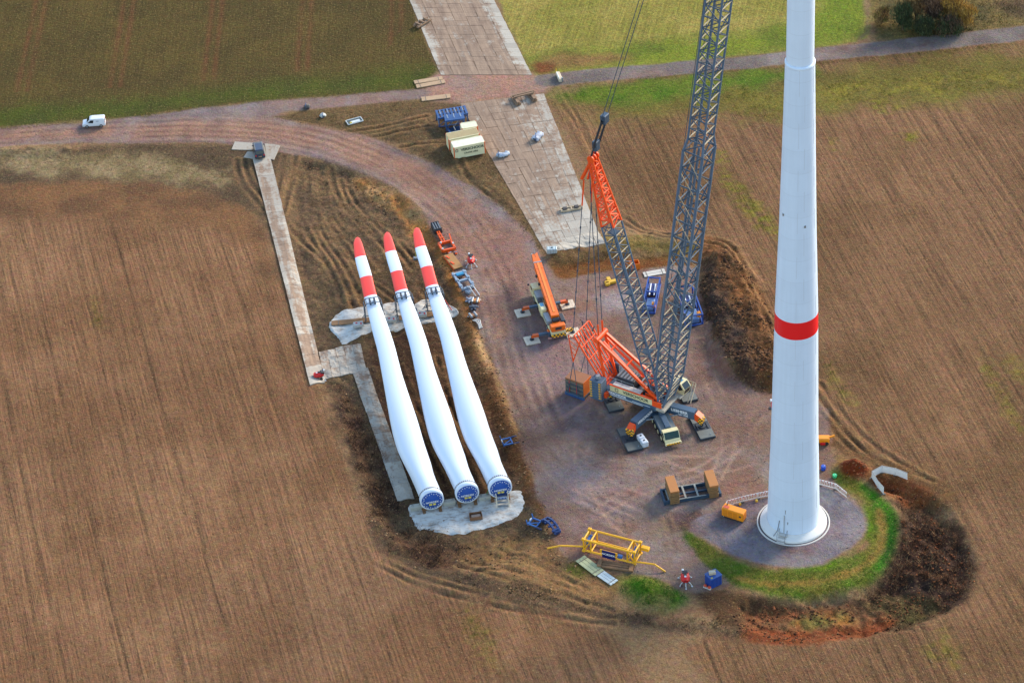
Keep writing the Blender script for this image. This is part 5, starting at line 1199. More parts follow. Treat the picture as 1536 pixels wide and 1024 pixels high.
p = on(826,792); t = thing('blade_gripper', 'dark blue curved gripper with rollers beside the lower blue trestle', 'lifting gear', (p.x, p.y, p.z), ang((816,782),(836,802)))
nb = paint('gripper_blue', (20,58,116), .45, wear=.2)
for y in (-.4, .4):
    pts = [Vector((2.0*math.cos(a)*.95, y+.2*math.sin(a), .25+.9*math.sin(a))) for a in np.linspace(PI*.98, .1, 9)]
    mb = MB()
    for a, b in zip(pts, pts[1:]): mb.bar(a, b, .28, .34)
    mb.build('curved_arm', nb, t)
for x in (-1.6, -.6, .5, 1.5): mb = MB(); mb.tube((x, -.65, .9-.2*abs(x)+.2), (x, .65, .9-.2*abs(x)+.2), .2, 10); mb.build('roller', nb, t)
mb = MB(); mb.box((1.5, .2, .4), (.9, 1.1, .7), bev=.1); mb.build('drive_box', nb, t)

# ------------------------------------------------------------------ ladder platform at the right blade root
p = on(754,756); t = thing('work_platform', 'cream ladder platform standing in front of the right blade root', 'platform', (p.x, p.y, p.z+.12), ang((744,757),(764,755)))
cm_ = paint('ladder_cream', (226,214,190), .6, wear=.15)
for x in (-.95, .95):
    for y, z1 in ((-.7, 1.3), (.6, 3.2)): mb = MB(); mb.bar((x, y-.2, 0), (x, y, z1), .16); mb.build('stile', cm_, t)
    mb = MB(); mb.bar((x, -.7, 1.3), (x, .6, 2.4), .12); mb.build('handrail', cm_, t)
for k in range(4): mb = MB(); mb.bar((-.95, -.8+.32*k, .3+.42*k), (.95, -.8+.32*k, .3+.42*k), .35, .08); mb.build('step', GREY, t)
mb = MB(); mb.box((0, .3, 1.75), (1.9, .9, .1)); mb.build('deck', paint('deck_dark', (44,66,110), .6), t)
mb = MB(); mb.box((0, -.1, 1.25), (1.5, .08, .55)); mb.build('notice_board', paint('board_pale', (190,204,226), .5, wear=.2), t)
for x, w_ in ((-.45, .35), (.05, .4), (.5, .3)): mb = MB(); mb.box((x, -.16, 1.3), (w_, .02, .16)); mb.build('notice_text', paint('cap_blue', (12,62,150)), t)
p = on(733,745); t = thing('green_strap', 'green lashing strap between the middle and right blade roots', 'strap', (p.x, p.y, p.z), 0)
mb = MB(); mb.path([(-.6, -1.2, .9), (.2, .4, 1.5), (.9, 1.6, 2.4)], .06, 6); mb.build('strap', paint('strap_green', (30,160,70)), t); mb = MB(); mb.box((-.6, -1.2, .85), (.3, .2, .3)); mb.build('ratchet', GREY, t)

# ------------------------------------------------------------------ steel cradle with two timber stacks
p = on(1036,741); rz = ang((994,750),(1082,736)); t = thing('mat_carrier', 'dark steel carrier frame lying on the gravel under two timber stacks', 'steel frame', (p.x, p.y, p.z), rz)
fd_ = paint('carrier_steel', (52,78,102), .5, metal=.2, wear=.2, dirt=(120,130,136)); fl_ = paint('carrier_light', (150,154,148), .5, wear=.2)
L_ = 9.4
for y in (-1.45, 0, 1.45): mb = MB(); mb.box((0, y, .4), (L_*(.94 if y else .8), .28, .6 if y else .3)); mb.build('long_beam', fd_, t)
for x in (-1.1, .9): mb = MB(); mb.box((x, 0, .74), (.3, 3.0, .08)); mb.build('cross_beam', fl_, t)
for x in (-L_/2+.2, L_/2-.2): mb = MB(); mb.box((x, 0, .35), (.3, 3.3, .7)); mb.build('end_beam', fd_, t)
for x in (-L_/2+.9, L_/2-.9): mb = MB(); mb.box((x, 0, .55), (.2, 2.7, .2)); mb.build('cross_beam', fl_, t)
for y in (-1.5, 1.45): mb = MB(); mb.box((-.1, y, .73), (4.6, .16, .05)); mb.build('top_flange', fl_, t)
def stack(lb, px, x, zt, n):
    q = Vector((math.cos(rz)*x, math.sin(rz)*x, 0))+Vector((p.x, p.y, p.z)); t2 = thing('timber_stack', lb, 'timber stack', (q.x, q.y, q.z+.72 if False else q.z+.2), rz, 'timber mat stacks on the steel carrier')
    mt = paint('stack_brown', (188,124,68), .85, wear=.35, dirt=(150,120,90), k=.8, bmp=.02); ms = paint('stack_side', (146,112,70), .9, wear=.4, k=.8, bmp=.03)
    for k in range(n): mb = MB(); mb.box((random.uniform(-.04, .04), random.uniform(-.08, .08), .25+k*.36), (1.45, 3.9, .31), bev=.02); mb.build('timber_layer', mt if k == n-1 else ms, t2)
    return t2
stack('left timber stack with clean brown top on the steel carrier', None, -2.95, 0, 7)
stack('right timber stack with grey stained top on the steel carrier', None, 3.35, 0, 7)
mb = MB(); 
# ------------------------------------------------------------------ yellow generator, blue crate, fences, posts
YO = paint('generator_orange', (246,150,20), .4, wear=.08)
p = on(1101,776); rz = ang((1085,769),(1116,779)); t = thing('diesel_generator', 'orange generator box on the gravel left of the tower', 'generator', (p.x, p.y, p.z+.05), rz)
mb = MB(); mb.box((0, 0, .1), (3.6, 1.2, .2)); mb.build('skid_base', DK, t)
mb = MB(); mb.box((0, 0, 1.05), (3.7, 1.35, 1.7), bev=.1); b = mb.build('canopy', YO, t)
for x in (-1.2, -.35, .5): mb = MB(); mb.box((x, -.69, .95), (.72, .03, 1.2)); mb.build('door_panel', paint('generator_panel', (232,136,18), .45), t)
mb = MB(); mb.box((1.35, -.69, 1.15), (.34, .04, .3)); mb.build('control_window', DK, t); mb = MB(); mb.box((1.86, 0, .95), (.03, .95, 1.1)); mb.build('radiator_grille', paint('grille_orange', (196,110,16), .6), t)
mb = MB(); mb.tube((-1.3, .3, 1.9), (-1.3, .3, 2.15), .1, 8); mb.build('exhaust', DK, t)
mb = MB(); mb.box((-1.2, -.2, 1.93), (.9, .6, .03)); mb.build('roof_marking', paint('mark_red', (216,90,60)), t)
p = on(1070,875); rz = ang((1056,868),(1082,872)); t = thing('tool_crate', 'blue steel crate on the gravel near the bottom of the site', 'crate', (p.x, p.y, p.z+.02), ang((1062,878),(1082,868)))
cb = paint('crate_blue', (18,66,150), .45, wear=.12)
mb = MB(); mb.box((0, 0, .95), (2.0, 1.7, 1.9), bev=.05); mb.build('crate_box', cb, t)
mb = MB(); mb.box((0, 0, 1.93), (2.1, 1.8, .1), bev=.03); mb.build('lid', paint('crate_blue_lid', (40,86,160), .45), t)
for x in (-.6, .1, .7): mb = MB(); mb.box((x, -.87, .95), (.1, .05, 1.7)); mb.build('rib', cb, t)
for x, y in ((-.7, -.6), (.7, .55)): mb = MB(); mb.box((x, y, 2.02), (.3, .2, .06)); mb.build('yellow_latch', paint('box_yellow', (200,180,60)), t)
t2 = thing('cardboard_box', 'small beige box sitting on top of the blue crate', 'box', (p.x-.15, p.y+.1, p.z+2.02), rz+.4)
mb = MB(); mb.box((0, 0, .22), (1.0, .75, .42), bev=.03); mb.build('box', paint('card_beige', (190,176,150), .8, wear=.2), t2); mb = MB(); mb.box((0, 0, .44), (.98, .12, .02)); mb.build('tape', paint('tape_white', (210,206,196)), t2)
p = on(1061,882); t = thing('hand_tool', 'orange red cutter with pale base beside the blue crate', 'tool', (p.x, p.y, p.z+.03), ang((1054,878),(1068,884)))
mb = MB(); mb.box((0, 0, .12), (1.3, .5, .18), bev=.04); mb.build('base', paint('base_pale', (206,200,190)), t)
for x in (-.35, .35): mb = MB(); mb.box((x, 0, .4), (.5, .45, .35), bev=.1); mb.build('motor_housing', paint('tool_red', (214,74,36), .45), t)
def fence(label, px, H_, red, n_post, name='site_fence', zoff=0):
    P = smooth_poly(px, 2, False); Q = [on(*q) for q in P]
    c = Q[len(Q)//2]; t = thing(name, label, 'fence', (c.x, c.y, c.z), 0)
    # resample into panels
    d = [0]
    for a, b in zip(Q, Q[1:]): d.append(d[-1]+(b-a).length)
    N = max(2, int(d[-1]/2.2))
    at = lambda s: Vector((np.interp(s, d, [q.x for q in Q]), np.interp(s, d, [q.y for q in Q]), np.interp(s, d, [q.z for q in Q])))-c
    wf = paint('fence_white', (226,228,228), .6, wear=.1)
    for i in range(N):
        a, b = at(d[-1]*i/N), at(d[-1]*(i+1)/N); u = (b-a).normalized(); a2 = a+u*.05; b2 = b-u*.05
        mb = MB(); e = Vector((0, 0, 1))
        if red:
            mb.bar(a2+e*(H_-.15), b2+e*(H_-.15), .06, .26); pn = mb.build('top_rail', wf, t)
            k = 5
            for j in range(k):
                x0 = a2.lerp(b2, (j+.15)/k); x1 = a2.lerp(b2, (j+.6)/k); mb = MB(); mb.bar(x0+e*(H_-.15), x1+e*(H_-.15), .07, .17); mb.build('red_stripe', paint('stripe_red', (196,30,40), .5), pn)
            mb = MB(); mb.bar(a2+e*.25, b2+e*.25, .05, .12); mb.build('bottom_rail', wf, t)
            mb = MB()
            for j in range(9): x0 = a2.lerp(b2, (j+.5)/9); mb.bar(x0+e*.2, x0+e*(H_-.2), .09, .04)
            mb.build('bars', wf, t)
        else:
            mb.bar(a2+e*(H_*.5+.05), b2+e*(H_*.5+.05), .05, H_*.86); mb.build('panel', wf, t)
            mb = MB(); mb.bar(a2+e*(H_-.03), b2+e*(H_-.03), .09, .09); mb.build('top_rail', paint('rail_grey', (150,154,156), .6), t)
        mb = MB(); mb.tube(a, a+e*(H_+.05), .05, 6); mb.build('post', wf, t)
        mb = MB(); mb.box(a+e*.05, (.7, .3, .12)); mb.build('foot_block', paint('foot_grey', (90,84,80)), t)
    return t
fence('red and white barrier fence curving from the generator to behind the tower', [(1085,775),(1086,761),(1100,756),(1118,752),(1140,747),(1160,743)], 1.25, True, 0)
fence('red and white barrier fence curving away from the right side of the tower', [(1205,730),(1228,727),(1244,729),(1258,736),(1270,747)], 1.25, True, 0)
fence('bent white panel fence round the pit right of the tower', [(1325,741),(1314,729),(1306,718),(1312,710),(1330,708),(1345,713),(1361,720)], 1.5, False, 0)
def drum(label, px, rgb, h=.9, r=.3, nm='barrel', cat='barrel'):
    p = on(*px); t = thing(nm, label, cat, (p.x, p.y, p.z), 0); m = paint(nm+'_%d_%d' % rgb[:2], rgb, .4, wear=.1)
    mb = MB(); mb.lathe([(r*.95, 0), (r, .05), (r, h*.33), (r*1.05, h*.36), (r, h*.39), (r, h*.64), (r*1.05, h*.67), (r, h*.7), (r, h*.95), (r*.93, h)], 20); mb.build('body', m, t)
    mb = MB(); mb.tube((r*.4, 0, h), (r*.4, 0, h+.05), r*.2, 8); mb.build('cap', paint('cap_pale', (220,210,200)), t); return t
drum('small blue barrel right of the tower', (1235,704), (30,80,190), .8, .38)
drum('tiny green barrel on the grass edge right of the tower', (1252,715), (60,200,130), .5, .35)
for px, rgb, lb in (((1110,757), (230,180,40), 'small yellow can by the barrier fence nearer the generator'), ((1135,752), (236,190,60), 'small yellow can by the barrier fence nearer the tower')): drum(lb, px, rgb, .4, .2, 'fuel_can', 'can')
p = on(1234,664); t = thing('cable_reel', 'yellow orange machine with a red part just right of the tower', 'machine', (p.x, p.y, p.z), ang((1228,664),(1246,664)))
mb = MB(); mb.box((-.2, 0, .8), (2.6, 1.2, 1.0), bev=.15); mb.build('housing', YO, t); mb = MB(); mb.bar((1.0, 0, 1.2), (1.9, .2, 1.4), .3, .25); mb.build('boom', YO, t)
for x in (-.9, .6): mb = MB(); mb.tube((x, -.7, .35), (x, .7, .35), .35, 14); mb.build('wheel', paint('tyre', (34,34,36)), t)
mb = MB(); mb.box((0, -.75, .45), (.8, .2, .5), bev=.05); mb.build('red_panel', RED, t)
p = on(952,667); t = thing('plastic_tank', 'white plastic water container standing beside the near left outrigger mat', 'tank', (p.x+1.3, p.y+.2, p.z), ang((946,656),(956,670)))
for x in (-.65, .65): 
    mb = MB(); mb.box((x, 0, .65), (1.2, 1.05, 1.1), bev=.12); mb.build('tank', paint('ibc_white', (216,224,234), .35, wear=.08), t)
    mb = MB(); mb.tube((x, 0, 1.2), (x, 0, 1.28), .16, 10); mb.build('lid', DK, t)
    for k in range(3): mb = MB(); mb.path([(x-.62, -.55, .2+.4*k), (x+.62, -.55, .2+.4*k), (x+.62, .55, .2+.4*k), (x-.62, .55, .2+.4*k), (x-.62, -.55, .2+.4*k)], .02, 4); mb.build('cage', GREY, t)
mb = MB(); mb.box((0, 0, .06), (2.6, 1.15, .12)); mb.build('pallet', bt, t)
# steel cross and orange box behind the hardstanding
p = on(916,425); t = thing('yellow_spreader', 'yellow cross shaped spreader lying on the back of the hardstanding', 'lifting gear', (p.x, p.y, p.z), ang((908,429),(926,425)))
ys = paint('spreader_yellow', (226,176,40), .5, wear=.12)
for a in ((0, 0, 2.1, .8), (-.1, .9, .7, 1.0), (-.7, -.3, .8, .8)): mb = MB(); mb.box((a[0], a[1], .3), (a[2], a[3], .5), bev=.08); mb.build('arm', ys, t)
p = on(952,402); t = thing('orange_skip', 'orange steel box behind the derrick mast at the back of the hardstanding', 'steel box', (p.x, p.y, p.z), ang((948,404),(960,402)))
ok = paint('skip_orange', (232,120,24), .5, wear=.12)
mb = MB(); mb.box((0, 0, .1), (1.6, 1.3, .2)); mb.build('bottom', ok, t)
for s in (-1, 1): mb = MB(); mb.box((0, s*.62, .7), (1.6, .08, 1.2)); mb.build('side_wall', ok, t); mb = MB(); mb.box((s*.77, 0, .7), (.08, 1.16, 1.2)); mb.build('end_wall', ok, t)

# ------------------------------------------------------------------ yellow lifting yoke
def yoke():
    YE = paint('yoke_yellow', (240,176,24), .42, wear=.1, dirt=(190,140,40))
    a, b = on(876,828), on(952,848); rz = math.atan2(b.y-a.y, b.x-a.x); c = (a+b)/2; L = (b-a).length
    t = thing('blade_lifting_yoke', 'yellow truss lifting yoke with two long side arms on the gravel', 'lifting yoke', (c.x, c.y, c.z+.35), rz)
    W_, H_ = 2.5, 2.3
    def bx(a, b, r=.13, nm='tube', m=YE): mb = MB(); mb.tube(a, b, r, 8); return mb.build(nm, m, t)
    X = L/2
    for y in (0, W_):
        for z in (.15, H_): bx((-X, y, z), (X, y, z), .17, 'main_tube')
    for x in (-X, -X*.72, X*.72, X):
        for y in (0, W_): bx((x, y, .15), (x, y, H_), .14, 'upright')
        for z in (.15, H_): bx((x, 0, z), (x, W_, z), .14, 'cross_tube')
    for s in (-1, 1):
        for y in (0, W_): bx((s*X, y, .15), (s*X*.72, y, H_), .1, 'diagonal')
        bx((s*X, 0, .15), (s*X, W_, H_), .1, 'diagonal'); bx((s*X*.72, 0, H_), (s*X*.72, W_, .15), .1, 'diagonal')
        mb = MB(); mb.box((s*X*.9, W_*.55, H_*.5), (.5, 1.5, 1.3), bev=.1); mb.build('blue_motor', BLUE2, t)
        for y in (0, W_): mb = MB(); mb.box((s*X, y, H_+.1), (.55, .5, .4), bev=.06); mb.build('corner_head', YE, t); mb = MB(); mb.box((s*X, y, .1), (.5, .5, .4), bev=.06); mb.build('corner_foot', YE, t)
    mb = MB(); mb.box((X+.9, W_*.9, H_*.7), (1.3, .8, .6), bev=.08); mb.build('hook_block', YE, t)
    mb = MB(); mb.box((0, -.12, H_*.45), (2.9, .2, .7), bev=.05); mb.build('middle_beam', YE, t)
    mb = MB(); mb.box((.05, -.3, H_*.32), (2.2, .14, 1.5), bev=.03); nb_ = mb.build('name_panel', paint('navy_panel', (16,30,96), .4, wear=.05), t)
    text_mesh('lettering', 'NORDEX', .52, paint('letter_white', (240,242,246)), nb_, face_M((.05, -.385, H_*.36), (1, 0, 0), (0, 0, 1)), bold=.02)
    mb = MB(); mb.box((1.7, .3, .5), (.8, .5, .5), bev=.05); mb.build('control_box', BLUE2, t)
    # side arms, their outer ends bent
    R_ = Matrix.Rotation(-rz, 3, 'Z'); 
    def loc(px, z): q = G(*px, z)-t.location; q.z = z-t.location.z; return R_ @ q
    for pts, nm in (([(-X, 0, .9)], 0), ([(X, 0, .5)], 1)):
        q = loc((841,818), 1.4) if nm == 0 else loc((982,846), 1.0); e = loc((821,822), .8) if nm == 0 else loc((998,857), .1)
        mb = MB(); mb.path([pts[0], q, e], .14, 8); mb.build('side_arm', YE, t)
    t2 = thing('timber_sleeper', 'weathered brown timber sleepers under the yellow lifting yoke', 'timber beams', (c.x-.2, c.y-1.6, c.z), ang((898,848),(952,856)))
    for y in (-.45, .1, .6): mb = MB(); mb.box((1.2, y, .17), (5.6, .42, .32), bev=.03); mb.build('sleeper', paint('sleeper_brown', (150,112,78), .9, wear=.4, k=.8), t2)
    for x in (-1.4, 3.6): mb = MB(); mb.box((x, 0, .42), (.6, 1.6, .22), bev=.03); mb.build('packer', paint('sleeper_brown', (150,112,78)), t2)
yoke()
# ------------------------------------------------------------------ mobile crane
CREAM = paint('crane_cream', (226,216,168), .45, wear=.12, dirt=(160,140,110)); CORG = paint('crane_orange', (240,112,24), .42, wear=.12, dirt=(170,90,40))
CGREY = paint('crane_grey', (74,98,122), .45, metal=.1, wear=.18, dirt=(110,120,126)); CDARK = paint('crane_dark', (40,50,62), .55, wear=.2); WHT = paint('letter_white', (240,242,246), .5, wear=0)
def hazard():
    if 'hazard' in MC: return MC['hazard']
    m, nt, b = new_mat('hazard'); oc = nt.nodes.new('ShaderNodeTexCoord').outputs['Object']; ck = nt.nodes.new('ShaderNodeTexChecker'); ck.inputs['Scale'].default_value = 3.2
    ck.inputs['Color1'].default_value = (*lin((240,176,24)), 1); ck.inputs['Color2'].default_value = (.03, .03, .03, 1); nt.links.new(oc, ck.inputs[0]); bc(nt, b, ck.outputs[0]); b.inputs['Roughness'].default_value = .5; MC['hazard'] = m; return m
HZ = hazard()
def bx(t, nm, c, d, m, bev=0.0, rot=None):
    mb = MB(); mb.box(c, d, rot, 0, bev); return mb.build(nm, m, t)
def br(t, nm, a, b, w_, h_, m): mb = MB(); mb.bar(a, b, w_, h_); return mb.build(nm, m, t)
def tb(t, nm, a, b, r, m, n=8, r2=None): mb = MB(); mb.tube(a, b, r, n, 0, r2); return mb.build(nm, m, t)
def local_fn(t, rz):
    Ri = Matrix.Rotation(-rz, 3, 'Z')
    return lambda px, z: Ri @ (G(px[0], px[1], z)-t.location)
def mobile_crane():
    c = on(828, 486); rz = ang((841,512),(804,432)); 
    t = thing('mobile_crane', 'cream mobile crane with lowered orange telescopic boom on the haul road side of the hardstanding', 'crane', (c.x, c.y, c.z), rz)
    F, Bk = 9.6, -4.6
    ch = bx(t, 'chassis', ((F+Bk)/2, 0, 1.15), (F-Bk-.4, 2.5, .7), CREAM, .08)
    for i, x in enumerate((-3.4, -1.6, 2.6, 5.0, 6.8)):
        for y in (-1.1, 1.1): wheel(t, x, y, .62, .42)
    # front cab
    mb = MB(); mb.side([(-0.0, 0)], 0, 0) if False else None
    M = Matrix.Rotation(-PI/2, 3, 'Z')
    mb.side([(-.2, .7), (-.2, 2.7), (1.3, 2.75), (1.95, 1.7), (2.05, .7)], -1.32, 1.32); mb.v = [tuple((M @ Vector(v))+Vector((F-2.1, 0, 0))) for v in mb.v]; cab = mb.build('cab', CREAM, t)
    quad(cab, 'windscreen', [(F-.78, -1.15, 2.68), (F-.78, 1.15, 2.68), (F-.14, 1.2, 1.75), (F-.14, -1.2, 1.75)][::-1], GL)
    for s in (-1, 1): quad(cab, 'side_window', [(F-2.0, s*1.335, 2.5), (F-1.0, s*1.335, 2.5), (F-.5, s*1.335, 1.75), (F-2.0, s*1.335, 1.75)][::s], GL); bx(t, 'mirror', (F-.3, s*1.6, 2.2), (.12, .3, .4), CDARK, .03)
    bx(t, 'engine_cover', (F-3.4, 0, 1.95), (2.2, 2.3, .8), GREY, .1); bx(t, 'deck_box', (4.1, .8, 1.9), (1.5, .8, .7), CDARK, .05); bx(t, 'deck_box', (3.9, -.8, 1.8), (1.8, .8, .5), GREY, .05)
    bx(t, 'walkway', (2.4, 0, 1.55), (2.6, 2.3, .06), CDARK); bx(t, 'rear_deck', (-3.2, 0, 1.6), (2.6, 2.4, .2), CREAM, .03); bx(t, 'rear_bumper', (Bk+.1, 0, .9), (.25, 2.5, .5), HZ)
    # superstructure
    bx(t, 'turntable', (-.6, 0, 1.75), (2.2, 2.0, .5), CDARK, .1)
    s = bx(t, 'superstructure', (-1.5, -.1, 2.35), (4.6, 1.5, .9), CORG, .1)
    oc = bx(t, 'operator_cab', (1.0, 1.25, 2.7), (2.1, .95, 1.6), CREAM, .12); quad(oc, 'cab_glass', [(2.06, .85, 3.3), (2.06, 1.68, 3.3), (2.06, 1.65, 2.3), (2.06, .88, 2.3)], GL)
    quad(oc, 'roof_window', [(.9, .95, 3.512), (.9, 1.6, 3.512), (1.9, 1.6, 3.512), (1.9, .95, 3.512)], paint('roof_glass', (60,130,170), .15))
    bx(t, 'engine_box', (-1.6, 1.1, 2.6), (2.6, .9, 1.0), GREY, .08); bx(t, 'winch_frame', (-2.4, -1.2, 2.6), (2.2, .8, .9), CDARK, .1)
    tb(t, 'winch_drum', (-2.9, -.6, 3.1), (-2.9, .6, 3.1), .38, CDARK, 14)
    bx(t, 'counterweight', (-3.9, 0, 2.3), (1.2, 2.5, 1.1), CORG, .1); bx(t, 'counterweight_label', (-4.52, 0, 2.4), (.04, 1.1, .5), CDARK)
    # boom
    L = local_fn(t, rz); e = L((802,384), 3.9); b0 = Vector((-2.6, 0, 3.2)); d = (e-b0); n = d.normalized()
    def sec(a0, a1, w_, h_, nm): mb = MB(); mb.bar(b0+d*a0, b0+d*a1, w_, h_); o = mb.build(nm, CORG, t); return o
    sec(0, .86, 1.35, 1.3, 'boom_base'); sec(.84, .90, 1.22, 1.2, 'boom_section'); sec(.89, .94, 1.12, 1.1, 'boom_section'); hd = sec(.94, 1.0, 1.05, 1.0, 'boom_head')
    br(t, 'boom_collar', b0+d*.845, b0+d*.86, 1.45, 1.4, GREY)
    sd = Vector((-n.y, n.x, 0))
    for s in (-.45, .45): q = b0+d*1.01+sd*s; tb(hd, 'head_sheave', q-sd*.1, q+sd*.1, .42, CORG if s < 0 else GREY, 14)
    tb(hd, 'anemometer', b0+d+Vector((0, 0, .4)), b0+d*1.02+Vector((0, 0, 1.3)), .05, GREY)
    up_ = sd.cross(n) if sd.cross(n).z > 0 else -sd.cross(n)
    br(t, 'boom_ridge', b0+d*.05+up_*.68, b0+d*.84+up_*.68, .35, .08, paint('ridge_orange', (252,140,50), .4, wear=.1)); br(t, 'boom_cable_duct', b0+d*.1+up_*.5-sd*.72, b0+d*.8+up_*.5-sd*.72, .14, .2, CDARK)
    for a, nm in ((.3, .06), (.55, .06), (.75, .06)): br(t, 'boom_rib', b0+d*a, b0+d*(a+.01), 1.42, 1.37, CORG)
    for a in (.55, .68): q = b0+d*a+sd*.85; bx(t, 'cable_reel', q, (.4, .3, .45), CDARK, .05)
    tb(t, 'lift_cylinder', (1.0, 0, 2.2), b0+d*.35-Vector((0, 0, .4)), .22, GREY, 10)
    tb(t, 'mast_rope', b0+Vector((0, 0, .6)), b0+d+Vector((0, 0, .5)), .03, CDARK, 4)
    # outriggers with their mats
    MT = [((784,470), 'timber outrigger mat left of the mobile crane, upper of the two'), ((851,458), 'timber outrigger mat on the upper right side of the mobile crane'), ((798,511), 'timber outrigger mat left of the mobile crane, lower of the two'), ((859,500), 'outrigger mat behind the orange lattice at the lower right of the mobile crane')]
    for (px, lb) in MT:
        q = on(*px); mt = thing('outrigger_mat', lb, 'outrigger mat', (q.x, q.y, q.z+.02), rz, 'mats under the mobile crane outriggers')
        for k in range(5): bx(mt, 'board', (0, (k-2)*.5, .12), (2.3, .48, .22), paint('mat_pale', (226,212,190), .85, wear=.3, k=.8), .02)
        lq = Matrix.Rotation(-rz, 3, 'Z') @ (q-c)
        x0 = lq.x; s = 1 if lq.y > 0 else -1; yy = abs(lq.y)
        br(t, 'outrigger_beam', (x0, s*1.1, .95), (x0, s*(yy-.9), .95), .42, .4, CGREY)
        arm = br(t, 'outrigger_end', (x0, s*(yy-1.2), .95), (x0, s*(yy+.1), .95), .5, .5, HZ if px == (859,500) else paint('beam_orange', (226,96,24), .45, wear=.2))
        tb(arm, 'jack', (x0, s*yy, .35), (x0, s*yy, 1.3), .14, CDARK, 10); tb(arm, 'jack_foot', (x0, s*yy, .24), (x0, s*yy, .36), .4, CDARK, 14)
    rk = L((831,503), 0); bx(t, 'ballast_rack', (rk.x-.2, rk.y, 1.0), (1.5, 2.6, 1.1), CGREY, .1) if False else None
    q = on(833, 504); rt = thing('ballast_rack', 'blue grey ballast block on a red and white base behind the mobile crane', 'ballast', (q.x, q.y, q.z), rz-PI/2)
    bx(rt, 'ballast_block', (0, .2, .75), (2.5, 1.2, .9), CGREY, .12); bx(rt, 'base_rail', (0, -.45, .2), (2.8, .3, .25), paint('rail_pink', (226,170,160), .6, wear=.2)); bx(rt, 'orange_bracket', (-1.1, .3, 1.1), (.4, .6, .6), CORG, .05)
    return t
mobile_crane()
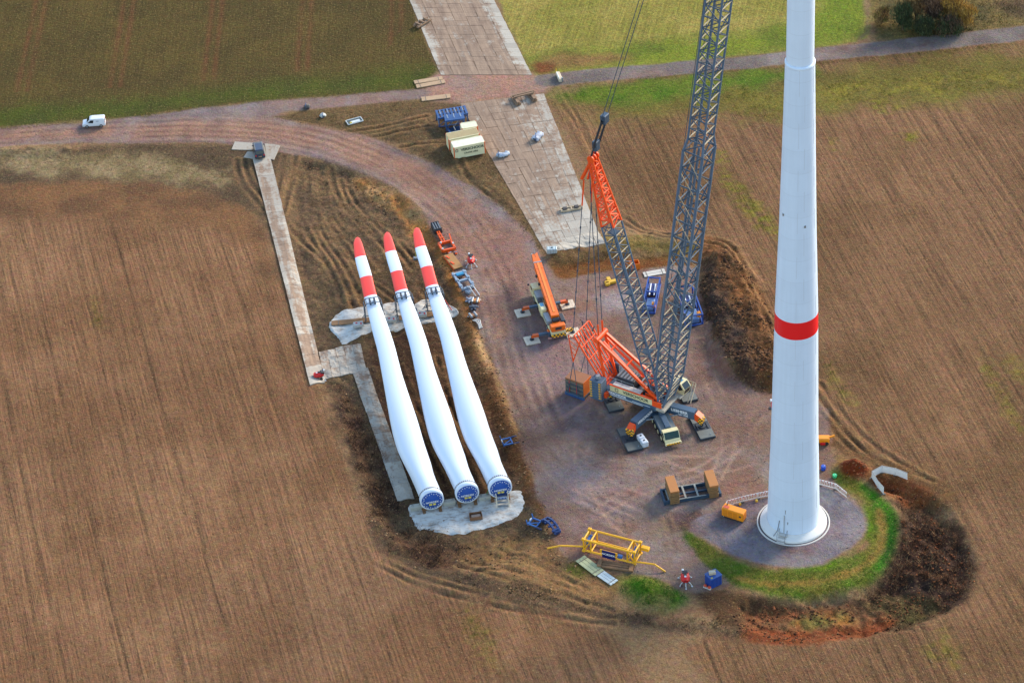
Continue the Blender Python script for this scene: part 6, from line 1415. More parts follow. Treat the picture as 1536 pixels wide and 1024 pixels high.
# ------------------------------------------------------------------ big lattice boom crane
def big_crane():
    c = on(985, 620); c.z = 0
    P1, P2 = G(905, 573, 3.0), G(992, 604, 3.0); rz = math.atan2(P2.y-P1.y, P2.x-P1.x)
    t = thing('lattice_crane', 'huge grey and orange lattice boom crane standing on four outriggers left of the tower', 'crane', (c.x, c.y, 0), rz)
    Ri = Matrix.Rotation(-rz, 3, 'Z'); fw = Vector((math.cos(rz), math.sin(rz), 0)); lf = Vector((-math.sin(rz), math.cos(rz), 0))
    def gl(px, z=0.0): return Ri @ (G(px[0], px[1], z)-c)
    def pl(px, y=0.0):
        "point of the vertical plane y = const seen at picture point px"
        d = _f*FPX+_r*(px[0]-768)-_u*(px[1]-512); p0 = c+lf*y; k = (p0-CAM).dot(lf)/d.dot(lf); return Ri @ (CAM+d*k-c)
    print('crane az', math.degrees(rz), 'mast tip', pl((889,237)), 'boom@0', pl((1078,0)), 'apex', pl((901,503)), 'guide', pl((872,492)), 'cw', gl((912,588),1.8))
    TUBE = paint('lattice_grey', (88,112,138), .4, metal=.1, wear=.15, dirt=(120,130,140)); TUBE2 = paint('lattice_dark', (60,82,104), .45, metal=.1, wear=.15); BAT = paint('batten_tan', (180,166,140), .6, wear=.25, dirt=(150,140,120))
    LOR = paint('lattice_orange', (246,84,20), .42, wear=.1, dirt=(190,80,40))
    def lattice(parent, nm, A, B, wa, da, wb, db, n, rc, rd, m, m2, bat=True, batr=.16):
        "tapered box lattice from A to B; w across (local y), d in the plane of the boom"
        A = Vector(A); B = Vector(B); ax = (B-A).normalized(); Y = Vector((0, 1, 0)); X = Y.cross(ax).normalized()
        if X.x < 0: X = -X
        def cor(s, i, j): w_ = wa+(wb-wa)*s; d_ = da+(db-da)*s; return A.lerp(B, s)+X*(i*d_/2)+Y*(j*w_/2)
        sec = MB()
        for i in (-1, 1):
            for j in (-1, 1): sec.tube(cor(0, i, j), cor(1, i, j), rc, 6)
        o = sec.build(nm, m, parent)
        lac = MB(); bt_ = MB()
        for k in range(n):
            s0, s1 = k/n, (k+1)/n
            for f in range(4):
                a, b = [((-1,-1),(1,-1)), ((1,-1),(1,1)), ((1,1),(-1,1)), ((-1,1),(-1,-1))][f]
                if k % 2: a, b = b, a
                lac.tube(cor(s0, *a), cor(s1, *b), rd, 5, cap=False)
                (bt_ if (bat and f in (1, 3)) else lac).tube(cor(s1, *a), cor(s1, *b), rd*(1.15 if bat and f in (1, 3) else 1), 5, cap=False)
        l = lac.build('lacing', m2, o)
        if bat: bt_.build('sunlit_batten', BAT, o)  # paler tan stands in for sunlight on these rungs
        return o
    # --- carrier
    cf = gl((1008,664), 0)-gl((985,619), 0); ca = math.atan2(cf.y, cf.x); CL = cf.length
    MR = Matrix.Rotation(ca, 3, 'Z'); cr = lambda v: MR @ Vector(v)
    bx(t, 'carrier_deck', cr((1.0, 0, 1.35)), (CL*2-5, 2.7, .55), CGREY, .06, MR); bx(t, 'deck_plate', cr((4.4, 0, 1.66)), (4.2, 2.6, .06), paint('deck_grey', (134,142,142), .6, wear=.3), 0, MR)
    bx(t, 'deck_spine', cr((4.2, 0, 1.95)), (4.2, .9, .5), CGREY, .06, MR); bx(t, 'ladder_deck', cr((1.9, 0, 2.5)), (2.4, .8, .1), GREY, 0, MR)
    cab = MB(); cab.side([(-1.0, .6), (-1.0, 1.95), (-.1, 2.0), (.75, 1.05), (.95, .6)], -1.3, 1.3); M2 = MR @ Matrix.Rotation(-PI/2, 3, 'Z'); cc = cr((CL-.4, 0, .2))
    cab.v = [tuple(M2 @ Vector(v)+cc) for v in cab.v]; cb = cab.build('driver_cab', CREAM, t)
    def cq(nm, pts, m): return quad(cb, nm, [M2 @ Vector(p)+cc for p in pts], m)
    cq('windscreen', [(-1.2, -.04, 1.97), (1.2, -.04, 1.97), (1.2, .735, 1.1), (-1.2, .735, 1.1)][::-1], paint('green_glass', (28,64,58), .12))
    for s in (-1, 1): cq('side_window', [(s*1.31, -.8, 1.8), (s*1.31, -.1, 1.8), (s*1.31, .5, 1.15), (s*1.31, -.8, 1.15)][::s], GL)
    bx(cb, 'bumper', cc+MR @ Vector((1.1, 0, .45)), (.4, 2.7, .45), CREAM, .06, MR); bx(cb, 'hazard_plate', cc+MR @ Vector((1.32, 0, .48)), (.04, 2.3, .3), HZ, 0, MR)
    for x in (-5.5, -3.8, 2.2, 3.7, 5.2, 6.9):
        for y in (-1.2, 1.2):
            a, b = cr((x, y-.25, .65)), cr((x, y+.25, .65)); mb = MB(); mb.tube(a, b, .65, 18); w_ = mb.build('wheel', paint('tyre', (34,34,36), .9), t); s = 1 if y > 0 else -1
            mb = MB(); mb.tube(cr((x, y+s*.24, .65)), cr((x, y+s*.28, .65)), .36, 12); mb.build('rim', CREAM, w_)
    # --- outriggers
    ends = [((945,660), 'near left', 'VERSCHOOR', 1), ((1053,642), 'near right', 'LIEBHERR', 1), ((917,601), 'far left', '', 0), ((1027,587), 'far right', '', 0)]
    lab = ['black steel outrigger mat beside the white tank at the lattice crane', 'black steel outrigger mat at the near right foot of the lattice crane', 'black steel outrigger mat below the striped counterweight of the lattice crane', 'black steel outrigger mat below the operator cab of the lattice crane']
    cd_ = Vector((MR @ Vector((1, 0, 0))))
    for i, (px, nm, tx, fr) in enumerate(ends):
        e = gl(px, 0); side = Vector((-cd_.y, cd_.x, 0)); s = 1 if e.dot(side) > 0 else -1; f = 1 if e.dot(cd_) > 0 else -1
        a = cd_*(f*.9)+side*(s*1.0); a.z = 2.1; k = Vector((e.x, e.y, 0)); u = (k-Vector((a.x, a.y, 0))); u.z = 0; ul = u.length; u.normalize()
        p1 = a+u*(ul*.84); p1.z = 2.5; p2 = Vector((k.x, k.y, 0))+u*.1; p2.z = 1.75
        arm = MB(); arm.bar(a, p1, 1.15, 1.55); am = arm.build('outrigger_arm', CGREY, t)
        mb = MB(); mb.bar(p1-u*.1, p2, 1.05, 1.3); mb.build('arm_tip', LOR if i != 2 else CGREY, am)
        mb = MB(); mb.bar(p2-u*.5+Vector((0,0,.14)), p2+u*.2, 1.12, 1.34); mb.build('hazard_tip', HZ, am)
        tb(am, 'jack', (k.x, k.y, .45), (k.x, k.y, 1.6), .24, CDARK, 12); tb(am, 'jack_foot', (k.x, k.y, .42), (k.x, k.y, .6), .62, CDARK, 16)
        st = cd_*(f*2.8); st.z = 1.3; q = a+u*(ul*.5); q.z = 1.8; tb(am, 'stay_rod', st, q, .11, GREY)
        if tx:
            n = Vector((-u.y, u.x, 0)); cam_l = Ri @ (CAM-c); n = n if n.dot(cam_l) > 0 else -n
            right = Vector((-n.y, n.x, 0)); d3 = (p1-a).normalized(); r3 = d3 if d3.dot(right) > 0 else -d3; up = n.cross(r3)
            text_mesh('lettering', tx, .72, WHT, am, face_M(a+u*(ul*.45)+Vector((0, 0, .4))+n*.59, r3, up), bold=.03)
            if i == 1: text_mesh('lettering', 'LG 1750', .5, WHT, am, face_M(a+u*(ul*.55)+Vector((0, 0, -.12))+n*.59, r3, up), bold=.03)
        # the mat under it
        g_w = c+(Matrix.Rotation(rz, 3, 'Z') @ k); mt = thing('outrigger_pad', lab[i], 'outrigger mat', (g_w.x, g_w.y, .02), rz+ca, 'steel mats under the lattice crane outriggers')
        pg = paint('pad_steel', (112,116,112), .6, metal=.2, wear=.35, dirt=(70,72,74)); bx(mt, 'pad_plate', (0, 0, .2), (6.2, 2.7, .38), CDARK, .06); bx(mt, 'top_plate', (2.0, 0, .41), (2.0, 2.5, .05), pg, .01); bx(mt, 'top_plate', (-2.0, 0, .41), (2.0, 2.5, .05), pg, .01)
        for y in (-.85, .85): bx(mt, 'guide_rail', (0, y, .46), (1.5, .2, .16), CDARK, .02)
        for x in (-2.4, 2.4): bx(mt, 'lifting_lug', (x, .7, .46), (.2, .12, .2), GREY)
    # --- superstructure
    tb(t, 'slewing_ring', (0, 0, 1.6), (0, 0, 2.6), 1.7, CDARK, 24)
    W2 = 2.15
    sp = bx(t, 'platform', (-3.6, 0, 3.0), (10.4, W2*2-.3, .8), CGREY, .08)
    bx(t, 'front_ledge', (2.0, 0, 3.05), (1.6, 4.6, .5), paint('ledge_grey', (176,170,158), .6, wear=.25), .05)
    # lettered flanks on the near side
    y0 = -W2
    for s in (-1, 1):
        lo_ = bx(t, 'lower_panel', (-3.6, s*W2, 2.95), (9.6, .12, 1.0), CGREY, .02); up_ = bx(t, 'upper_panel', (-3.5, s*W2, 4.1), (8.0, .16, 1.15), CREAM, .02); bx(t, 'end_panel', (1.35, s*W2, 4.0), (1.7, .18, 1.1), LOR, .03); bx(t, 'top_rail', (-3.4, s*W2, 4.78), (8.4, .3, .16), LOR)
        if s < 0:
            text_mesh('lettering', 'VERSCHOOR', .82, paint('letter_dark', (34,62,58), .5), up_, face_M((-2.6, y0-.09, 4.1), (1, 0, 0), (0, 0, 1)), bold=.03)
            for x_, z_, w_, h_ in ((-6.2, 4.4, .62, .1), (-6.2, 3.85, .62, .1), (-6.46, 4.12, .1, .5), (-5.94, 4.12, .1, .3)): bx(up_, 'emblem_bar', (x_, y0-.1, z_), (w_, .03, h_), paint('letter_dark', (34,62,58)))
            text_mesh('lettering', 'VERSCHOOR', .6, WHT, lo_, face_M((-6.2, y0-.07, 3.12), (1, 0, 0), (0, 0, 1)), bold=.03)
            bx(lo_, 'white_line', (-4.4, y0-.07, 2.72), (6.2, .02, .1), WHT); bx(lo_, 'white_line', (-1.6, y0-.07, 2.98), (3.4, .02, .07), WHT)
    bx(t, 'walkway', (-4.4, -1.6, 4.9), (5.2, 1.0, .08), paint('walk_light', (200,196,190), .6, wear=.3)); bx(t, 'engine_house', (-5.6, .6, 4.5), (3.4, 2.4, 2.0), CDARK, .1)
    for k in range(5): bx(t, 'engine_grille', (-7.0+k*.65, .6, 5.55), (.3, 2.2, .08), paint('slat_grey', (110,116,124)))
    for x in (-2.6, -.6): tb(t, 'winch_drum', (x, -1.1, 4.2), (x, 1.1, 4.2), .62, CDARK, 18); 
    for x in (-2.6, -.6):
        for y in (-1.2, 1.2): bx(t, 'winch_cheek', (x, y, 4.1), (1.5, .14, 1.3), LOR, .05)
    for y in (-1.7, 1.7):
        for x in (-7.8, -5.5, -3.2): tb(t, 'handrail', (x, y, 4.9), (x, y, 5.9), .04, GREY, 5)
        tb(t, 'handrail', (-7.8, y, 5.9), (-3.2, y, 5.9), .04, GREY, 5)
    # counterweight stacks
    for s in (-1, 1):
        st = bx(t, 'counterweight', (-9.3, s*2.9, 2.05), (2.3, 1.6, .5), CGREY, .08)
        for k in range(7): bx(st, 'weight_slab', (-9.3, s*2.9, 2.55+k*.5), (2.2, 1.9, .47), CGREY, .08)
        for x in (-8.25, -10.38): 
            for k in range(7): bx(st, 'hazard_stripe', (x, s*2.9-.75, 2.55+k*.5), (.08, .34, .3), paint('hazard_yellow', (240,176,24), .5))
        for x in (-10.1, -8.5):
            if s < 0:
                for k in range(7): bx(st, 'hazard_stripe', (x, s*3.86-.0, 2.55+k*.5), (.34, .05, .26), paint('hazard_yellow', (240,176,24), .5))
        tb(st, 'top_bracket', (-9.3, s*2.9, 6.0), (-9.3, s*2.9, 6.5), .4, GREY, 12)
    bx(t, 'rear_beam', (-9.2, 0, 3.1), (1.6, 5.4, .6), LOR, .05); bx(t, 'orange_foot', (-8.0, -2.5, 2.7), (.5, 1.0, 1.0), LOR, .05)
    # operator cab on its swing arm
    cx = gl((1022,583), 3.3); bx(t, 'cab_arm', ((cx.x+1.8)/2, (cx.y+1.5)/2, 2.9), (2.4, 1.4, .3), paint('ledge_grey', (176,170,158)), .05)
    oc = MB(); oc.side([(-1.1, 0), (-1.1, 1.9), (.5, 1.9), (1.15, 1.1), (.9, 0)], -.75, .75); M3 = Matrix.Rotation(-PI/2-.15, 3, 'Z'); cc2 = Vector((cx.x, cx.y, 2.9)); oc.v = [tuple(M3 @ Vector(v)*1.15+cc2) for v in oc.v]; ob = oc.build('operator_cab', CREAM, t)
    def oq(nm, pts, m=GL): return quad(ob, nm, [M3 @ Vector(p)*1.15+cc2 for p in pts], m)
    oq('windscreen', [(-.62, .56, 1.85), (.62, .56, 1.85), (.62, 1.165, 1.12), (-.62, 1.165, 1.12)][::-1]); oq('front_glass', [(-.62, 1.16, 1.0), (.62, 1.16, 1.0), (.62, .96, .2), (-.62, .96, .2)][::-1])
    for s in (-1, 1): oq('side_window', [(s*.765, -.7, 1.65), (s*.765, .4, 1.65), (s*.765, .9, 1.05), (s*.765, .2, .6), (s*.765, -.7, .6)][:4][::s])
    oq('roof_window', [(-.3, -.6, 1.915), (.3, -.6, 1.915), (.3, .2, 1.915), (-.3, .2, 1.915)], paint('roof_glass', (60,130,170)))
    for k in range(4): tb(t, 'cab_railing', (cx.x-1.6+k*.9, cx.y+1.5, 2.9), (cx.x-1.6+k*.9, cx.y+1.5, 4.2), .05, BAT, 5)
    for z in (3.5, 4.2): tb(t, 'cab_railing', (cx.x-1.6, cx.y+1.5, z), (cx.x+1.9, cx.y+1.5, z), .05, BAT, 5)
    tb(t, 'cab_railing', (cx.x+1.9, cx.y+1.5, 4.1), (cx.x+2.6, cx.y-1.6, 2.4), .09, BAT, 6); tb(t, 'cab_railing', (cx.x+1.4, cx.y+1.5, 4.1), (cx.x+2.1, cx.y-1.6, 2.4), .09, BAT, 6)
    # --- A-frame
    ap = pl((901,503)); 
    A = MB()
    for y in (-1.5, 1.5):
        mb = MB(); mb.bar((1.6, y*1.1, 4.4), (ap.x, y*.75, ap.z), .38, .5); mb.build('a_frame_beam', LOR, t)
        mb = MB(); mb.bar((-.5, y*.55, 4.6), (ap.x+.8, y*.35, ap.z-.6), .26, .36); mb.build('a_frame_beam', LOR, t)
        mb = MB(); mb.bar((-8.6, y*1.1, 3.8), (ap.x, y*.75, ap.z), .3, .4); mb.build('a_frame_strut', LOR, t)
    for s in (.3, .55, .8): q = Vector((1.6, 0, 4.4)).lerp(Vector((ap.x, 0, ap.z)), s); br(t, 'a_frame_tie', (q.x, -1.4, q.z), (q.x, 1.4, q.z), .2, .2, GREY if s == .3 else LOR)
    tb(t, 'a_frame_head', (ap.x, -1.6, ap.z), (ap.x, 1.6, ap.z), .5, LOR, 14)
    for y in (-.6, .7): tb(t, 'head_horn', (ap.x, y, ap.z), (ap.x-.1, y, ap.z+2.6), .16, LOR, 8)
    # guide frame for the suspended ballast
    gt = pl((872,492)); b0 = Vector((-8.9, 0, 4.2))
    gf = MB()
    for y in (-2.3, -1.5, -.8, 0, .8, 1.5, 2.3): gf.tube((b0.x, b0.y+y*.9, b0.z), (gt.x, gt.y+y, gt.z), .17 if abs(y) > 2 else .14, 6)
    for s in (0, .25, .5, .75, 1): q = b0.lerp(gt, s); gf.tube((q.x, q.y-2.25, q.z), (q.x, q.y+2.25, q.z), .12, 6)
    g = gf.build('ballast_guide', LOR, t)
    mb = MB()
    for s in (0, .25, .5, .75):
        q, q2 = b0.lerp(gt, s), b0.lerp(gt, s+.25); mb.tube((q.x, -2.2, q.z), (q2.x, 0, q2.z), .07, 5); mb.tube((q.x, 2.2, q.z), (q2.x, 0, q2.z), .07, 5)
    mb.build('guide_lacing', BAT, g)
    # hanging tray linkage and slings
    bp_ = gl((868,590), 0); bz = 4.2
    for y in (-2.3, 2.0):
        mb = MB(); e = Vector((gt.x-.4, y, gt.z-5.6)); mb.tube((gt.x-.9, y-.3, gt.z), e, .1, 6); mb.tube((gt.x+1.2, y, gt.z-.6), e, .1, 6)
        for k in range(5): s = k/5; p_ = Vector((gt.x-.9, y-.3, gt.z)).lerp(e, s); q_ = Vector((gt.x+1.2, y, gt.z-.6)).lerp(e, s+.1); mb.tube(p_, q_, .06, 5)
        mb.build('hanger_truss', LOR if y < 0 else TUBE2, t)
        mb = MB()
        for dx in (-1.0, 1.0): mb.tube(e, (bp_.x+dx, bp_.y+(-1.7 if y < 0 else 1.7), .9), .07, 5)
        mb.build('ballast_sling', TUBE2, t)
    # --- derrick mast
    tip = pl((889,237)); foot = Vector((.9, 0, 3.9)); dm = tip-foot
    at = lambda s: foot+dm*s
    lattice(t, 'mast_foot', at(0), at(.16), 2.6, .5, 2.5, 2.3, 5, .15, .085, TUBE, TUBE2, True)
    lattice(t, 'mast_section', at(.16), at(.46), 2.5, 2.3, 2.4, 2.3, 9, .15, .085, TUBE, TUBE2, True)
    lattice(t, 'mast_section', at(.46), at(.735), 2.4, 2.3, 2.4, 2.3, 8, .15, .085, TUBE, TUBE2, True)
    lattice(t, 'mast_head', at(.735), at(1.0), 2.4, 2.3, 1.4, .7, 10, .18, .13, LOR, LOR, False)
    for y in (-.75, 0, .75): tb(t, 'mast_sheave', tip+Vector((.1, y-.12, .2)), tip+Vector((.1, y+.12, .2)), .62, LOR, 16)
    for s in (.2, .45, .7): q = at(s); bx(t, 'mast_platform', (q.x, 0, q.z), (1.5, 1.6, .12), TUBE2)
    ARM = MB(); ARM.tube(tip, tip+Vector((-1.9, -.4, -4.3)), .28, 8); ARM.tube(tip+Vector((0, .5, 0)), tip+Vector((-1.3, .4, -4.6)), .2, 8); ARM.build('mast_pulley_arm', LOR, t)
    for y in (-.6, .6): tb(t, 'mast_foot_pin', (foot.x, y*2.0-.25, foot.z-.2), (foot.x, y*2.0+.25, foot.z-.2), .35, LOR, 12)
    # ropes from the mast
    def rope(nm, a, b, r=.045, m=None): return tb(t, nm, a, b, r, m or TUBE2, 5)
    for y, dx in ((-1.2, -1.5), (1.4, -.6)):
        o_ = tip+Vector((dx, y*.4, -4.4)); e_ = Vector((gt.x-.4, y*1.6, gt.z)); md = o_.lerp(e_, .16)
        rope('pendant_head', o_, md, .13, LOR); rope('pendant_rod', md, e_, .065)
        for k in range(1, 6): q = md.lerp(e_, k/6); tb(t, 'pendant_joint', q-(e_-md)*.006, q+(e_-md)*.006, .13, TUBE2, 6)
    for y in (-.6, .7):
        o_ = tip+Vector((-.3, y, -1.0)); e_ = Vector((ap.x-.1, y, ap.z+2.5)); rope('luffing_rope', o_, e_, .07)
        for k in range(1, 6): q = o_.lerp(e_, k/6); tb(t, 'pendant_joint', q-(e_-o_)*.006, q+(e_-o_)*.006, .13, TUBE2, 6)
    # --- main boom
    bf = Vector((1.9, 0, 3.6)); bt0 = pl((1078,0)); db = (bt0-bf).normalized(); HT = 148.0
    bl = lambda h: bf+db*((h-bf.z)/db.z)
    zk = lambda px: pl(px).z
    z1, z2, z3 = zk((1012,470)), zk((1049,222)), zk((1051,206))
    print('boom z', z1, z2, z3)
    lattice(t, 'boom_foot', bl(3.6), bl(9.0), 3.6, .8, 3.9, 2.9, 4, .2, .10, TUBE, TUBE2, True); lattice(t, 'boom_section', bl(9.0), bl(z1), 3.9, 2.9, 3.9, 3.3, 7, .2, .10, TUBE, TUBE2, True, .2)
    lattice(t, 'boom_section', bl(z1), bl((z1+z2)/2), 3.9, 3.3, 3.9, 3.3, 5, .24, .13, TUBE, TUBE2, False)
    lattice(t, 'boom_section', bl((z1+z2)/2), bl(z2), 3.9, 3.3, 3.9, 3.3, 5, .24, .13, TUBE, TUBE2, False)
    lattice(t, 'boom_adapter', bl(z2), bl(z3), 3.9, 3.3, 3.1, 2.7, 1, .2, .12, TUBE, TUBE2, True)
    zz = z3; i = 0
    while zz < HT:
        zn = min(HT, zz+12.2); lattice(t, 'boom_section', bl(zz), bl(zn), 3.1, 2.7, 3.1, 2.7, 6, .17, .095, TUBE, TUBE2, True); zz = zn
    # bright tension rods and inner tubes of the wide section
    for k in range(8):
        a, b = bl(z1+(z2-z1)*(k+1)/8), bl(z1+(z2-z1)*k/8); tb(t, 'tension_rod', a+Vector((-1.5, -2.05, 0)), b+Vector((1.6, -2.05, 0)), .07, BAT, 5); tb(t, 'tension_rod', a+Vector((1.75, -1.9, .6)), b+Vector((1.75, 1.9, .6)), .06, BAT, 5)
    for yy in (-1.0, 1.0): rope('hoist_rope', Vector((-.6, yy, 4.6)), bl(HT)+Vector((-1.2, yy, 0)), .05)
    br(t, 'guide_tube', bl(z1-6)+Vector((-.6, .4, 0)), bl(z2), .3, .3, TUBE)
    br(t, 'guide_tube', bl(z2)+Vector((-.7, .3, 0)), bl(HT)+Vector((-.7, .3, 0)), .25, .25, TUBE)
    hd = bl(HT)
    bx(t, 'boom_head', hd+Vector((0, 0, 1)), (2.5, 3.0, 2.0), LOR, .2)
    # --- pendants from the mast head up to the boom head
    p1 = pl((897,200)) ; q0 = tip+Vector((0, 0, .4)); q1 = pl((897,214)); q2 = pl((907,178)); top = hd+Vector((-1.0, 0, 0))
    bx(t, 'pulley_block', pl((894,218)), (.8, 1.2, 1.8), TUBE2, .1); bx(t, 'pulley_block', pl((907,178)), (.9, 1.4, 1.6), TUBE2, .1)
    for y in (-.7, .7): rope('reeving', tip+Vector((0, y, .3)), pl((894,218))+Vector((0, y*.6, 0)), .16, CDARK)
    for y in (-.85, .85): rope('reeving', pl((894,218))+Vector((0, y, 0)), pl((907,178))+Vector((0, y, 0)), .2, CDARK)
    e = pl((963,0)); sl = (e-q2); k = 3.1
    for y in (-.9, .9): rope('boom_pendant', q2+Vector((0, y, .4)), q2+sl*k+Vector((0, y, 0)), .06)
    # --- suspended ballast, a thing of its own
    w_ = c+(Matrix.Rotation(rz, 3, 'Z') @ bp_); t2 = thing('suspended_ballast', 'stack of steel plates with orange end on a blue tray hanging behind the lattice crane', 'ballast', (w_.x, w_.y, .05), rz)
    bx(t2, 'tray', (0, 0, .55), (3.7, 2.7, .3), CGREY, .05)
    for y in (-1.2, 1.2): bx(t2, 'tray_skid', (0, y, .2), (3.8, .25, .35), BLUE, .03)
    for x in (-1.2, 0, 1.2): bx(t2, 'tray_beam', (x, 0, .3), (.25, 2.3, .25), BLUE, .03)
    pm = paint('ballast_plate', (112,104,90), .7, wear=.4, dirt=(70,84,96)); pd = paint('ballast_plate_dark', (70,80,88), .7, wear=.4)
    for k in range(7): bx(t2, 'ballast_plate', (0, 0, .92+k*.42), (3.5, 2.6 if k % 2 else 2.5, .36), (pm if k % 2 else pd) if k < 6 else paint('ballast_top', (158,100,62), .7, wear=.35), .04)
    for k in range(7): bx(t2, 'plate_end', (1.78, 0, .92+k*.42), (.06, 2.45, .4), paint('ballast_orange', (240,124,44), .5, wear=.15), .01)
    for x in (-.9, .5): bx(t2, 'red_strap', (x, -1.33, 2.1), (.08, .04, 2.4), RED)
    return t
big_crane()
# blue machinery at the back of the hardstanding
def blue_module(label, px_a, px_b, W_, H_, kind):
    p, q = on(*px_a), on(*px_b); L = (q-p).length; rz = math.atan2(q.y-p.y, q.x-p.x); c = (p+q)/2
    t = thing('blue_steel_module', label, 'steel module', (c.x, c.y, c.z), rz); b = paint('module_blue', (34,72,150), .45, wear=.15, dirt=(60,90,140)); lb = paint('module_light', (96,128,176), .45, wear=.15)
    for y in (-W_/2, W_/2):
        bx(t, 'long_beam', (0, y, .35), (L, .3, .4), b, .03)
        for x in (-L/2+.2, 0, L/2-.2): br(t, 'upright', (x, y, .4), (x, y, H_), .18, .18, b)
        br(t, 'top_beam', (-L/2, y, H_), (L/2, y, H_), .2, .2, b)
    for x in (-L/2+.2, 0, L/2-.2): br(t, 'cross_beam', (x, -W_/2, H_), (x, W_/2, H_), .2, .2, b); br(t, 'cross_beam', (x, -W_/2, .3), (x, W_/2, .3), .25, .3, b)
    bx(t, 'machine_box', (-L*.25, 0, H_*.3), (L*.34, W_*.7, H_*.4), lb, .1); bx(t, 'gear_box', (L*.22, 0, H_*.45), (L*.26, W_*.7, H_*.6), paint('module_navy', (20,44,110), .5, wear=.2), .15)
    for y in (-.4, .4): tb(t, 'pipe', (0, y, H_*.6), (L*.3, y, H_*.9), .12, WHT, 8)
    bx(t, 'orange_cabinet', (-L*.33, -W_*.35, H_*.6), (.7, .6, 1.0), YO, .05)
    return t
blue_module('blue steel module with machinery between the derrick mast and the main boom', (973,472), (982,428), 2.0, 1.8, 0)
blue_module('large blue steel frame with orange cabinet behind the main boom', (1042,490), (1026,446), 2.9, 2.4, 1)
# ------------------------------------------------------------------ vegetation
def veg_mat():
    if 'veg' in MC: return MC['veg']
    m, nt, b = new_mat('leaf'); a = nd(nt, 'ShaderNodeAttribute', attribute_name='tone'); nt.links.new(a.outputs['Color'], b.inputs['Base Color']); b.inputs['Roughness'].default_value = .9; b.inputs['Specular IOR Level'].default_value = .1
    MC['veg'] = m; return m
def blade_mesh(name, X, Y, Zb, h, wd, cols, lean, rs, parent=None, tris=1):
    "narrow upright slivers, one triangle each"
    n = len(X); a = rs.rand(n)*2*PI; lx = (rs.rand(n)-.5)*lean*2*h; ly = (rs.rand(n)-.5)*lean*2*h
    dx = np.cos(a)*wd; dy = np.sin(a)*wd
    V = np.empty((n, 3, 3)); V[:, 0] = np.stack([X-dx, Y-dy, Zb], 1); V[:, 1] = np.stack([X+dx, Y+dy, Zb], 1); V[:, 2] = np.stack([X+lx, Y+ly, Zb+h], 1)
    me = bpy.data.meshes.new(name); me.vertices.add(3*n); me.vertices.foreach_set('co', V.ravel()); me.loops.add(3*n); me.loops.foreach_set('vertex_index', np.arange(3*n, dtype=np.int32))
    me.polygons.add(n); me.polygons.foreach_set('loop_start', np.arange(0, 3*n, 3, dtype=np.int32)); me.update(calc_edges=True)
    at = me.attributes.new('tone', 'FLOAT_COLOR', 'POINT'); c = np.repeat(np.concatenate([cols, np.ones((n, 1))], 1), 3, 0); at.data.foreach_set('color', c.ravel())
    me.materials.append(veg_mat()); o = bpy.data.objects.new(name, me); col.objects.link(o)
    if parent: o.parent = parent
    return o
def tufts(name, label, cat, regions, dens, h, wd, rgbs, seed, lean=.5, blades=6, spread=.22, clump=2.5, thr=-.12):
    rs = np.random.RandomState(seed); XX = []; YY = []
    for px in regions:
        P = W(px); A = np.array(P); x0, y0 = A.min(0); x1, y1 = A.max(0); n = int((x1-x0)*(y1-y0)*dens)
        x = x0+rs.rand(n)*(x1-x0); y = y0+rs.rand(n)*(y1-y0)
        m = (sdf(P, x, y)+.8*vnoise(x, y, 1.5, seed) < 0) & (fbm(x, y, clump, seed+3, 2)+(rs.rand(n)-.5)*.5 > thr); XX.append(x[m]); YY.append(y[m])
    x = np.concatenate(XX); y = np.concatenate(YY); n = len(x)
    th = h*(.45+.9*rs.rand(n)); ci = rs.randint(0, len(rgbs), n); pal = np.array([lin(c, K) for c in rgbs]); cc = pal[ci]*(.7+.6*rs.rand(n))[:, None]
    r = lambda q: np.repeat(q, blades, 0)
    X = r(x)+rs.randn(n*blades)*spread; Y = r(y)+rs.randn(n*blades)*spread; Zb = height(X, Y)-.05
    hh = r(th)*(.5+.7*rs.rand(n*blades)); C = r(cc)*(.8+.4*rs.rand(n*blades))[:, None]
    o = blade_mesh(name, X, Y, Zb, hh, wd, C, lean, rs); tag(o, label, cat, kind='stuff'); return o
tufts('brushwood', 'dark brown brambles filling the hollow at the lower right', 'brush', [[(1352,775),(1390,765),(1440,802),(1468,862),(1420,912),(1385,888),(1300,888),(1338,850)]], 3.6, .8, .05, [(92,62,46),(116,78,54),(74,54,46),(134,94,66),(150,118,84)], 501, .9, 6, .3)
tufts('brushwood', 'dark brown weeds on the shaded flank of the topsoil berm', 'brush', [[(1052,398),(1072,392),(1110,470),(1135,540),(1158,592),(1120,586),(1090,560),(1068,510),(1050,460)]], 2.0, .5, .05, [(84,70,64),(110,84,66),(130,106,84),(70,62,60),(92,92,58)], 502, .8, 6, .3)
tufts('dead_grass', 'brown dead grass on the crown of the topsoil berm', 'grass', [[(1060,366),(1092,362),(1112,388),(1140,445),(1176,515),(1215,590),(1180,590),(1130,500),(1100,440),(1075,392)]], 4, .35, .04, [(126,84,52),(104,70,46),(88,64,44),(140,104,66)], 503, .8, 5, .3)
tufts('brushwood', 'dark brushwood left of the blade area', 'brush', [[(502,566),(545,620),(585,700),(602,770),(700,812),(700,845),(640,850),(590,828),(566,790),(530,690)]], 5, .7, .05, [(84,60,50),(108,78,60),(68,52,46),(136,102,72)], 504, .9, 6, .3, 2.0, .0)
tufts('dead_grass', 'dull dead grass over the rough ground below the haul road', 'grass', [[(0,222),(100,224),(250,216),(345,218),(350,280),(150,260),(0,252)], [(425,236),(520,252),(600,300),(640,370),(690,480),(640,450),(500,450),(440,400)], [(700,480),(745,600),(800,760),(780,740),(720,620),(690,500)]], 1.6, .3, .04, [(120,98,66),(96,80,54),(76,62,46),(140,112,74)], 505, .9, 5, .3)
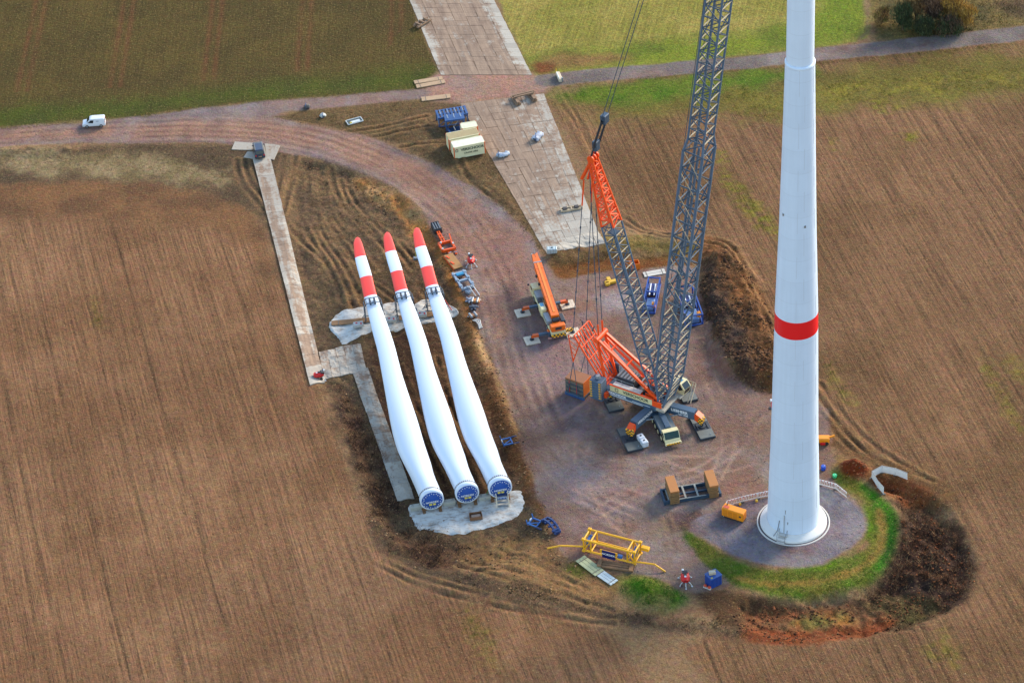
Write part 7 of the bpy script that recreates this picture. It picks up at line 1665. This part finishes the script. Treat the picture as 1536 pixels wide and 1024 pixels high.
tufts('dead_grass', 'brown grass round the containers', 'grass', [[(420,174),(560,160),(650,153),(700,210),(770,264),(815,360),(790,340),(740,298),(680,258),(560,204)]], 1.8, .3, .04, [(116,94,60),(90,74,52),(74,60,46),(134,106,66)], 506, .9, 5, .3)
tufts('green_grass', 'lush green grass on the bank round the tower platform', 'grass', [[(1238,722),(1262,728),(1292,752),(1306,785),(1292,817),(1250,844),(1200,856),(1150,854),(1100,840),(1060,814),(1020,786),(1022,812),(1050,842),(1090,866),(1110,882),(1180,898),(1250,890),(1310,870),(1340,838),(1350,800),(1344,770),(1320,742),(1280,718)]], 5, .28, .035, [(84,130,34),(60,114,30),(110,126,40),(124,114,50),(46,96,28)], 507, .6, 6, .25)
tufts('green_grass', 'bright green tussock on the mound at the bottom of the site', 'grass', [[(938,868),(975,860),(1010,882),(1032,896),(1022,908),(962,910),(930,894)]], 9, .35, .035, [(36,100,24),(52,120,28),(84,124,36),(30,80,24)], 508, .6, 6, .22)
tufts('green_grass', 'green verge grass south of the farm track', 'grass', [[(832,134),(1000,118),(1230,98),(1230,120),(1100,150),(900,160),(850,152)]], 1.6, .25, .04, [(76,108,34),(94,114,40),(108,104,48)], 509, .6, 5, .3)
tufts('weeds', 'yellow green weeds growing in rows in the right field', 'weeds', [w[0] for w in WEEDS]+[[(1230,122),(1300,118),(1400,112),(1536,100),(1536,130),(1460,136),(1400,142),(1300,150),(1235,156)]], 3.0, .35, .05, [(132,124,54),(112,112,46),(146,132,62)], 510, .7, 5, .3, 1.2, .05)
tufts('meadow_grass', 'rough yellowish grass of the meadow beyond the track', 'grass', [[(756,0),(1296,0),(1302,50),(1100,84),(830,106),(802,108)]], .9, .25, .045, [(176,160,98),(156,146,80),(128,130,60)], 511, .6, 4, .35)
tufts('scrub_grass', 'rough tall grass round the bushes at the top right', 'grass', [[(1312,0),(1536,0),(1536,36),(1400,54),(1316,60)]], 2.2, .5, .05, [(140,116,66),(104,94,52),(120,90,60),(84,84,44)], 512, .7, 5, .35)
tufts('dead_grass', 'straw coloured grass strip along the edge of the farm track', 'grass', [[(0,191),(160,180),(330,155),(560,138),(640,130),(640,134),(560,141),(330,159),(160,183),(0,195)], [(850,126),(1100,104),(1400,76),(1536,62),(1536,66),(1400,80),(1100,108),(850,131)]], 5, .3, .04, [(150,136,60),(120,116,50),(160,130,80)], 513, .6, 5, .2)
tufts('brushwood', 'dark weeds on the bank behind the hardstanding', 'brush', [[(830,395),(905,378),(960,380),(1050,372),(1052,384),(960,392),(905,392),(845,408)], [(742,306),(800,340),(822,384),(812,388),(790,350)]], 4, .4, .04, [(96,76,50),(70,60,44),(80,84,44),(120,90,56)], 514, .8, 5, .3)
tufts('dead_grass', 'brown tufts on the earth slopes at the foot of the site', 'grass', [[(640,855),(760,870),(960,915),(1110,930),(1130,955),(960,938),(840,918),(700,882)], [(1300,890),(1380,894),(1408,914),(1350,942),(1320,935)], [(1340,742),(1400,756),(1430,780),(1390,770),(1350,765)]], 3, .4, .05, [(84,66,50),(60,48,40),(110,84,58),(96,88,50)], 515, .8, 5, .3)
def clods(name, label, regions, dens, s0, s1, rgbs, seed, clump=3.0, thr=-.05):
    rs = np.random.RandomState(seed); XX = []; YY = []
    for px in regions:
        P = W(px); A = np.array(P); x0, y0 = A.min(0); x1, y1 = A.max(0); n = int((x1-x0)*(y1-y0)*dens)
        x = x0+rs.rand(n)*(x1-x0); y = y0+rs.rand(n)*(y1-y0); m = (sdf(P, x, y) < 0) & (fbm(x, y, clump, seed+3, 2)+(rs.rand(n)-.5)*.5 > thr); XX.append(x[m]); YY.append(y[m])
    x = np.concatenate(XX); y = np.concatenate(YY); n = len(x); s = s0+(s1-s0)*rs.rand(n)**2.5; z = height(x, y)
    D = np.array([(1,0,0),(0,1,0),(-1,0,0),(0,-1,0),(0,0,.75),(0,0,-.5)]); a = rs.rand(n)*2*PI; ca, sa = np.cos(a), np.sin(a)
    V = np.empty((n, 6, 3)); 
    for k, d in enumerate(D):
        j = s*(.75+.5*rs.rand(n)); V[:, k] = np.stack([x+(d[0]*ca-d[1]*sa)*j, y+(d[0]*sa+d[1]*ca)*j*.8, z+d[2]*j+s*.15], 1)
    T = np.array([(0,1,4),(1,2,4),(2,3,4),(3,0,4),(1,0,5),(2,1,5),(3,2,5),(0,3,5)]); F = (T[None]+6*np.arange(n)[:, None, None]).reshape(-1, 3)
    me = bpy.data.meshes.new(name); me.vertices.add(6*n); me.vertices.foreach_set('co', V.ravel()); me.loops.add(F.size); me.loops.foreach_set('vertex_index', F.ravel().astype(np.int32))
    me.polygons.add(len(F)); me.polygons.foreach_set('loop_start', np.arange(0, F.size, 3, dtype=np.int32)); me.update(calc_edges=True)
    pal = np.array([lin(c, K) for c in rgbs]); C = pal[rs.randint(0, len(rgbs), n)]*(.75+.5*rs.rand(n))[:, None]; C = np.repeat(np.concatenate([C, np.ones((n, 1))], 1), 6, 0)
    at = me.attributes.new('tone', 'FLOAT_COLOR', 'POINT'); at.data.foreach_set('color', C.ravel()); me.materials.append(veg_mat()); o = bpy.data.objects.new(name, me); col.objects.link(o); tag(o, label, 'soil', kind='stuff')
BERM = [(1054,370),(1092,362),(1114,388),(1142,445),(1178,515),(1220,596),(1128,588),(1098,562),(1076,518),(1054,475),(1048,430)]
clods('soil_clods', 'loose brown clods on the topsoil berm', [BERM], 7, .07, .36, [(118,84,60),(90,66,50),(70,52,44),(134,98,70)], 601)
clods('soil_clods', 'loose clods and red earth lumps round the tower excavation', [[(1090,905),(1180,902),(1300,890),(1350,850),(1352,770),(1330,720),(1400,745),(1446,796),(1470,862),(1420,918),(1340,948),(1180,966),(1110,955)], [(1258,698),(1284,690),(1306,706),(1290,722),(1262,716)]], 5, .07, .32, [(130,78,52),(104,70,50),(82,58,44),(148,92,60)], 602)
clods('soil_clods', 'clods on the edges of the blade area and haul road', [[(636,330),(654,360),(704,452),(745,552),(800,700),(840,830),(900,860),(880,910),(700,880),(590,850),(545,780),(500,570),(530,560),(600,760),(790,800),(756,660),(690,480)], [(430,232),(520,252),(632,322),(650,372),(600,330),(480,262)]], 3.5, .06, .26, [(150,112,78),(112,84,60),(84,62,48),(176,140,104)], 603)
clods('field_clods', 'small clods and straw lumps on the ploughed fields', [[(0,330),(385,330),(440,470),(520,700),(600,870),(1000,950),(1000,1030),(0,1030)], [(850,180),(1536,150),(1536,1030),(1050,1030),(1100,975),(1400,930),(1480,860),(1440,780),(1240,600),(1120,370),(930,330)]], 0.7, .05, .15, [(160,124,92),(130,98,70),(100,74,54),(182,152,116)], 604, 6, -.2)
clods('gravel_stones', 'stones lying on the hardstanding and haul road', [PAD_PX, [(0,200),(150,190),(330,172),(430,178),(560,214),(700,278),(790,350),(790,470),(730,500),(660,350),(560,256),(430,220),(0,212)]], 1.6, .04, .14, [(150,140,140),(110,98,98),(176,150,134),(84,74,76)], 605, 5, -.1)
def bush(label, px, H_, Rr, rgbs, seed, dens=1.0, trunk=(96,78,62)):
    p = on(*px); t = thing('bush', label, 'bush', (p.x, p.y, p.z-.05), 0, 'bushes at the top right beside the farm track')
    rs = np.random.RandomState(seed); rr = random.Random(seed); bark = paint('bark', trunk, .9, wear=.2)
    for k in range(6):
        a = 2*PI*k/6+rr.random(); tip = Vector((math.cos(a)*Rr*.6, math.sin(a)*Rr*.6, H_*(.55+.4*rr.random()))); md = tip*.45+Vector((0, 0, H_*.12))
        mb = MB(); mb.tube((0, 0, 0), md, .14, 6, r2=.09); mb.tube(md, tip, .09, 6, r2=.03)
        for q in range(4): s = .3+.17*q; b0 = md.lerp(tip, s); mb.tube(b0, b0+Vector((rr.uniform(-1, 1), rr.uniform(-1, 1), rr.uniform(.3, 1.2)))*Rr*.35, .035, 4, r2=.01)
        mb.build('stem', bark, t)
    n = int(5200*dens); lob = [(rr.uniform(-.55, .55)*Rr, rr.uniform(-.55, .55)*Rr, H_*rr.uniform(.25, .82), Rr*rr.uniform(.28, .52)) for _ in range(13)]
    li = rs.randint(0, len(lob), n); L_ = np.array(lob)[li]; d = rs.randn(n, 3); d /= np.linalg.norm(d, axis=1)[:, None]; r = L_[:, 3]*(.25+1.15*rs.rand(n)**.8)*(.8+.5*rs.rand(n))
    Pp = L_[:, :3]+d*r[:, None]; Pp[:, 2] = np.maximum(Pp[:, 2], .1)
    pal = np.array([lin(c, K) for c in rgbs]); C = pal[(li*7+rs.randint(0, 2, n)) % len(rgbs)]*(.8+1.0*rs.rand(n))[:, None]
    blade_mesh('foliage', Pp[:, 0], Pp[:, 1], Pp[:, 2], (.35+.45*rs.rand(n)), .06, C, .6, rs, t)
TAN = [(150,122,82),(124,100,72),(168,134,84),(96,80,62)]; DG = [(56,72,50),(78,84,54),(56,60,46)]; GO = [(178,142,70),(150,118,66),(120,94,60)]; BR = [(96,76,64),(78,62,54),(118,92,72)]
bush('dark evergreen bush at the left end of the thicket', (1354,46), 5.5, 2.2, DG, 21)
bush('tan leafless bush standing behind the dark evergreen one', (1374,30), 7.0, 2.8, TAN, 22, .8)
bush('low dark green shrub in front of the tan bushes', (1386,52), 3.4, 2.4, DG, 23)
bush('brown bare bush in the middle of the thicket', (1396,34), 7.2, 2.6, BR, 24, .7)
bush('golden topped bush right of the middle of the thicket', (1428,36), 7.2, 3.0, GO, 25, .9)
bush('low dark brown bush at the foot of the golden one', (1424,48), 3.2, 2.8, BR+DG, 26)
bush('thin orange brown bush at the right end of the thicket', (1450,42), 5.5, 1.9, GO+TAN, 27, .6)
bush('small olive bush left of the thicket beside the meadow corner', (1322,36), 3.6, 1.8, TAN+[(110,104,56)], 28, .5)
def lamp_post():
    p = on(1157,612); t = thing('warning_light', 'small red and white light standing on the gravel just left of the tower', 'light', (p.x, p.y, p.z), 0)
    tb(t, 'foot', (0, 0, 0), (0, 0, .12), .4, DK, 12); tb(t, 'pole', (0, 0, .1), (0, 0, 1.5), .06, RED, 8); bx(t, 'lamp', (0, 0, 1.65), (.45, .3, .4), WHT, .05)
lamp_post()
# ------------------------------------------------------------------ light
SUN_AZ = R(40.0)      # direction the sun stands in, measured from +x towards +y
SUN_EL = R(27.0)
w = bpy.data.worlds.new('World'); scene.world = w; w.use_nodes = True
nt = w.node_tree; bg = nt.nodes['Background']
sky = nt.nodes.new('ShaderNodeTexSky'); sky.sky_type = 'NISHITA'; sky.sun_disc = False
sky.sun_elevation = SUN_EL; sky.sun_rotation = PI/2-SUN_AZ; sky.air_density = 1.3; sky.dust_density = .6
nt.links.new(sky.outputs[0], bg.inputs[0]); bg.inputs[1].default_value = .14
ld = bpy.data.lights.new('sun', 'SUN'); ld.energy = 2.2; ld.angle = R(16); ld.color = (1, .86, .68)
lo = bpy.data.objects.new('sun', ld); col.objects.link(lo)
lo.rotation_euler = Vector((-math.cos(SUN_EL)*math.cos(SUN_AZ), -math.cos(SUN_EL)*math.sin(SUN_AZ), -math.sin(SUN_EL))).to_track_quat('-Z', 'Y').to_euler()
scene.view_settings.view_transform = 'Standard'; scene.view_settings.look = 'None'
scene.view_settings.exposure = 1.36; scene.view_settings.gamma = 1
scene.cycles.use_denoising = True
